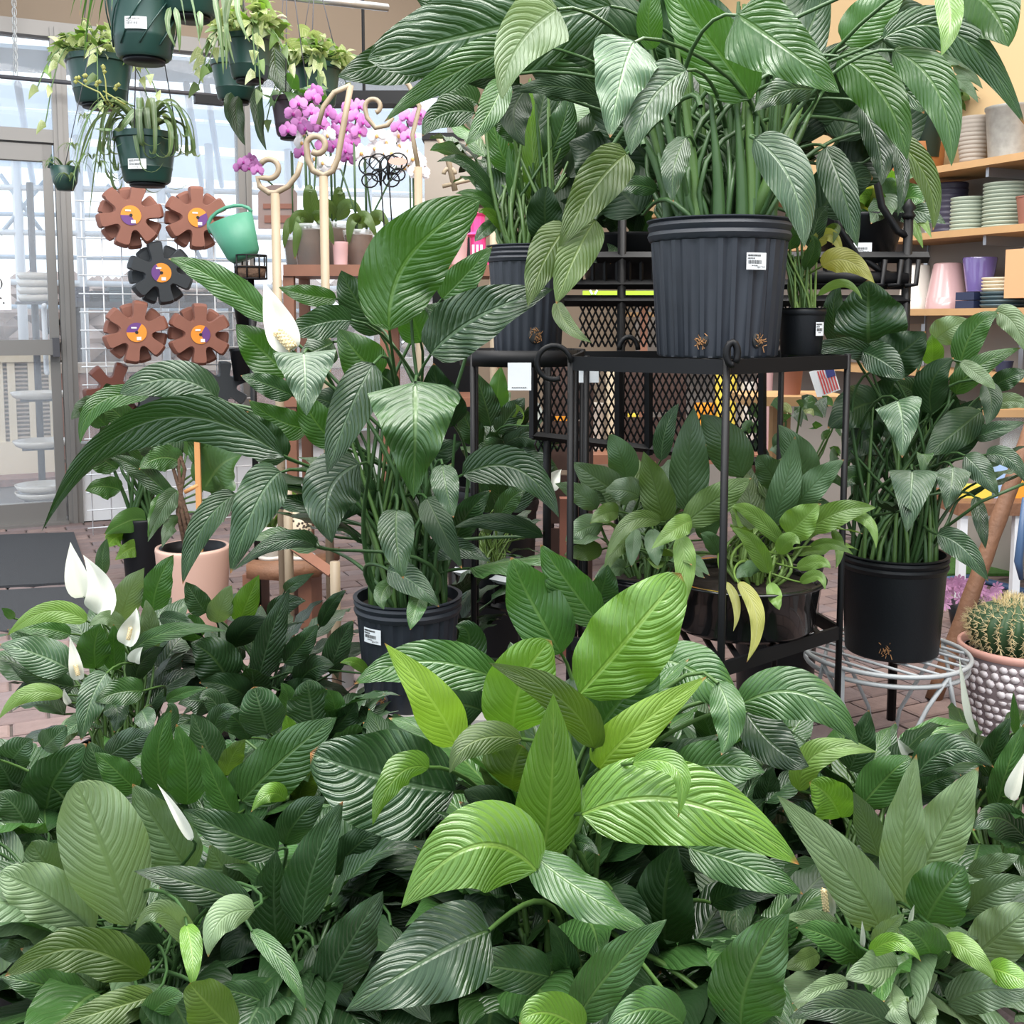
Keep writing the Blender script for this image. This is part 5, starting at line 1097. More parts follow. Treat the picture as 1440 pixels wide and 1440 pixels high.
# low slab bench with white planters
DBn = 3.9; zz = P(390, 793, DBn).z; sl = thing('slab_bench', V((P(395, 800, DBn).x, DBn+.1, 0)), 'live-edge wooden slab bench carrying small white planters', 'bench')
a, b_ = P(348, 793, DBn), P(448, 793, DBn); MB().prism([V((a.x, DBn-.02, zz-.05)), V((b_.x*.5+a.x*.5, DBn-.06, zz-.05)), V((b_.x, DBn, zz-.05)), V((b_.x+.03, DBn+.3, zz-.05)), V((a.x-.02, DBn+.3, zz-.05))], Z, .05).build('slab', 'log_wood', sl)
for px in (360, 436): p = P(px, 800, DBn+.14); MB().box((p.x, DBn+.14, (zz-.05)/2), (.05, .22, zz-.05)).build('leg', 'brown_wood', sl, smooth=False)
def small_pot(px, w_, y0, label, m, lm, seed, spots=False):
    a = P(px, 793, DBn+.1); c = V((a.x, DBn+.1, zz)); r = pxm(w_, DBn)/2; h = P(px, y0, DBn+.1).z-zz; ro = thing('planter', c, label, 'potted plant')
    MB().lathe(c-Z*0, [(r*1.15, 0), (r*1.2, .012), (r*.7, .012)], 24).build('saucer', 'white_glaze', ro)
    pt = MB().lathe(c+Z*.01, [(r*.72, 0), (r*.9, h*.5), (r, h), (r*.93, h), (r*.85, h*.7), (.01, h*.7)], 28).build('pot', m, ro)
    if spots:
        gg = random.Random(1); mb = MB()
        for i in range(70): q = gg.uniform(-2.6, -.5); z = gg.uniform(.1, .92)*h; rr = r*(.74+.26*z/h); e = V((math.cos(q), math.sin(q), 0)); mb.blob(c+e*rr+Z*(z+.01), (.006, .006, .002), 6, ax=(V((-e.y, e.x, 0)), Z, e))
        o = mb.build('spots', 'stripe_dark', pt); o['kind'] = 'stuff'
    gg = random.Random(seed)
    for i in range(12):
        q = gg.uniform(0, 6.28); hd = V((math.cos(q), math.sin(q), 0)); B = c+Z*h*.8; L = gg.uniform(.1, .2); M = B+hd*L*.3+Z*L*.6; random.seed(i+seed)
        leaf_mesh('leaf', B, M, M+hd*L*.3+Z*L*.2, .03, gg.choice(lm), ro, 0, None, hd.cross(Z), 'e', nu=4, nv=8)
small_pot(383, 36, 742, 'little white planter with pink-green leaves beside the cream post', 'white_glaze', ['ml', 'pink_rim', 'mo'], 5)
small_pot(424, 34, 720, 'pale planter with dark speckles on the slab bench', 'cream_glaze', ['ml', 'm'], 6, True)
# terracotta frame piece and grey tub under the slab
tag(MB().tube([P(415, 770, 3.6), P(470, 808, 3.4)], .022, 4).build('wood_brace', 'brown_wood', smooth=False), 'reddish wooden brace slanting behind the black pot', 'brace')
tub('grey_tub', 455, 500, 805, 855, 3.3, 'grey_metal', 'grey plastic tub on the pavers behind the black pot', 'tub', .8, 0)
p = P(797, 745, 3.6); tag(MB().box((p.x, 3.6, P(797, 700, 3.6).z/2), (.05, .05, P(797, 700, 3.6).z)).build('orange_post', 'terracotta', smooth=False), 'orange painted post between the lily stands', 'post')
# grey bench under the pot with the long leaves
gb = thing('grey_bench', V((P(600, 1000, 2.45).x, 2.45, 0)), 'weathered grey wooden bench under the black pot', 'bench'); zz = P(575, 984, 2.45).z
a, b_ = P(487, 984, 2.36), P(690, 984, 2.36); MB().box(((a.x+b_.x)/2, 2.47, zz-.02), (b_.x-a.x, .3, .04)).build('seat_board', 'grey_wood', gb, smooth=False)
for x in (a.x+.03, b_.x-.03):
    for y in (2.36, 2.58): MB().box((x, y, (zz-.04)/2), (.045, .045, zz-.04)).build('leg', 'grey_wood', gb, smooth=False)
# ------------------------------------------------------------------ peace lilies: leaves placed one by one from the photo
def rows(p, data, dz=(0, -.04, -.06), k=1.06):
    for r in data:
        bx, by, mx, my, tx, ty, w_, m = r[:8]; kw = dict(r[8]) if len(r) > 8 else {}
        z = kw.pop('z', 0); q = kw.pop('dz', dz)
        random.seed(int(bx*7+by*13+tx*3+ty)); p.leaf(bx, by, mx, my, tx, ty, w_*k, m, dz=tuple(a+z for a in q), **kw)
def potted(name, label, px, y_top, y_bot, wpx, d, cat='peace lily', m='black_plastic', flutes=0, zb=None, crown_r=.03, sr=.0035, stem='stem', taper=.84, rings=2):
    top, bot = P(px, y_top, d), P(px, y_bot, d); zb = bot.z if zb is None else zb; c = V((bot.x, d, zb)); h = top.z-zb; r = pxm(wpx, d)/2
    p = Plant(name, label, cat, c, c+Z*(h*.92), d, stem, sr=sr, spread=crown_r)
    p.pot = nursery_pot(p.root, c, r, h, m, flutes, rings, taper=taper); p.c = c; p.r = r; p.h = h
    return p
def floor_lily(label, px, d, r=.1, h=.19, **k):
    c = V(((px-720)/F*d, d, 0)); p = Plant('peace_lily', label, 'peace lily', c, c+Z*(h*.93), d, spread=.035, **k)
    p.pot = nursery_pot(p.root, c, r, h); p.c, p.r, p.h = c, r, h; return p
def hole(p, ang, z, r):
    e = V((math.cos(ang), math.sin(ang), 0)); t = V((-e.y, e.x, 0)); mb = MB(); R = p.r*(.84+.14*z/p.h); mb.blob(p.c+e*R*.985+Z*z, (r*.8, r, .006), 12, ax=(t, Z, e)); g = random.Random(int(ang*100))
    for i in range(26): q = g.uniform(0, 6.28); s = r*g.random(); a = p.c+e*(R+.003)+t*math.cos(q)*s*.8+Z*(z+math.sin(q)*s); mb.tube([a, a+t*g.uniform(-.008, .008)+Z*g.uniform(-.012, .008)+e*.003], .0012, 3, mi=1, caps=False)
    mb.build('drain_hole', ['ink_black', 'root'], p.pot)

# A: the big lily on top of the stand
pA = potted('peace_lily', 'largest peace lily in a fluted slate pot on top of the black stand', 1008, 311, 499, 194, 2.32, m='slate_plastic', flutes=26, zb=ZT-.003, crown_r=.075, sr=.005, taper=.86, stem='stem_dark')
sticker(pA.pot, pA.c, -pi/2+.36, pA.r*.965, pA.h*.68, .046, .034, '$57.99')
hole(pA, -pi/2-.42, .035, .016); hole(pA, -pi/2+.52, .035, .018)
R0 = dict
rows(pA, [
 (860, 8, 690, 42, 516, 84, 122, 'd', R0(z=-.1, prof='o')), (620, 66, 545, 86, 474, 108, 62, 'd', R0(z=.05)), (770, 66, 660, 92, 540, 172, 50, 'm', R0(z=-.15, roll=10, rollt=30)),  # first two leaves: darker green stands for the shade on backlit undersides
 (786, 12, 728, 66, 706, 140, 92, 'p', R0(z=-.35, prof='h')), (910, 60, 845, 50, 765, 70, 105, 'dk', R0(z=.0)), (893, 58, 873, 115, 858, 194, 98, 'gv', R0(z=-.36, prof='h')),
 (967, 98, 913, 145, 887, 218, 62, 'gv', R0(z=-.34)), (850, 142, 790, 122, 716, 130, 30, 'dk', R0(z=-.1)), (708, 112, 690, 155, 654, 206, 38, 'm', R0(z=-.2)), (740, 125, 722, 162, 738, 205, 44, 'dk', {}),
 (882, 216, 835, 265, 784, 352, 62, 'o', R0(z=-.22, src=(985, 150))), (800, 318, 768, 362, 742, 432, 52, 'o', R0(z=-.16, src=(900, 190))), (838, 308, 808, 362, 782, 428, 54, 'o', R0(z=-.24, src=(905, 205))), (784, 424, 797, 455, 832, 482, 22, 'o', R0(z=-.24, src=(805, 365))),
 (925, 268, 892, 260, 866, 270, 26, 'd', {}), (966, 192, 948, 235, 947, 284, 36, 'd', R0(z=-.2)), (1056, 140, 995, 52, 930, -25, 82, 'b', R0(z=-.1)), (1036, 20, 1112, 74, 1181, 130, 104, 'm', R0(z=-.38, prof='h')),
 (1060, 194, 1112, 255, 1131, 348, 60, 'gv', R0(z=-.34)), (1178, 78, 1242, 135, 1276, 225, 62, 'b', R0(z=-.05)), (1255, 70, 1318, 128, 1338, 234, 54, 'm', R0(z=-.2, roll=10)),
 (1240, 55, 1345, 48, 1442, 178, 52, 'd', R0(z=-.22)), (1330, -35, 1390, 8, 1418, 66, 92, 'b', R0(z=-.25)), (1325, -25, 1336, 25, 1324, 78, 34, 'l', R0(z=-.3)), (1150, 128, 1102, 128, 1060, 158, 38, 'd', R0(z=-.1)),
 (1160, 205, 1186, 270, 1206, 348, 44, 'd', {}), (1210, 145, 1235, 205, 1240, 262, 36, 'd', R0(z=.05)), (1240, 182, 1300, 245, 1312, 325, 32, 'o', R0(z=.1)), (1255, 195, 1270, 245, 1262, 305, 20, 'd', R0(z=.08)),
 (1085, 150, 1130, 60, 1165, -30, 66, 'd', R0(z=.08)), (920, 70, 912, 20, 928, -35, 34, 'b', R0(z=-.1)), (1185, 60, 1230, 18, 1280, -30, 56, 'm', R0(z=.05)), (730, 118, 685, 108, 640, 112, 34, 'dk', {}),
 (960, 100, 930, 40, 900, -20, 60, 'dk', R0(z=.1)), (1100, 120, 1080, 60, 1060, -10, 60, 'd', R0(z=.12)), (1190, 160, 1160, 130, 1120, 90, 60, 'dk', R0(z=.15)), (840, 120, 800, 60, 740, 0, 80, 'd', R0(z=.12)), (1010, 120, 1000, 50, 960, -30, 80, 'd', R0(z=.15)),
 (700, 40, 640, 10, 580, -10, 70, 'd', R0(z=.1)), (1200, 110, 1260, 120, 1300, 160, 50, 'd', R0(z=.15)),
])
g = random.Random(11)
for i in range(40):      # bundle of thick petioles
    q = g.uniform(0, 6.28); a = pA.c+V((math.cos(q)*pA.r*.72, math.sin(q)*pA.r*.55, pA.h*.9)); b_ = P(1010+math.cos(q)*g.uniform(70, 135), g.uniform(0, 170), 2.32+math.sin(q)*.08)
    MB().tube(bez(a, a+Z*.15, a+(b_-a)*.6, b_, 8), [.015, .014, .0125, .011, .009, .007, .006, .005, .004], 6, caps=False).build('stem', g.choice(['stem', 'stem_dark', 'stem_dark']), pA.root)
for i, (bx, by, mx, my, tx, ty) in enumerate(((1180, 200, 1210, 110, 1230, 20), (1120, 200, 1150, 120, 1190, 60), (1230, 220, 1265, 150, 1290, 80), (1180, 260, 1230, 210, 1290, 190), (1150, 300, 1190, 260, 1225, 250), (900, 200, 860, 130, 830, 60), (930, 250, 880, 190, 840, 170), (870, 260, 840, 220, 800, 200), (900, 300, 865, 260, 830, 240), (820, 130, 780, 90, 720, 60), (1000, 90, 970, 20, 940, -40), (1080, 90, 1100, 20, 1120, -40), (1200, 60, 1250, 30, 1310, 20), (1060, 220, 1100, 160, 1140, 120), (960, 240, 950, 170, 930, 110), (1020, 230, 1020, 150, 1030, 90), (870, 60, 850, 10, 830, -30), (1210, 150, 1240, 100, 1260, 40))):
    random.seed(i); pA.leaf(bx, by, mx, my, tx, ty, 84, 'dk', stem=not (930 < bx < 1110), dz=(.14+.03*(i % 4), .14+.03*(i % 4), .16+.03*(i % 4)))
a = pA.c+V((.05, -.06, pA.h*.9)); MB().tube([a, P(1085, 250, 2.24), P(1125, 150, 2.26)], [.02, .016, .007], 8).build('stem', 'stem', pA.root)

# B: the lily on the grey bench
pB = potted('peace_lily', 'tall peace lily with a long white spathe on the grey bench', 575, 836, 984, 152, 2.45, m='slate_plastic', flutes=22, crown_r=.06, sr=.005, zb=P(575, 984, 2.45).z, stem='stem_dark', taper=.82)
sticker(pB.pot, pB.c, -pi/2-.65, pB.r*.965, pB.h*.72, .052, .034, '$34.99'); hole(pB, -pi/2-.48, .03, .017)
rows(pB, [
 (547, 464, 575, 362, 676, 281, 108, 'b', R0(z=-.12, prof='o')), (606, 498, 672, 446, 778, 406, 78, 'dv', R0(z=-.2, roll=10)), (584, 536, 584, 604, 581, 702, 134, 'm', R0(z=-.38, prof='h', dz=(0, -.06, -.04))),
 (526, 510, 490, 582, 460, 667, 58, 'dv', R0(z=-.3)), (535, 528, 505, 500, 476, 462, 62, 'b', R0(z=-.1)), (494, 450, 447, 455, 400, 472, 44, 'dv', R0(z=-.12, roll=20)), (427, 496, 429, 530, 431, 585, 88, 'gv', R0(z=-.32, prof='h')),
 (380, 452, 306, 394, 236, 364, 40, 'm', R0(z=-.05, roll=20)), (405, 528, 366, 490, 332, 456, 58, 'b', R0(z=.02)), (306, 560, 244, 533, 168, 554, 52, 'gv', R0(z=.05, prof='o')),
 (400, 642, 205, 592, 60, 748, 66, 'd', R0(z=-.2, roll=20, rollt=40, prof='s')), (212, 556, 140, 566, 113, 624, 30, 'm', R0(z=.1)), (332, 694, 285, 742, 257, 822, 38, 'dv', R0(z=-.15)),
 (394, 664, 361, 708, 323, 808, 64, 'dv', R0(z=-.22)), (444, 770, 398, 760, 328, 802, 26, 'dv', R0(z=-.25, roll=20)), (506, 652, 463, 692, 467, 764, 82, 'dv', R0(z=-.25)), (558, 716, 558, 760, 567, 814, 50, 'd', R0(z=-.28)),
 (546, 802, 580, 818, 618, 854, 40, 'dv', R0(z=-.26)), (592, 838, 583, 860, 577, 886, 26, 'm', R0(z=-.28)), (552, 818, 537, 836, 540, 857, 24, 'm', R0(z=-.26)), (622, 652, 628, 688, 638, 728, 38, 'd', R0(z=-.2)),
 (650, 668, 728, 660, 786, 728, 54, 'd', R0(z=-.1)), (764, 754, 700, 734, 638, 742, 26, 'dk', R0(z=-.05)), (432, 602, 390, 590, 350, 562, 42, 'b', {}), (412, 556, 375, 540, 338, 528, 32, 'd', R0(z=-.05)),
 (474, 420, 430, 414, 392, 404, 28, 'b', R0(z=.05)), (622, 420, 655, 386, 692, 346, 44, 'm', R0(z=.02)), (655, 436, 622, 440, 595, 428, 34, 'gv', R0(z=.0)), (592, 482, 582, 450, 566, 400, 50, 'b', R0(z=-.02)),
 (402, 645, 368, 612, 348, 578, 52, 'd', R0(z=-.05)), (474, 625, 442, 590, 420, 545, 48, 'b', R0(z=-.02)), (560, 560, 520, 540, 490, 520, 60, 'd', R0(z=.05)), (640, 600, 620, 560, 610, 510, 60, 'dk', R0(z=.1)),
 (500, 600, 470, 570, 440, 560, 60, 'dk', R0(z=.05)), (570, 640, 600, 640, 650, 620, 60, 'dk', R0(z=.02)), (470, 480, 450, 490, 420, 500, 50, 'd', R0(z=.0)), (535, 470, 500, 420, 480, 380, 50, 'd', R0(z=.1)), (600, 780, 640, 770, 690, 790, 34, 'd', R0(z=-.05)),
 (530, 690, 500, 700, 470, 740, 50, 'dk', R0(z=0)), (640, 760, 660, 720, 690, 690, 40, 'd', R0(z=.05)), (600, 700, 620, 740, 650, 800, 40, 'dk', R0(z=-.1)),
])
pB.spathe(412, 494, 392, 450, 371, 396, 46, spadix=(412, 490, 389, 465, 7), dd=-.2)
pB.spathe(585, 402, 606, 358, 635, 308, 38, 'spathe_green', dd=-.1)
g = random.Random(12)
for i in range(24):
    q = g.uniform(0, 6.28); a = pB.c+V((math.cos(q)*pB.r*.7, math.sin(q)*pB.r*.5, pB.h*.9)); b_ = P(g.uniform(440, 640), g.uniform(540, 680), 2.45+g.uniform(-.08, .12))
    MB().tube(bez(a, a+Z*.15, a+(b_-a)*.6, b_, 6), [.0075, .007, .006, .005, .0045, .004, .003], 6, caps=False).build('stem', g.choice(['stem', 'stem_dark']), pB.root)

# J: lily on the round shelf
pJ = potted('peace_lily', 'slender peace lily in a ribbed pot on the round shelf', 742, 346, 492, 112, 2.74, m='slate_plastic', flutes=22, zb=ZT-.004, crown_r=.05, sr=.0045, rings=3)
hole(pJ, -pi/2+.2, .04, .022)
rows(pJ, [(672, 145, 640, 136, 610, 162, 38, 'gv', {}), (668, 158, 622, 160, 594, 192, 40, 'dv', R0(z=-.03)), (700, 292, 660, 232, 614, 228, 18, 'd', {}), (754, 300, 748, 205, 744, 110, 28, 'l', R0(z=.05)), (772, 345, 766, 300, 770, 262, 48, 'dk', R0(z=-.15, prof='o')),
 (700, 300, 672, 275, 640, 272, 16, 'm', {}), (712, 330, 690, 300, 672, 300, 14, 'l', {}), (728, 200, 705, 170, 680, 175, 30, 'd', {}), (765, 230, 790, 180, 800, 130, 44, 'd', R0(z=.05)), (720, 240, 700, 200, 690, 140, 36, 'm', R0(z=.08)), (700, 310, 680, 325, 668, 340, 18, 'd', {}), (740, 300, 722, 260, 715, 200, 20, 'm', R0(z=.05))])
for i, (bx, by, mx, my, tx, ty) in enumerate(((760, 260, 775, 190, 790, 120), (790, 300, 820, 250, 850, 200), (780, 320, 810, 300, 850, 300), (730, 250, 715, 190, 700, 150), (800, 250, 830, 190, 850, 150), (745, 230, 760, 160, 770, 110), (715, 300, 690, 260, 665, 240), (770, 330, 800, 340, 840, 370))):
    random.seed(50+i); pJ.leaf(bx, by, mx, my, tx, ty, 52, 'dk' if i % 3 else 'd', dz=(.08, .1, .1))
g = random.Random(13)
for i in range(22):
    q = g.uniform(0, 6.28); a = pJ.c+V((math.cos(q)*pJ.r*.7, math.sin(q)*pJ.r*.5, pJ.h*.9)); b_ = P(g.uniform(700, 800), g.uniform(110, 280), 2.74+g.uniform(-.06, .08))
    MB().tube(bez(a, a+Z*.12, a+(b_-a)*.6, b_, 6), [.006, .006, .005, .005, .004, .004, .003], 5, caps=False).build('stem', g.choice(['stem', 'stem_dark', 'stem']), pJ.root)

# K: small pot with yellowing leaves
pK = potted('peace_lily', 'small black pot of yellowing lily beside the large fluted pot', 1126, 433, 500, 66, 2.42, zb=ZT-.003, crown_r=.02, stem='stem_lime', rings=1)
sticker(pK.pot, pK.c, -pi/2+.62, pK.r*.96, pK.h*.55, .026, .03, '')
rows(pK, [(1140, 352, 1166, 330, 1186, 362, 20, 'yl', {}), (1155, 376, 1190, 366, 1230, 398, 34, 'yl', R0(z=-.05)), (1150, 416, 1186, 398, 1213, 422, 12, 'ml', {}), (1140, 350, 1150, 310, 1165, 290, 26, 'gv', {}), (1112, 350, 1110, 330, 1105, 300, 26, 'm', {}), (1130, 380, 1145, 350, 1140, 330, 20, 'm', {}), (1150, 340, 1175, 320, 1170, 345, 14, 'o', {})])
g = random.Random(14)
for i in range(20): a = pK.c+V((g.uniform(-.025, .025), g.uniform(-.02, .02), pK.h*.9)); b_ = P(g.uniform(1095, 1150), g.uniform(330, 380), 2.42); MB().tube(bez(a, a+Z*.04, a+(b_-a)*.6, b_, 4), .003, 5, caps=False).build('stem', g.choice(['stem_lime', 'stem']), pK.root)

# I: lily on the wire stand
pI = potted('peace_lily', 'bushy dark peace lily in a plain black pot on the round wire stand', 1253, 776, 917, 146, 2.62, zb=zw, crown_r=.055, sr=.0045, stem='stem_dark', taper=.88)
hole(pI, -pi/2-.45, .03, .018); hole(pI, -pi/2+1.2, .03, .015)
rows(pI, [
 (1222, 490, 1221, 440, 1222, 392, 92, 'd', R0(z=-.05)), (1186, 492, 1172, 442, 1182, 396, 32, 'd', R0(z=.05)), (1225, 522, 1270, 494, 1302, 466, 62, 'dk', R0(z=-.1)), (1250, 520, 1186, 488, 1106, 502, 26, 'dv', R0(z=-.12, roll=30)), (1212, 494, 1245, 510, 1272, 534, 44, 'dv', R0(z=-.15)),
 (1262, 562, 1269, 594, 1269, 644, 64, 'gv', R0(z=-.28, prof='h')), (1283, 660, 1281, 694, 1275, 749, 66, 'gv', R0(z=-.28, prof='h')), (1340, 656, 1338, 682, 1330, 716, 50, 'gv', R0(z=-.22, prof='h')), (1356, 640, 1380, 664, 1404, 698, 34, 'dv', R0(z=-.2)),
 (1386, 640, 1420, 646, 1444, 682, 26, 'gv', R0(z=-.15)), (1318, 752, 1355, 771, 1390, 818, 36, 'gv', R0(z=-.2)), (1372, 698, 1380, 735, 1386, 772, 20, 'd', R0(z=-.1)), (1315, 478, 1336, 462, 1364, 450, 40, 'p', R0(z=.05)), (1350, 514, 1370, 464, 1405, 440, 38, 'm', {}),
 (1400, 438, 1426, 455, 1444, 498, 32, 'p', R0(z=-.02)), (1343, 556, 1373, 517, 1436, 489, 34, 'b', {}), (1310, 582, 1312, 535, 1342, 503, 44, 'dk', R0(z=-.1)), (1310, 512, 1312, 490, 1310, 470, 28, 'l', R0(z=.03)), (1350, 508, 1380, 530, 1400, 547, 20, 'p', R0(z=-.12)),
 (1380, 578, 1340, 610, 1300, 642, 50, 'dk', R0(z=-.05)), (1384, 538, 1394, 566, 1386, 598, 28, 'dk', R0(z=-.1)), (1370, 616, 1402, 604, 1442, 594, 24, 'dv', R0(z=-.05)), (1232, 566, 1200, 575, 1164, 602, 62, 'dk', {}), (1395, 546, 1420, 530, 1448, 524, 28, 'd', {}), (1398, 570, 1425, 564, 1452, 576, 22, 'p', {}),
 (1290, 560, 1275, 545, 1255, 540, 34, 'd', R0(z=.02)), (1240, 620, 1215, 620, 1190, 650, 50, 'dk', R0(z=.05)), (1330, 600, 1310, 560, 1290, 520, 60, 'dk', R0(z=.1)), (1320, 640, 1350, 600, 1380, 560, 60, 'dk', R0(z=.12)), (1230, 600, 1250, 560, 1260, 520, 60, 'dk', R0(z=.1)), (1215, 680, 1200, 670, 1185, 690, 30, 'd', R0(z=.0)), (1300, 650, 1300, 640, 1296, 672, 22, 'm', R0(z=-.2)),
])
g = random.Random(15)
for i in range(40):
    q = g.uniform(0, 6.28); a = pI.c+V((math.cos(q)*pI.r*.8, math.sin(q)*pI.r*.6, pI.h*.9)); b_ = P(g.uniform(1195, 1350), g.uniform(560, 660), 2.62+g.uniform(-.06, .1))
    MB().tube(bez(a, a+Z*.1, a+(b_-a)*.6, b_, 5), [.006, .0055, .005, .0045, .004, .003], 5, caps=False).build('stem', g.choice(['stem_dark', 'stem_dark', 'stem']), pI.root)
MB().tube([P(1310, 770, 2.6), P(1325, 745, 2.5), P(1380, 705, 2.45), P(1440, 680, 2.42)], .004, 5).build('stem', 'stem_dark', pI.root)

# H: two lilies in the wide black tub on the lower shelf
zl_ = .47
c = V((P(1045, 900, 2.36).x, 2.37, zl_)); tubr = .176; ht = .115
tbp = Plant('peace_lily', 'light green lily in a wide glossy black tub on the stand', 'peace lily', c, c+Z*(ht*.9)+V((.03, 0, 0)), 2.33, 'stem_lime', sr=.0035, spread=.05)
MB().lathe(c, [(tubr*.86, 0), (tubr*.9, .01), (tubr*.98, ht*.95), (tubr*1.04, ht*.96), (tubr*1.04, ht), (tubr*.96, ht), (tubr*.9, ht*.75)], 48).build('tub', mat('gloss_black', (.008, .008, .009), rough=.18, coat=.5), tbp.root)
MB().lathe(c, [(tubr*.93, ht*.82), (.01, ht*.86)], 24, cap0=False).build('soil', 'soil', tbp.root)
rows(tbp, [
 (1085, 737, 1105, 680, 1118, 613, 42, 'mg', {}), (1118, 712, 1150, 676, 1187, 646, 38, 'mg', {}), (1108, 752, 1130, 730, 1152, 708, 46, 'ml', R0(z=-.06)), (1138, 746, 1180, 720, 1232, 714, 36, 'ml', R0(z=-.06)), (1190, 724, 1222, 735, 1232, 772, 16, 'ml', R0(z=-.08)),
 (1102, 767, 1060, 724, 1028, 712, 24, 'ml', R0(z=-.06)), (1080, 806, 1060, 765, 1028, 742, 26, 'ml', R0(z=-.1)), (1020, 818, 1036, 850, 1031, 888, 12, 'yl', R0(z=-.12)), (1037, 818, 1064, 868, 1050, 932, 22, 'yl', R0(z=-.16)), (1083, 820, 1090, 840, 1096, 858, 20, 'ml', R0(z=-.1)),
 (1132, 682, 1120, 640, 1095, 598, 48, 'mg', R0(z=.08)), (1120, 800, 1150, 790, 1168, 800, 20, 'ml', R0(z=-.05)), (1125, 820, 1150, 810, 1160, 830, 16, 'ml', R0(z=-.08)), (1100, 690, 1080, 660, 1065, 640, 40, 'mg', R0(z=.08)), (1140, 770, 1170, 765, 1200, 780, 16, 'ml', R0(z=-.02)), (1170, 745, 1180, 770, 1175, 800, 14, 'ml', {}),
 (1095, 780, 1110, 760, 1125, 765, 24, 'ml', R0(z=-.08)), (1070, 800, 1050, 800, 1035, 815, 22, 'mg', R0(z=-.03)),
])
c2 = V((P(905, 900, 2.4).x, 2.42, zl_)); pH = Plant('peace_lily', 'matte green lily with tall upright leaves on the lower stand shelf', 'peace lily', c2, c2+Z*.1, 2.36, 'stem', sr=.0035, spread=.04)
nursery_pot(pH.root, c2, .095, .11)
rows(pH, [
 (934, 734, 921, 684, 905, 634, 46, 'mo', {}), (967, 718, 968, 645, 976, 573, 54, 'mg', R0(z=.02)), (930, 648, 936, 604, 955, 567, 27, 'gv', R0(z=.08)), (1045, 672, 1020, 623, 986, 583, 58, 'mg', R0(z=.08)), (880, 677, 873, 642, 857, 610, 42, 'mg', R0(z=.08)), (874, 698, 841, 674, 805, 650, 48, 'pd', R0(z=.05)),
 (840, 716, 815, 695, 780, 680, 30, 'pd', {}), (963, 737, 1010, 700, 1057, 673, 46, 'mo', R0(z=-.02)), (930, 735, 885, 735, 850, 792, 24, 'mo', R0(z=-.08)), (972, 733, 950, 744, 916, 772, 30, 'ml', R0(z=-.12)), (893, 743, 890, 770, 888, 797, 22, 'mg', R0(z=-.05)), (955, 753, 963, 800, 954, 872, 30, 'ml', R0(z=-.12)),
 (918, 743, 920, 770, 925, 797, 26, 'mg', R0(z=-.06)), (847, 773, 820, 775, 793, 781, 28, 'mo', {}), (847, 738, 820, 744, 795, 762, 34, 'pd', {}), (900, 700, 880, 690, 850, 690, 40, 'pd', R0(z=-.02)), (990, 760, 1000, 730, 1020, 700, 30, 'mg', R0(z=.05)), (900, 760, 870, 770, 850, 810, 24, 'mo', R0(z=-.05)), (870, 720, 850, 722, 830, 735, 26, 'mo', R0(z=-.04)),
 (1010, 780, 1000, 760, 985, 750, 24, 'mg', {}), (880, 800, 860, 800, 835, 815, 24, 'pd', {}),
])

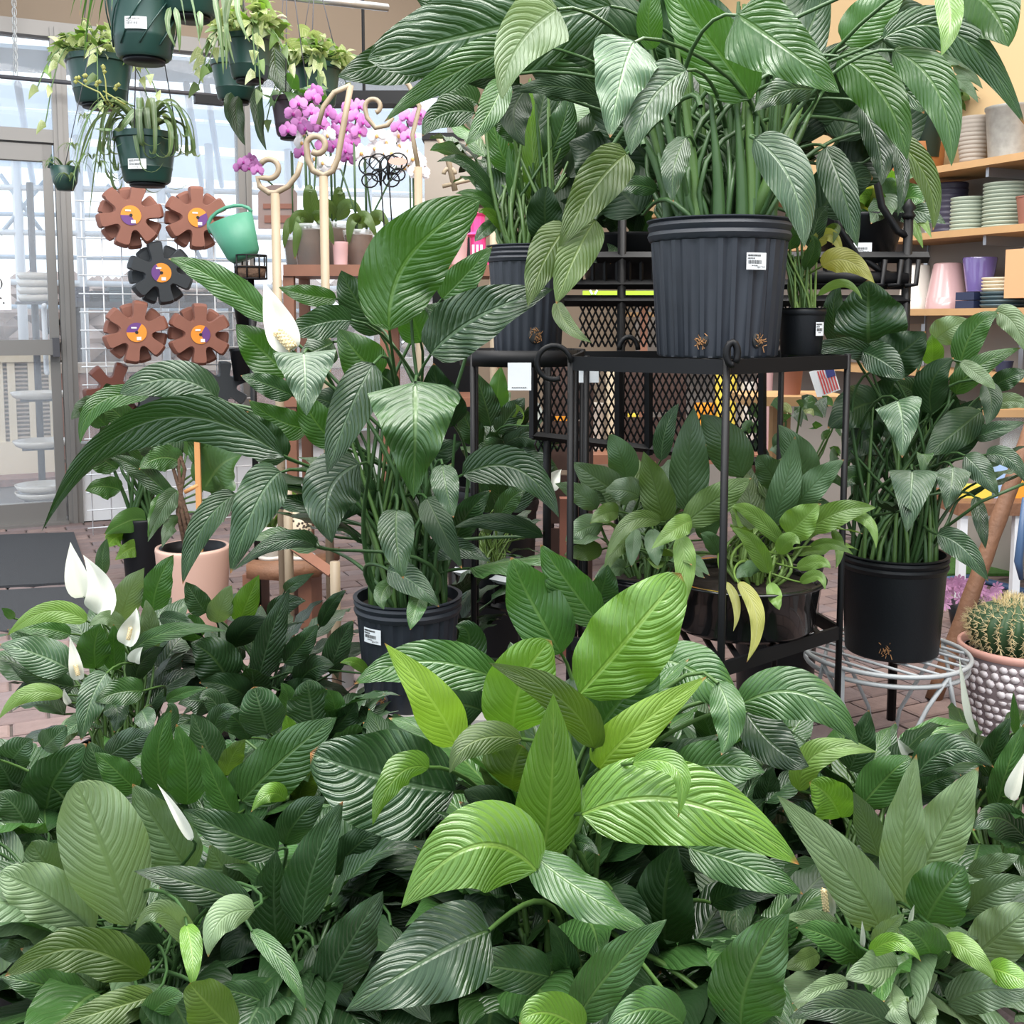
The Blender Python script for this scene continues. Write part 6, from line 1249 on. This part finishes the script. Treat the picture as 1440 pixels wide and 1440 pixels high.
# C: bright lily, centre front
pC = floor_lily('bright lime-green peace lily with glossy broad leaves in front of the black stand', 800, 1.5, stem='stem', sr=.0045)
rows(pC, [
 (815, 976, 885, 895, 957, 806, 118, 'l', R0(z=.02, prof='o')), (790, 920, 746, 843, 718, 783, 80, 'm', R0(z=.14)), (840, 874, 798, 818, 760, 766, 60, 'm', R0(z=.16)), (838, 854, 848, 825, 855, 795, 46, 'd', R0(z=.2)), (702, 956, 596, 930, 498, 962, 64, 'm', R0(z=.05, roll=10)),
 (643, 1048, 604, 980, 541, 904, 66, 'll', R0(z=-.06, prof='s')), (721, 1032, 733, 960, 776, 900, 98, 'l', R0(z=.0, prof='o')), (835, 1054, 792, 985, 686, 932, 52, 'o', R0(z=-.08, roll=25)), (762, 1202, 775, 1112, 778, 975, 92, 'l', R0(z=-.1)), (842, 1082, 892, 1027, 994, 951, 64, 'll', R0(z=-.07)),
 (838, 1030, 876, 981, 923, 932, 88, 'm', R0(z=.06, prof='o')), (640, 1114, 537, 1093, 436, 1058, 140, 'dv', R0(z=.0, prof='o', roll=10)), (604, 1080, 558, 1092, 524, 1162, 44, 'l', R0(z=-.1, roll=20)), (756, 1226, 667, 1190, 563, 1278, 122, 'l', R0(z=-.24)), (746, 1198, 826, 1258, 914, 1308, 64, 'm', R0(z=-.22, roll=25)),
 (816, 1146, 965, 1128, 1124, 1216, 118, 'l', R0(z=-.14)), (968, 1192, 1050, 1220, 1130, 1258, 60, 'm', R0(z=-.06)), (888, 1074, 950, 1080, 953, 1150, 32, 'l', R0(z=-.16, roll=15)), (735, 1040, 668, 1042, 632, 1088, 44, 'o', R0(z=-.1)), (720, 1118, 722, 1080, 736, 1048, 88, 'o', R0(z=-.02, prof='o')), (748, 1182, 700, 1140, 652, 1112, 66, 'dk', R0(z=-.04)),
 (690, 1308, 607, 1345, 486, 1422, 122, 'd', R0(z=-.26)), (812, 1432, 863, 1362, 938, 1293, 66, 'm', R0(z=-.3)), (775, 1374, 713, 1362, 632, 1354, 62, 'd', R0(z=-.2)), (820, 1450, 768, 1424, 730, 1440, 60, 'l', R0(z=-.34)), (960, 1440, 910, 1418, 850, 1450, 62, 'm', R0(z=-.34)), (790, 1402, 796, 1350, 770, 1293, 42, 'd', R0(z=-.16)),
 (940, 1342, 935, 1262, 952, 1186, 90, 'd', R0(z=-.02)), (798, 1190, 820, 1185, 843, 1203, 22, 'd', {}), (928, 928, 985, 950, 1048, 1012, 72, 'm', R0(z=.08, roll=15)), (1038, 992, 1130, 976, 1208, 1048, 72, 'm', R0(z=.0)), (1008, 958, 1026, 1010, 1014, 1062, 48, 'm', R0(z=-.02)), (955, 1086, 1012, 1076, 1076, 1086, 70, 'm', R0(z=-.02)),
 (1048, 1000, 1090, 1050, 1138, 1078, 62, 'd', R0(z=.06)), (1042, 1445, 1056, 1368, 1110, 1283, 106, 'm', R0(z=-.28)), (1000, 1272, 1042, 1256, 1092, 1260, 42, 'd', R0(z=-.05)), (870, 1080, 900, 1110, 960, 1120, 60, 'dk', R0(z=.02)), (680, 1000, 640, 990, 600, 1000, 60, 'dk', R0(z=.1)), (900, 1180, 940, 1190, 990, 1230, 60, 'dk', R0(z=.05)), (700, 1240, 680, 1280, 690, 1330, 60, 'dk', R0(z=-.05)),
 (860, 1250, 890, 1300, 930, 1370, 60, 'dk', R0(z=-.05)), (640, 960, 660, 900, 640, 880, 50, 'd', R0(z=.15)),
])
# D: pale lily, front, beside the dark glossy one
pD = floor_lily('pale green lily with very broad matte leaves below the white-flowered lily', 170, 1.42, stem='stem_dark', sr=.003)
rows(pD, [
 (183, 1304, 143, 1187, 106, 1100, 114, 'p', R0(z=-.08, prof='o')), (268, 1228, 227, 1167, 186, 1102, 72, 'pd', R0(z=.02)), (132, 1312, 62, 1258, -2, 1228, 78, 'p', R0(z=-.08, prof='o')), (206, 1374, 110, 1335, 7, 1372, 62, 'o', R0(z=-.16, roll=25)), (142, 1402, 93, 1362, 28, 1334, 62, 'pd', R0(z=-.1)), (118, 1407, 60, 1385, -3, 1374, 52, 'm', R0(z=-.14)),
 (218, 1400, 150, 1420, 72, 1444, 48, 'o', R0(z=-.2)), (272, 1332, 228, 1282, 190, 1310, 34, 'p', R0(z=-.18, roll=20)), (262, 1300, 270, 1342, 270, 1390, 30, 'l', R0(z=-.22)), (358, 1280, 312, 1292, 293, 1346, 46, 'p', R0(z=-.2)), (352, 1308, 400, 1358, 431, 1422, 27, 'm', R0(z=-.22)), (332, 1452, 290, 1410, 268, 1384, 66, 'o', R0(z=-.26)),
 (272, 1302, 245, 1270, 225, 1248, 48, 'pd', R0(z=-.02)), (92, 1242, 62, 1210, 45, 1184, 62, 'pd', R0(z=.02)), (60, 1300, 30, 1330, -5, 1340, 50, 'pd', R0(z=-.05)), (230, 1330, 180, 1330, 140, 1360, 50, 'dk', R0(z=-.05)), (200, 1440, 230, 1410, 260, 1400, 40, 'm', R0(z=-.24)),
])
pD.spathe(270, 1182, 250, 1145, 221, 1102, 15, dd=-.06)
pE = floor_lily('dark glossy lily with ribbed narrow leaves between the pale and the lime-green lilies', 420, 1.5, stem='stem_dark')
rows(pE, [
 (392, 1196, 322, 1170, 256, 1138, 58, 'd', R0(z=-.06)), (352, 1276, 275, 1244, 188, 1225, 48, 'd', R0(z=-.16)), (332, 1257, 315, 1222, 294, 1188, 64, 'pd', R0(z=.0)), (390, 1332, 385, 1260, 389, 1194, 64, 'dv', R0(z=-.06)), (425, 1302, 441, 1220, 482, 1128, 70, 'dv', R0(z=-.1)), (450, 1397, 490, 1330, 538, 1253, 76, 'dv', R0(z=-.18)),
 (402, 1427, 350, 1400, 293, 1390, 44, 'd', R0(z=-.24)), (470, 1230, 500, 1190, 540, 1170, 50, 'dk', R0(z=.05)), (520, 1240, 520, 1180, 500, 1130, 60, 'd', R0(z=.08)), (400, 1190, 420, 1150, 460, 1120, 50, 'd', R0(z=.08)), (440, 1330, 460, 1370, 500, 1420, 60, 'dk', R0(z=-.1)), (550, 1300, 540, 1340, 520, 1390, 50, 'dk', R0(z=-.1)), (380, 1300, 340, 1320, 310, 1370, 50, 'dk', R0(z=-.05)),
])
# F: pale lily, right front
pF = floor_lily('pale grey-green lily with small white spathes in front of the wire stand', 1275, 1.5, stem='stem_dark', sr=.003)
rows(pF, [
 (1240, 1310, 1190, 1226, 1092, 1118, 76, 'p', R0(z=-.1)), (1273, 1278, 1270, 1177, 1289, 1060, 62, 'p', R0(z=-.04)), (1293, 1224, 1330, 1160, 1376, 1078, 72, 'p', R0(z=.02)), (1300, 1300, 1323, 1258, 1356, 1218, 80, 'm', R0(z=-.12, prof='o')), (1360, 1282, 1402, 1250, 1452, 1238, 44, 'pd', R0(z=-.05)), (1362, 1228, 1400, 1214, 1434, 1203, 28, 'pd', R0(z=.0)),
 (1362, 1352, 1412, 1308, 1454, 1272, 70, 'p', R0(z=-.12)), (1328, 1318, 1366, 1340, 1402, 1382, 34, 'ml', R0(z=-.2)), (1312, 1362, 1300, 1324, 1263, 1304, 60, 'm', R0(z=-.18)), (1212, 1352, 1170, 1320, 1118, 1304, 48, 'm', R0(z=-.16)), (1182, 1306, 1142, 1294, 1104, 1290, 28, 'p', R0(z=-.1)), (1262, 1360, 1230, 1364, 1188, 1376, 52, 'p', R0(z=-.22)),
 (1258, 1385, 1256, 1412, 1282, 1440, 50, 'p', R0(z=-.26)), (1192, 1380, 1155, 1390, 1113, 1412, 27, 'p', R0(z=-.22)), (1332, 1412, 1390, 1392, 1455, 1402, 54, 'pd', R0(z=-.2)), (1255, 1445, 1190, 1418, 1108, 1432, 50, 'dv', R0(z=-.3)), (1223, 1342, 1260, 1324, 1295, 1352, 25, 'l', R0(z=-.24)), (1388, 1360, 1420, 1370, 1454, 1388, 38, 'l', R0(z=-.22)),
 (1228, 1327, 1250, 1305, 1272, 1284, 25, 'p', R0(z=-.16)), (1152, 1340, 1130, 1350, 1103, 1362, 28, 'mo', R0(z=-.1)), (1237, 1212, 1220, 1160, 1200, 1113, 40, 'pd', R0(z=.06)), (1380, 1300, 1400, 1300, 1440, 1320, 50, 'pd', R0(z=-.02)), (1180, 1350, 1190, 1400, 1180, 1440, 60, 'dk', R0(z=-.05)), (1320, 1380, 1340, 1420, 1380, 1440, 50, 'dk', R0(z=-.1)), (1240, 1200, 1210, 1230, 1180, 1280, 60, 'dk', R0(z=.06)),
 (1340, 1240, 1370, 1260, 1400, 1290, 50, 'pd', R0(z=.05)), (1290, 1400, 1300, 1430, 1310, 1450, 40, 'p', R0(z=-.24)),
])
pF.spathe(1168, 1293, 1169, 1265, 1163, 1238, 14, spadix=(1162, 1282, 1158, 1250, 4.5), dd=-.08); pF.spathe(1213, 1332, 1214, 1314, 1212, 1294, 8, dd=-.2); pF.spathe(1280, 1300, 1283, 1285, 1286, 1272, 7, dd=-.18)
# P: behind F
pP = floor_lily('lily with a glossy lime new leaf between the bright lily and the wire stand', 1225, 1.85)
rows(pP, [
 (1123, 1112, 1152, 1058, 1234, 1058, 40, 'ml', R0(z=-.1, roll=15)), (1182, 1150, 1166, 1120, 1138, 1100, 60, 'l', R0(z=-.16, prof='o')), (1213, 1132, 1245, 1095, 1282, 1063, 58, 'm', R0(z=-.06)), (1288, 1092, 1336, 1054, 1398, 1080, 46, 'dv', R0(z=-.04)), (1194, 1082, 1210, 1045, 1222, 998, 46, 'dv', R0(z=.05)), (1290, 1112, 1320, 1095, 1352, 1090, 34, 'd', {}),
 (1075, 1142, 1080, 1110, 1086, 1078, 38, 'dv', R0(z=.0)), (1150, 1170, 1130, 1150, 1100, 1140, 50, 'd', R0(z=.0)), (1190, 1180, 1200, 1140, 1220, 1110, 50, 'dk', R0(z=.05)), (1330, 1160, 1350, 1130, 1380, 1110, 40, 'dk', R0(z=.05)), (1120, 1200, 1100, 1180, 1070, 1180, 50, 'd', R0(z=.02)), (1240, 1140, 1280, 1120, 1330, 1120, 40, 'd', R0(z=.08)),
])
pP.spathe(1283, 1064, 1272, 1052, 1262, 1037, 17)
pO = floor_lily('dark lily with closed white buds beside the pebbled cactus pot', 1425, 1.9)
rows(pO, [(1400, 1142, 1415, 1085, 1440, 1018, 38, 'm', R0(z=-.05)), (1444, 1182, 1405, 1150, 1368, 1168, 48, 'd', R0(z=-.12)), (1428, 1032, 1427, 1005, 1425, 972, 12, 'm', {}), (1390, 1092, 1400, 1050, 1422, 1008, 34, 'd', {}), (1442, 1232, 1425, 1208, 1412, 1190, 40, 'm', R0(z=-.15)), (1400, 1130, 1380, 1110, 1372, 1080, 30, 'd', R0(z=.05)), (1440, 1120, 1450, 1060, 1460, 1020, 50, 'dk', {})])
pO.spathe(1374, 1034, 1362, 985, 1349, 922, 20, roll=60); pO.spathe(1420, 1124, 1430, 1095, 1441, 1058, 22, dd=-.1)
# Q: mid rows on the left
pQ = floor_lily('upright mid-green lily behind the pale broad-leaved lily', 285, 1.85)
rows(pQ, [
 (236, 1112, 222, 1060, 241, 998, 48, 'm', {}), (262, 1132, 262, 1080, 248, 1018, 52, 'm', R0(z=-.06)), (302, 1082, 286, 1040, 270, 1003, 48, 'gv', R0(z=.06)), (332, 1147, 306, 1105, 284, 1048, 36, 'm', R0(z=-.1)), (338, 1128, 402, 1064, 474, 1008, 78, 'm', R0(z=-.1)),
 (192, 1112, 165, 1085, 133, 1058, 42, 'm', R0(z=-.06)), (152, 1122, 140, 1080, 125, 1043, 52, 'gv', R0(z=.02)), (148, 1067, 180, 1045, 217, 1028, 42, 'dv', R0(z=.06)), (402, 1127, 380, 1116, 353, 1142, 28, 'l', R0(z=-.14)), (318, 1092, 326, 1065, 346, 1038, 32, 'o', {}), (210, 1060, 240, 1010, 235, 990, 26, 'gv', R0(z=.1)),
 (330, 1120, 350, 1090, 390, 1070, 40, 'm', R0(z=.0)), (200, 1140, 180, 1110, 160, 1090, 50, 'd', R0(z=.02)), (420, 1130, 430, 1100, 450, 1080, 40, 'o', R0(z=.0)), (350, 1160, 380, 1150, 430, 1140, 40, 'd', R0(z=.05)), (300, 1040, 310, 1005, 340, 1000, 30, 'dv', R0(z=.14)),
])
pQ2 = floor_lily('lily with round grey-veined leaves in front of the dark lily clump', 420, 2.1)
rows(pQ2, [(376, 1032, 368, 1000, 357, 966, 64, 'gv', R0(prof='o')), (441, 1027, 437, 990, 431, 955, 64, 'gv', R0(prof='o')), (411, 1047, 407, 1026, 402, 1006, 28, 'l', R0(z=-.06)), (350, 1040, 330, 1010, 300, 1000, 34, 'd', {}), (470, 1020, 470, 990, 460, 970, 30, 'm', {}), (400, 1020, 405, 985, 395, 960, 30, 'm', R0(z=.06)), (455, 1040, 485, 1010, 500, 985, 40, 'd', {}), (320, 1030, 300, 985, 280, 985, 30, 'gv', R0(z=.05))])
pR = floor_lily('dark lily with striped leaves beside the brick pavers under the white-flowered lily', 65, 1.85)
rows(pR, [(65, 1143, 80, 1090, 121, 1047, 80, 'd', {}), (10, 1085, 26, 1056, 46, 1040, 48, 'gv', R0(z=.05)), (60, 1052, 76, 1038, 93, 1021, 38, 'gv', R0(z=.08)), (40, 1170, 22, 1135, -5, 1115, 50, 'gv', R0(z=-.08)), (20, 1120, 10, 1090, -5, 1070, 50, 'dv', R0(z=.02)), (90, 1170, 100, 1140, 120, 1110, 40, 'd', R0(z=.02)), (60, 1210, 40, 1190, 10, 1180, 40, 'd', R0(z=-.1))])
# G: white-flowered
pG = floor_lily('white-flowered peace lily with two large spathes beside the entrance mat', 150, 2.35)
rows(pG, [
 (123, 874, 67, 860, 10, 894, 30, 'ml', R0(z=-.05)), (100, 892, 60, 884, 18, 886, 26, 'm', {}), (98, 942, 53, 920, -2, 906, 52, 'gv', R0(z=-.08)), (104, 966, 60, 955, 14, 934, 36, 'd', R0(z=-.04)), (90, 979, 38, 976, -2, 1012, 25, 'ml', R0(z=-.1)), (135, 942, 133, 908, 142, 876, 46, 'b', R0(z=-.06)), (172, 874, 180, 838, 203, 798, 42, 'p', R0(z=.02)),
 (215, 860, 222, 820, 244, 780, 42, 'm', R0(z=.04)), (146, 810, 144, 783, 151, 756, 19, 'gv', R0(z=.08)), (173, 882, 150, 868, 124, 882, 22, 'p', R0(z=-.04)), (183, 918, 240, 888, 320, 888, 24, 'm', R0(z=-.05, roll=15)), (150, 946, 128, 985, 114, 1042, 42, 'gv', R0(z=-.16)), (202, 972, 166, 974, 134, 988, 38, 'm', R0(z=-.14)), (212, 922, 210, 880, 205, 843, 28, 'p', {}),
 (161, 942, 160, 910, 160, 878, 28, 'b', R0(z=-.02)), (224, 870, 250, 872, 277, 882, 22, 'dv', R0(z=.02)), (20, 870, 12, 862, 2, 855, 12, 'm', {}), (110, 1010, 95, 1030, 80, 1060, 26, 'p', R0(z=-.12)), (200, 1000, 205, 1010, 215, 1035, 30, 'gv', R0(z=-.15)), (150, 980, 165, 1000, 160, 1030, 34, 'd', R0(z=-.1)), (60, 940, 40, 905, 10, 885, 34, 'gv', R0(z=.04)),
 (190, 960, 200, 930, 230, 910, 34, 'd', R0(z=.0)), (70, 965, 50, 960, 20, 975, 26, 'd', R0(z=.05)),
])
pG.spathe(118, 840, 107, 805, 99, 762, 34); pG.spathe(136, 864, 143, 828, 117, 780, 44, dd=-.05); pG.spathe(177, 907, 187, 880, 192, 855, 30, spadix=(180, 900, 184, 882, 3), dd=-.08)
pG.spathe(111, 957, 106, 930, 98, 895, 20, spadix=(110, 950, 106, 935, 3), dd=-.1); pG.spathe(189, 932, 193, 920, 201, 910, 20, dd=-.06); pG.spathe(98, 990, 93, 980, 90, 968, 10, dd=-.1)
# M: dark mass
pM = floor_lily('dark crowded lily clump behind the grey-veined lily', 345, 2.5, stem='stem_dark')
rows(pM, [
 (290, 862, 275, 840, 261, 818, 32, 'gv', {}), (305, 877, 312, 850, 326, 823, 34, 'p', {}), (335, 877, 348, 845, 364, 808, 36, 'l', {}), (322, 962, 300, 925, 268, 904, 62, 'd', R0(z=-.06)), (364, 957, 380, 895, 407, 828, 42, 'dv', R0(z=-.06)), (234, 986, 260, 974, 292, 967, 17, 'm', R0(z=-.2)), (465, 948, 478, 905, 498, 872, 36, 'dv', R0(z=.0)),
 (400, 932, 425, 905, 447, 878, 34, 'd', R0(z=-.05)), (400, 832, 416, 820, 442, 806, 18, 'm', R0(z=.05)), (450, 882, 466, 850, 487, 830, 20, 'd', {}), (517, 948, 500, 932, 478, 932, 16, 'l', R0(z=-.1)), (330, 910, 345, 885, 380, 870, 40, 'dk', {}), (290, 940, 270, 960, 240, 965, 40, 'dk', {}), (420, 960, 440, 940, 470, 935, 40, 'd', {}),
 (350, 985, 320, 965, 280, 960, 40, 'dk', R0(z=-.1)), (380, 870, 400, 850, 430, 845, 30, 'd', R0(z=.05)), (280, 900, 265, 880, 245, 870, 36, 'm', {}), (300, 1000, 280, 985, 250, 990, 40, 'dv', R0(z=-.15)), (400, 985, 430, 975, 460, 970, 44, 'dk', {}),
])
tag(MB().prism([P(x, y, 2.6) for x, y in ((235, 912), (258, 908), (262, 922), (285, 930), (286, 938), (268, 944), (250, 935))], V((0, 1, 0)), .01).build('pink_wrapper', 'blush', smooth=False), 'scrap of pink wrapping paper showing among the dark lilies', 'wrapper')
# N: lily in the low tray stand, and one under the round shelf
pN = potted('peace_lily', 'little lily with thin pale stalks in the low black tray stand', 692, 790, 848, 52, 2.98, zb=zl+.006, crown_r=.025, stem='stem_lime', rings=1)
rows(pN, [(690, 720, 676, 690, 668, 660, 24, 'd', {}), (700, 730, 720, 700, 740, 690, 28, 'm', {}), (710, 740, 735, 735, 760, 750, 20, 'd', {}), (680, 735, 660, 720, 645, 730, 20, 'm', {}), (700, 710, 700, 680, 690, 640, 30, 'd', R0(z=.05)), (720, 720, 745, 680, 760, 650, 30, 'd', R0(z=.06)), (690, 750, 680, 740, 665, 750, 14, 'pd', {})])
for i in range(16): g = random.Random(i+70); a = pN.c+V((g.uniform(-.02, .02), g.uniform(-.02, .02), pN.h*.9)); b_ = P(g.uniform(670, 725), g.uniform(720, 760), 2.98); MB().tube(bez(a, a+Z*.03, a+(b_-a)*.6, b_, 4), .0025, 5, caps=False).build('stem', 'stem_lime', pN.root)
c = V((P(690, 600, 3.55).x, 3.55, 0)); pS = Plant('shade_plant', 'leafy dark plant in the shade under the round shelf', 'potted plant', c, c+Z*.62, 3.5, 'stem_dark', spread=.05)
nursery_pot(pS.root, c, .16, .62)
rows(pS, [(690, 600, 680, 560, 665, 520, 36, 'd', {}), (700, 590, 700, 550, 705, 515, 30, 'plainleaf', {}), (700, 610, 720, 580, 738, 560, 34, 'd', {}), (680, 620, 660, 600, 650, 570, 34, 'd', {}), (710, 625, 740, 615, 770, 640, 30, 'dk', {}), (700, 640, 690, 630, 670, 640, 30, 'd', {}), (720, 640, 760, 650, 790, 690, 34, 'd', {}), (715, 650, 750, 660, 780, 655, 30, 'dk', {}), (700, 650, 680, 660, 660, 690, 30, 'd', {}), (715, 600, 730, 585, 725, 568, 16, 'ml', {}), (730, 640, 745, 605, 765, 590, 20, 'd', {})])
pS.spathe(755, 590, 757, 575, 752, 562, 14, dd=-.4); pS.spathe(775, 690, 780, 672, 790, 660, 22, dd=-.1)
# plants on the right behind the rack: pothos in black planter on the rack
c = V((P(1235, 345, 3.0).x, 3.175, P(1235, 362, DR).z+.03)); pT = thing('rack_planter', c, 'black planter of pale-leaved trailing plants on the iron rack', 'potted plant')
MB().lathe(c-Z*.02, [(.10, 0), (.13, .11), (.135, .12), (.12, .12), (.01, .1)], 28).build('pot', 'black_plastic', pT)
sticker(pT, c-Z*.02, -pi/2-.2, .116, .02, .05, .03, '$24.99', False)
for i, (bx, by, tx, ty, w, m) in enumerate(((1225, 300, 1212, 262, 30, 'yl'), (1240, 300, 1260, 255, 40, 'mg'), (1255, 300, 1330, 315, 34, 'gv'), (1240, 290, 1200, 280, 30, 'l'), (1250, 290, 1225, 315, 36, 'gv'), (1260, 285, 1240, 240, 26, 'l'), (1270, 300, 1298, 350, 18, 'l'), (1262, 290, 1300, 285, 40, 'm'), (1235, 285, 1250, 310, 44, 'pd'), (1220, 310, 1190, 330, 28, 'm'), (1255, 270, 1285, 250, 30, 'mg'), (1215, 290, 1175, 300, 30, 'o'), (1280, 300, 1310, 335, 16, 'ml'), (1230, 275, 1225, 235, 30, 'pothos'))):
    random.seed(300+i); B, T = P(bx, by, 3.1), P(tx, ty, 3.02); leaf_mesh('leaf', B, (B+T)*.5+Z*.02, T, pxm(w, 3.1), m, pT, 10); MB().tube([c+Z*.09, c+Z*.14, B], .003, 4).build('stem', 'stem_lime', pT)
c = V((P(890, 340, 3.05).x, 3.19, P(890, 400, DR).z+.009)); pU = thing('rack_planter', c, 'black planter of shaded lilies behind the slatted rail of the iron rack', 'potted plant')
MB().lathe(c-Z*.0, [(.12, 0), (.15, .13), (.155, .14), (.14, .14), (.01, .12)], 28).build('pot', 'black_plastic', pU)
for i, (bx, by, tx, ty, w, m) in enumerate(((880, 330, 858, 372, 30, 'gv'), (895, 330, 890, 290, 30, 'dk'), (870, 330, 850, 300, 30, 'd'), (905, 320, 880, 280, 24, 'd'), (860, 320, 830, 290, 34, 'dk'), (900, 340, 920, 300, 30, 'd'), (850, 310, 820, 250, 34, 'dk'), (870, 300, 860, 230, 40, 'dk'), (890, 290, 870, 210, 40, 'dk'), (840, 300, 800, 240, 40, 'dk'), (900, 300, 895, 220, 40, 'd'))):
    random.seed(330+i); B, T = P(bx, by, 3.15), P(tx, ty, 3.0); leaf_mesh('leaf', B, (B+T)*.5+Z*.02, T, pxm(w, 3.1), m, pU, 10); MB().tube([c+Z*.1, B], .004, 4).build('stem', 'stem_dark', pU)
# fern-like shade plants under the flag card, behind the tub
c = V((P(1110, 620, 3.0).x, 3.1, 0)); pX = thing('vine_plant', c, 'small-leaved vine in a black pot behind the light green lily', 'potted plant')
nursery_pot(pX, c, .13, .5)
g = random.Random(44)
for i in range(60):
    B = P(g.uniform(1050, 1190), g.uniform(560, 720), 3.05+g.uniform(-.1, .1)); T = B+V((g.uniform(-.06, .06), g.uniform(-.05, 0), g.uniform(-.06, .01))); random.seed(400+i); heart_leaf(pX, B, T, .045, g.choice(['m', 'd', 'plainleaf', 'mg', 'pothos']))
    if i % 3 == 0: MB().tube(bez(c+Z*.45, c+Z*.6, B-Z*.05, B, 5), .003, 4, caps=False).build('stem', 'stem', pX)
# ------------------------------------------------------------------ the rest of the foliage of each lily, kept behind the leaves above
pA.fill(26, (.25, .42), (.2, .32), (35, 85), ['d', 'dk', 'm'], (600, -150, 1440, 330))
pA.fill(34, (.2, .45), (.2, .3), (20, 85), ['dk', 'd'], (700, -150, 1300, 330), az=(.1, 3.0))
pB.fill(26, (.15, .36), (.16, .26), (30, 80), ['d', 'dk', 'm'], (330, 430, 800, 860))
pJ.fill(40, (.15, .4), (.14, .24), (45, 88), ['d', 'dk', 'm'], (600, 100, 850, 400))
pI.fill(24, (.2, .34), (.14, .22), (35, 85), ['d', 'dk', 'dv'], (1160, 470, 1480, 800))
tbp.fill(26, (.08, .2), (.1, .17), (25, 80), ['mg', 'ml', 'mo'], (1010, 640, 1230, 880))
pH.fill(30, (.08, .22), (.1, .18), (25, 80), ['mg', 'pd', 'mo'], (790, 600, 1060, 850))
pC.fill(50, (.1, .34), (.18, .28), (15, 80), ['d', 'dk', 'm', 'dk'], (440, 800, 1150, 1600))
pD.fill(44, (.06, .28), (.16, .25), (15, 75), ['pd', 'd', 'm', 'dk'], (-150, 1080, 420, 1600))
pE.fill(44, (.06, .3), (.16, .25), (15, 75), ['d', 'dk', 'dv'], (250, 1080, 640, 1600))
pF.fill(50, (.06, .28), (.14, .22), (15, 75), ['pd', 'p', 'm', 'dk'], (1060, 1050, 1600, 1600))
pP.fill(34, (.1, .3), (.14, .22), (15, 75), ['d', 'dk', 'dv', 'm'], (1020, 1000, 1420, 1350))
pO.fill(26, (.1, .3), (.14, .22), (15, 75), ['d', 'dk', 'm'], (1340, 990, 1600, 1350))
pQ.fill(36, (.1, .3), (.14, .22), (15, 75), ['d', 'm', 'dv', 'gv'], (110, 980, 500, 1300))
pQ2.fill(34, (.1, .26), (.12, .2), (15, 75), ['d', 'dk', 'gv', 'dv'], (260, 950, 620, 1200))
pR.fill(30, (.08, .26), (.12, .2), (15, 75), ['d', 'dv', 'gv', 'm'], (-150, 1010, 200, 1300))
pG.fill(34, (.1, .28), (.12, .2), (10, 75), ['d', 'm', 'gv', 'dv'], (-40, 830, 300, 1100))
pM.fill(50, (.08, .3), (.12, .2), (10, 75), ['d', 'dk', 'dk', 'dv'], (220, 830, 520, 1080))
pN.fill(10, (.06, .14), (.06, .1), (30, 80), ['d', 'm'], (640, 640, 780, 800))
pS.fill(30, (.05, .3), (.12, .2), (10, 80), ['d', 'dk'], (640, 510, 800, 760))
# lilies whose crowns only show as dark filler between the rows
def extra(label, px, d, mats, n, box, lp=(.08, .28), ll=(.12, .2)):
    p = floor_lily(label, px, d, stem='stem_dark'); p.fill(n, lp, ll, (10, 75), mats, box); return p
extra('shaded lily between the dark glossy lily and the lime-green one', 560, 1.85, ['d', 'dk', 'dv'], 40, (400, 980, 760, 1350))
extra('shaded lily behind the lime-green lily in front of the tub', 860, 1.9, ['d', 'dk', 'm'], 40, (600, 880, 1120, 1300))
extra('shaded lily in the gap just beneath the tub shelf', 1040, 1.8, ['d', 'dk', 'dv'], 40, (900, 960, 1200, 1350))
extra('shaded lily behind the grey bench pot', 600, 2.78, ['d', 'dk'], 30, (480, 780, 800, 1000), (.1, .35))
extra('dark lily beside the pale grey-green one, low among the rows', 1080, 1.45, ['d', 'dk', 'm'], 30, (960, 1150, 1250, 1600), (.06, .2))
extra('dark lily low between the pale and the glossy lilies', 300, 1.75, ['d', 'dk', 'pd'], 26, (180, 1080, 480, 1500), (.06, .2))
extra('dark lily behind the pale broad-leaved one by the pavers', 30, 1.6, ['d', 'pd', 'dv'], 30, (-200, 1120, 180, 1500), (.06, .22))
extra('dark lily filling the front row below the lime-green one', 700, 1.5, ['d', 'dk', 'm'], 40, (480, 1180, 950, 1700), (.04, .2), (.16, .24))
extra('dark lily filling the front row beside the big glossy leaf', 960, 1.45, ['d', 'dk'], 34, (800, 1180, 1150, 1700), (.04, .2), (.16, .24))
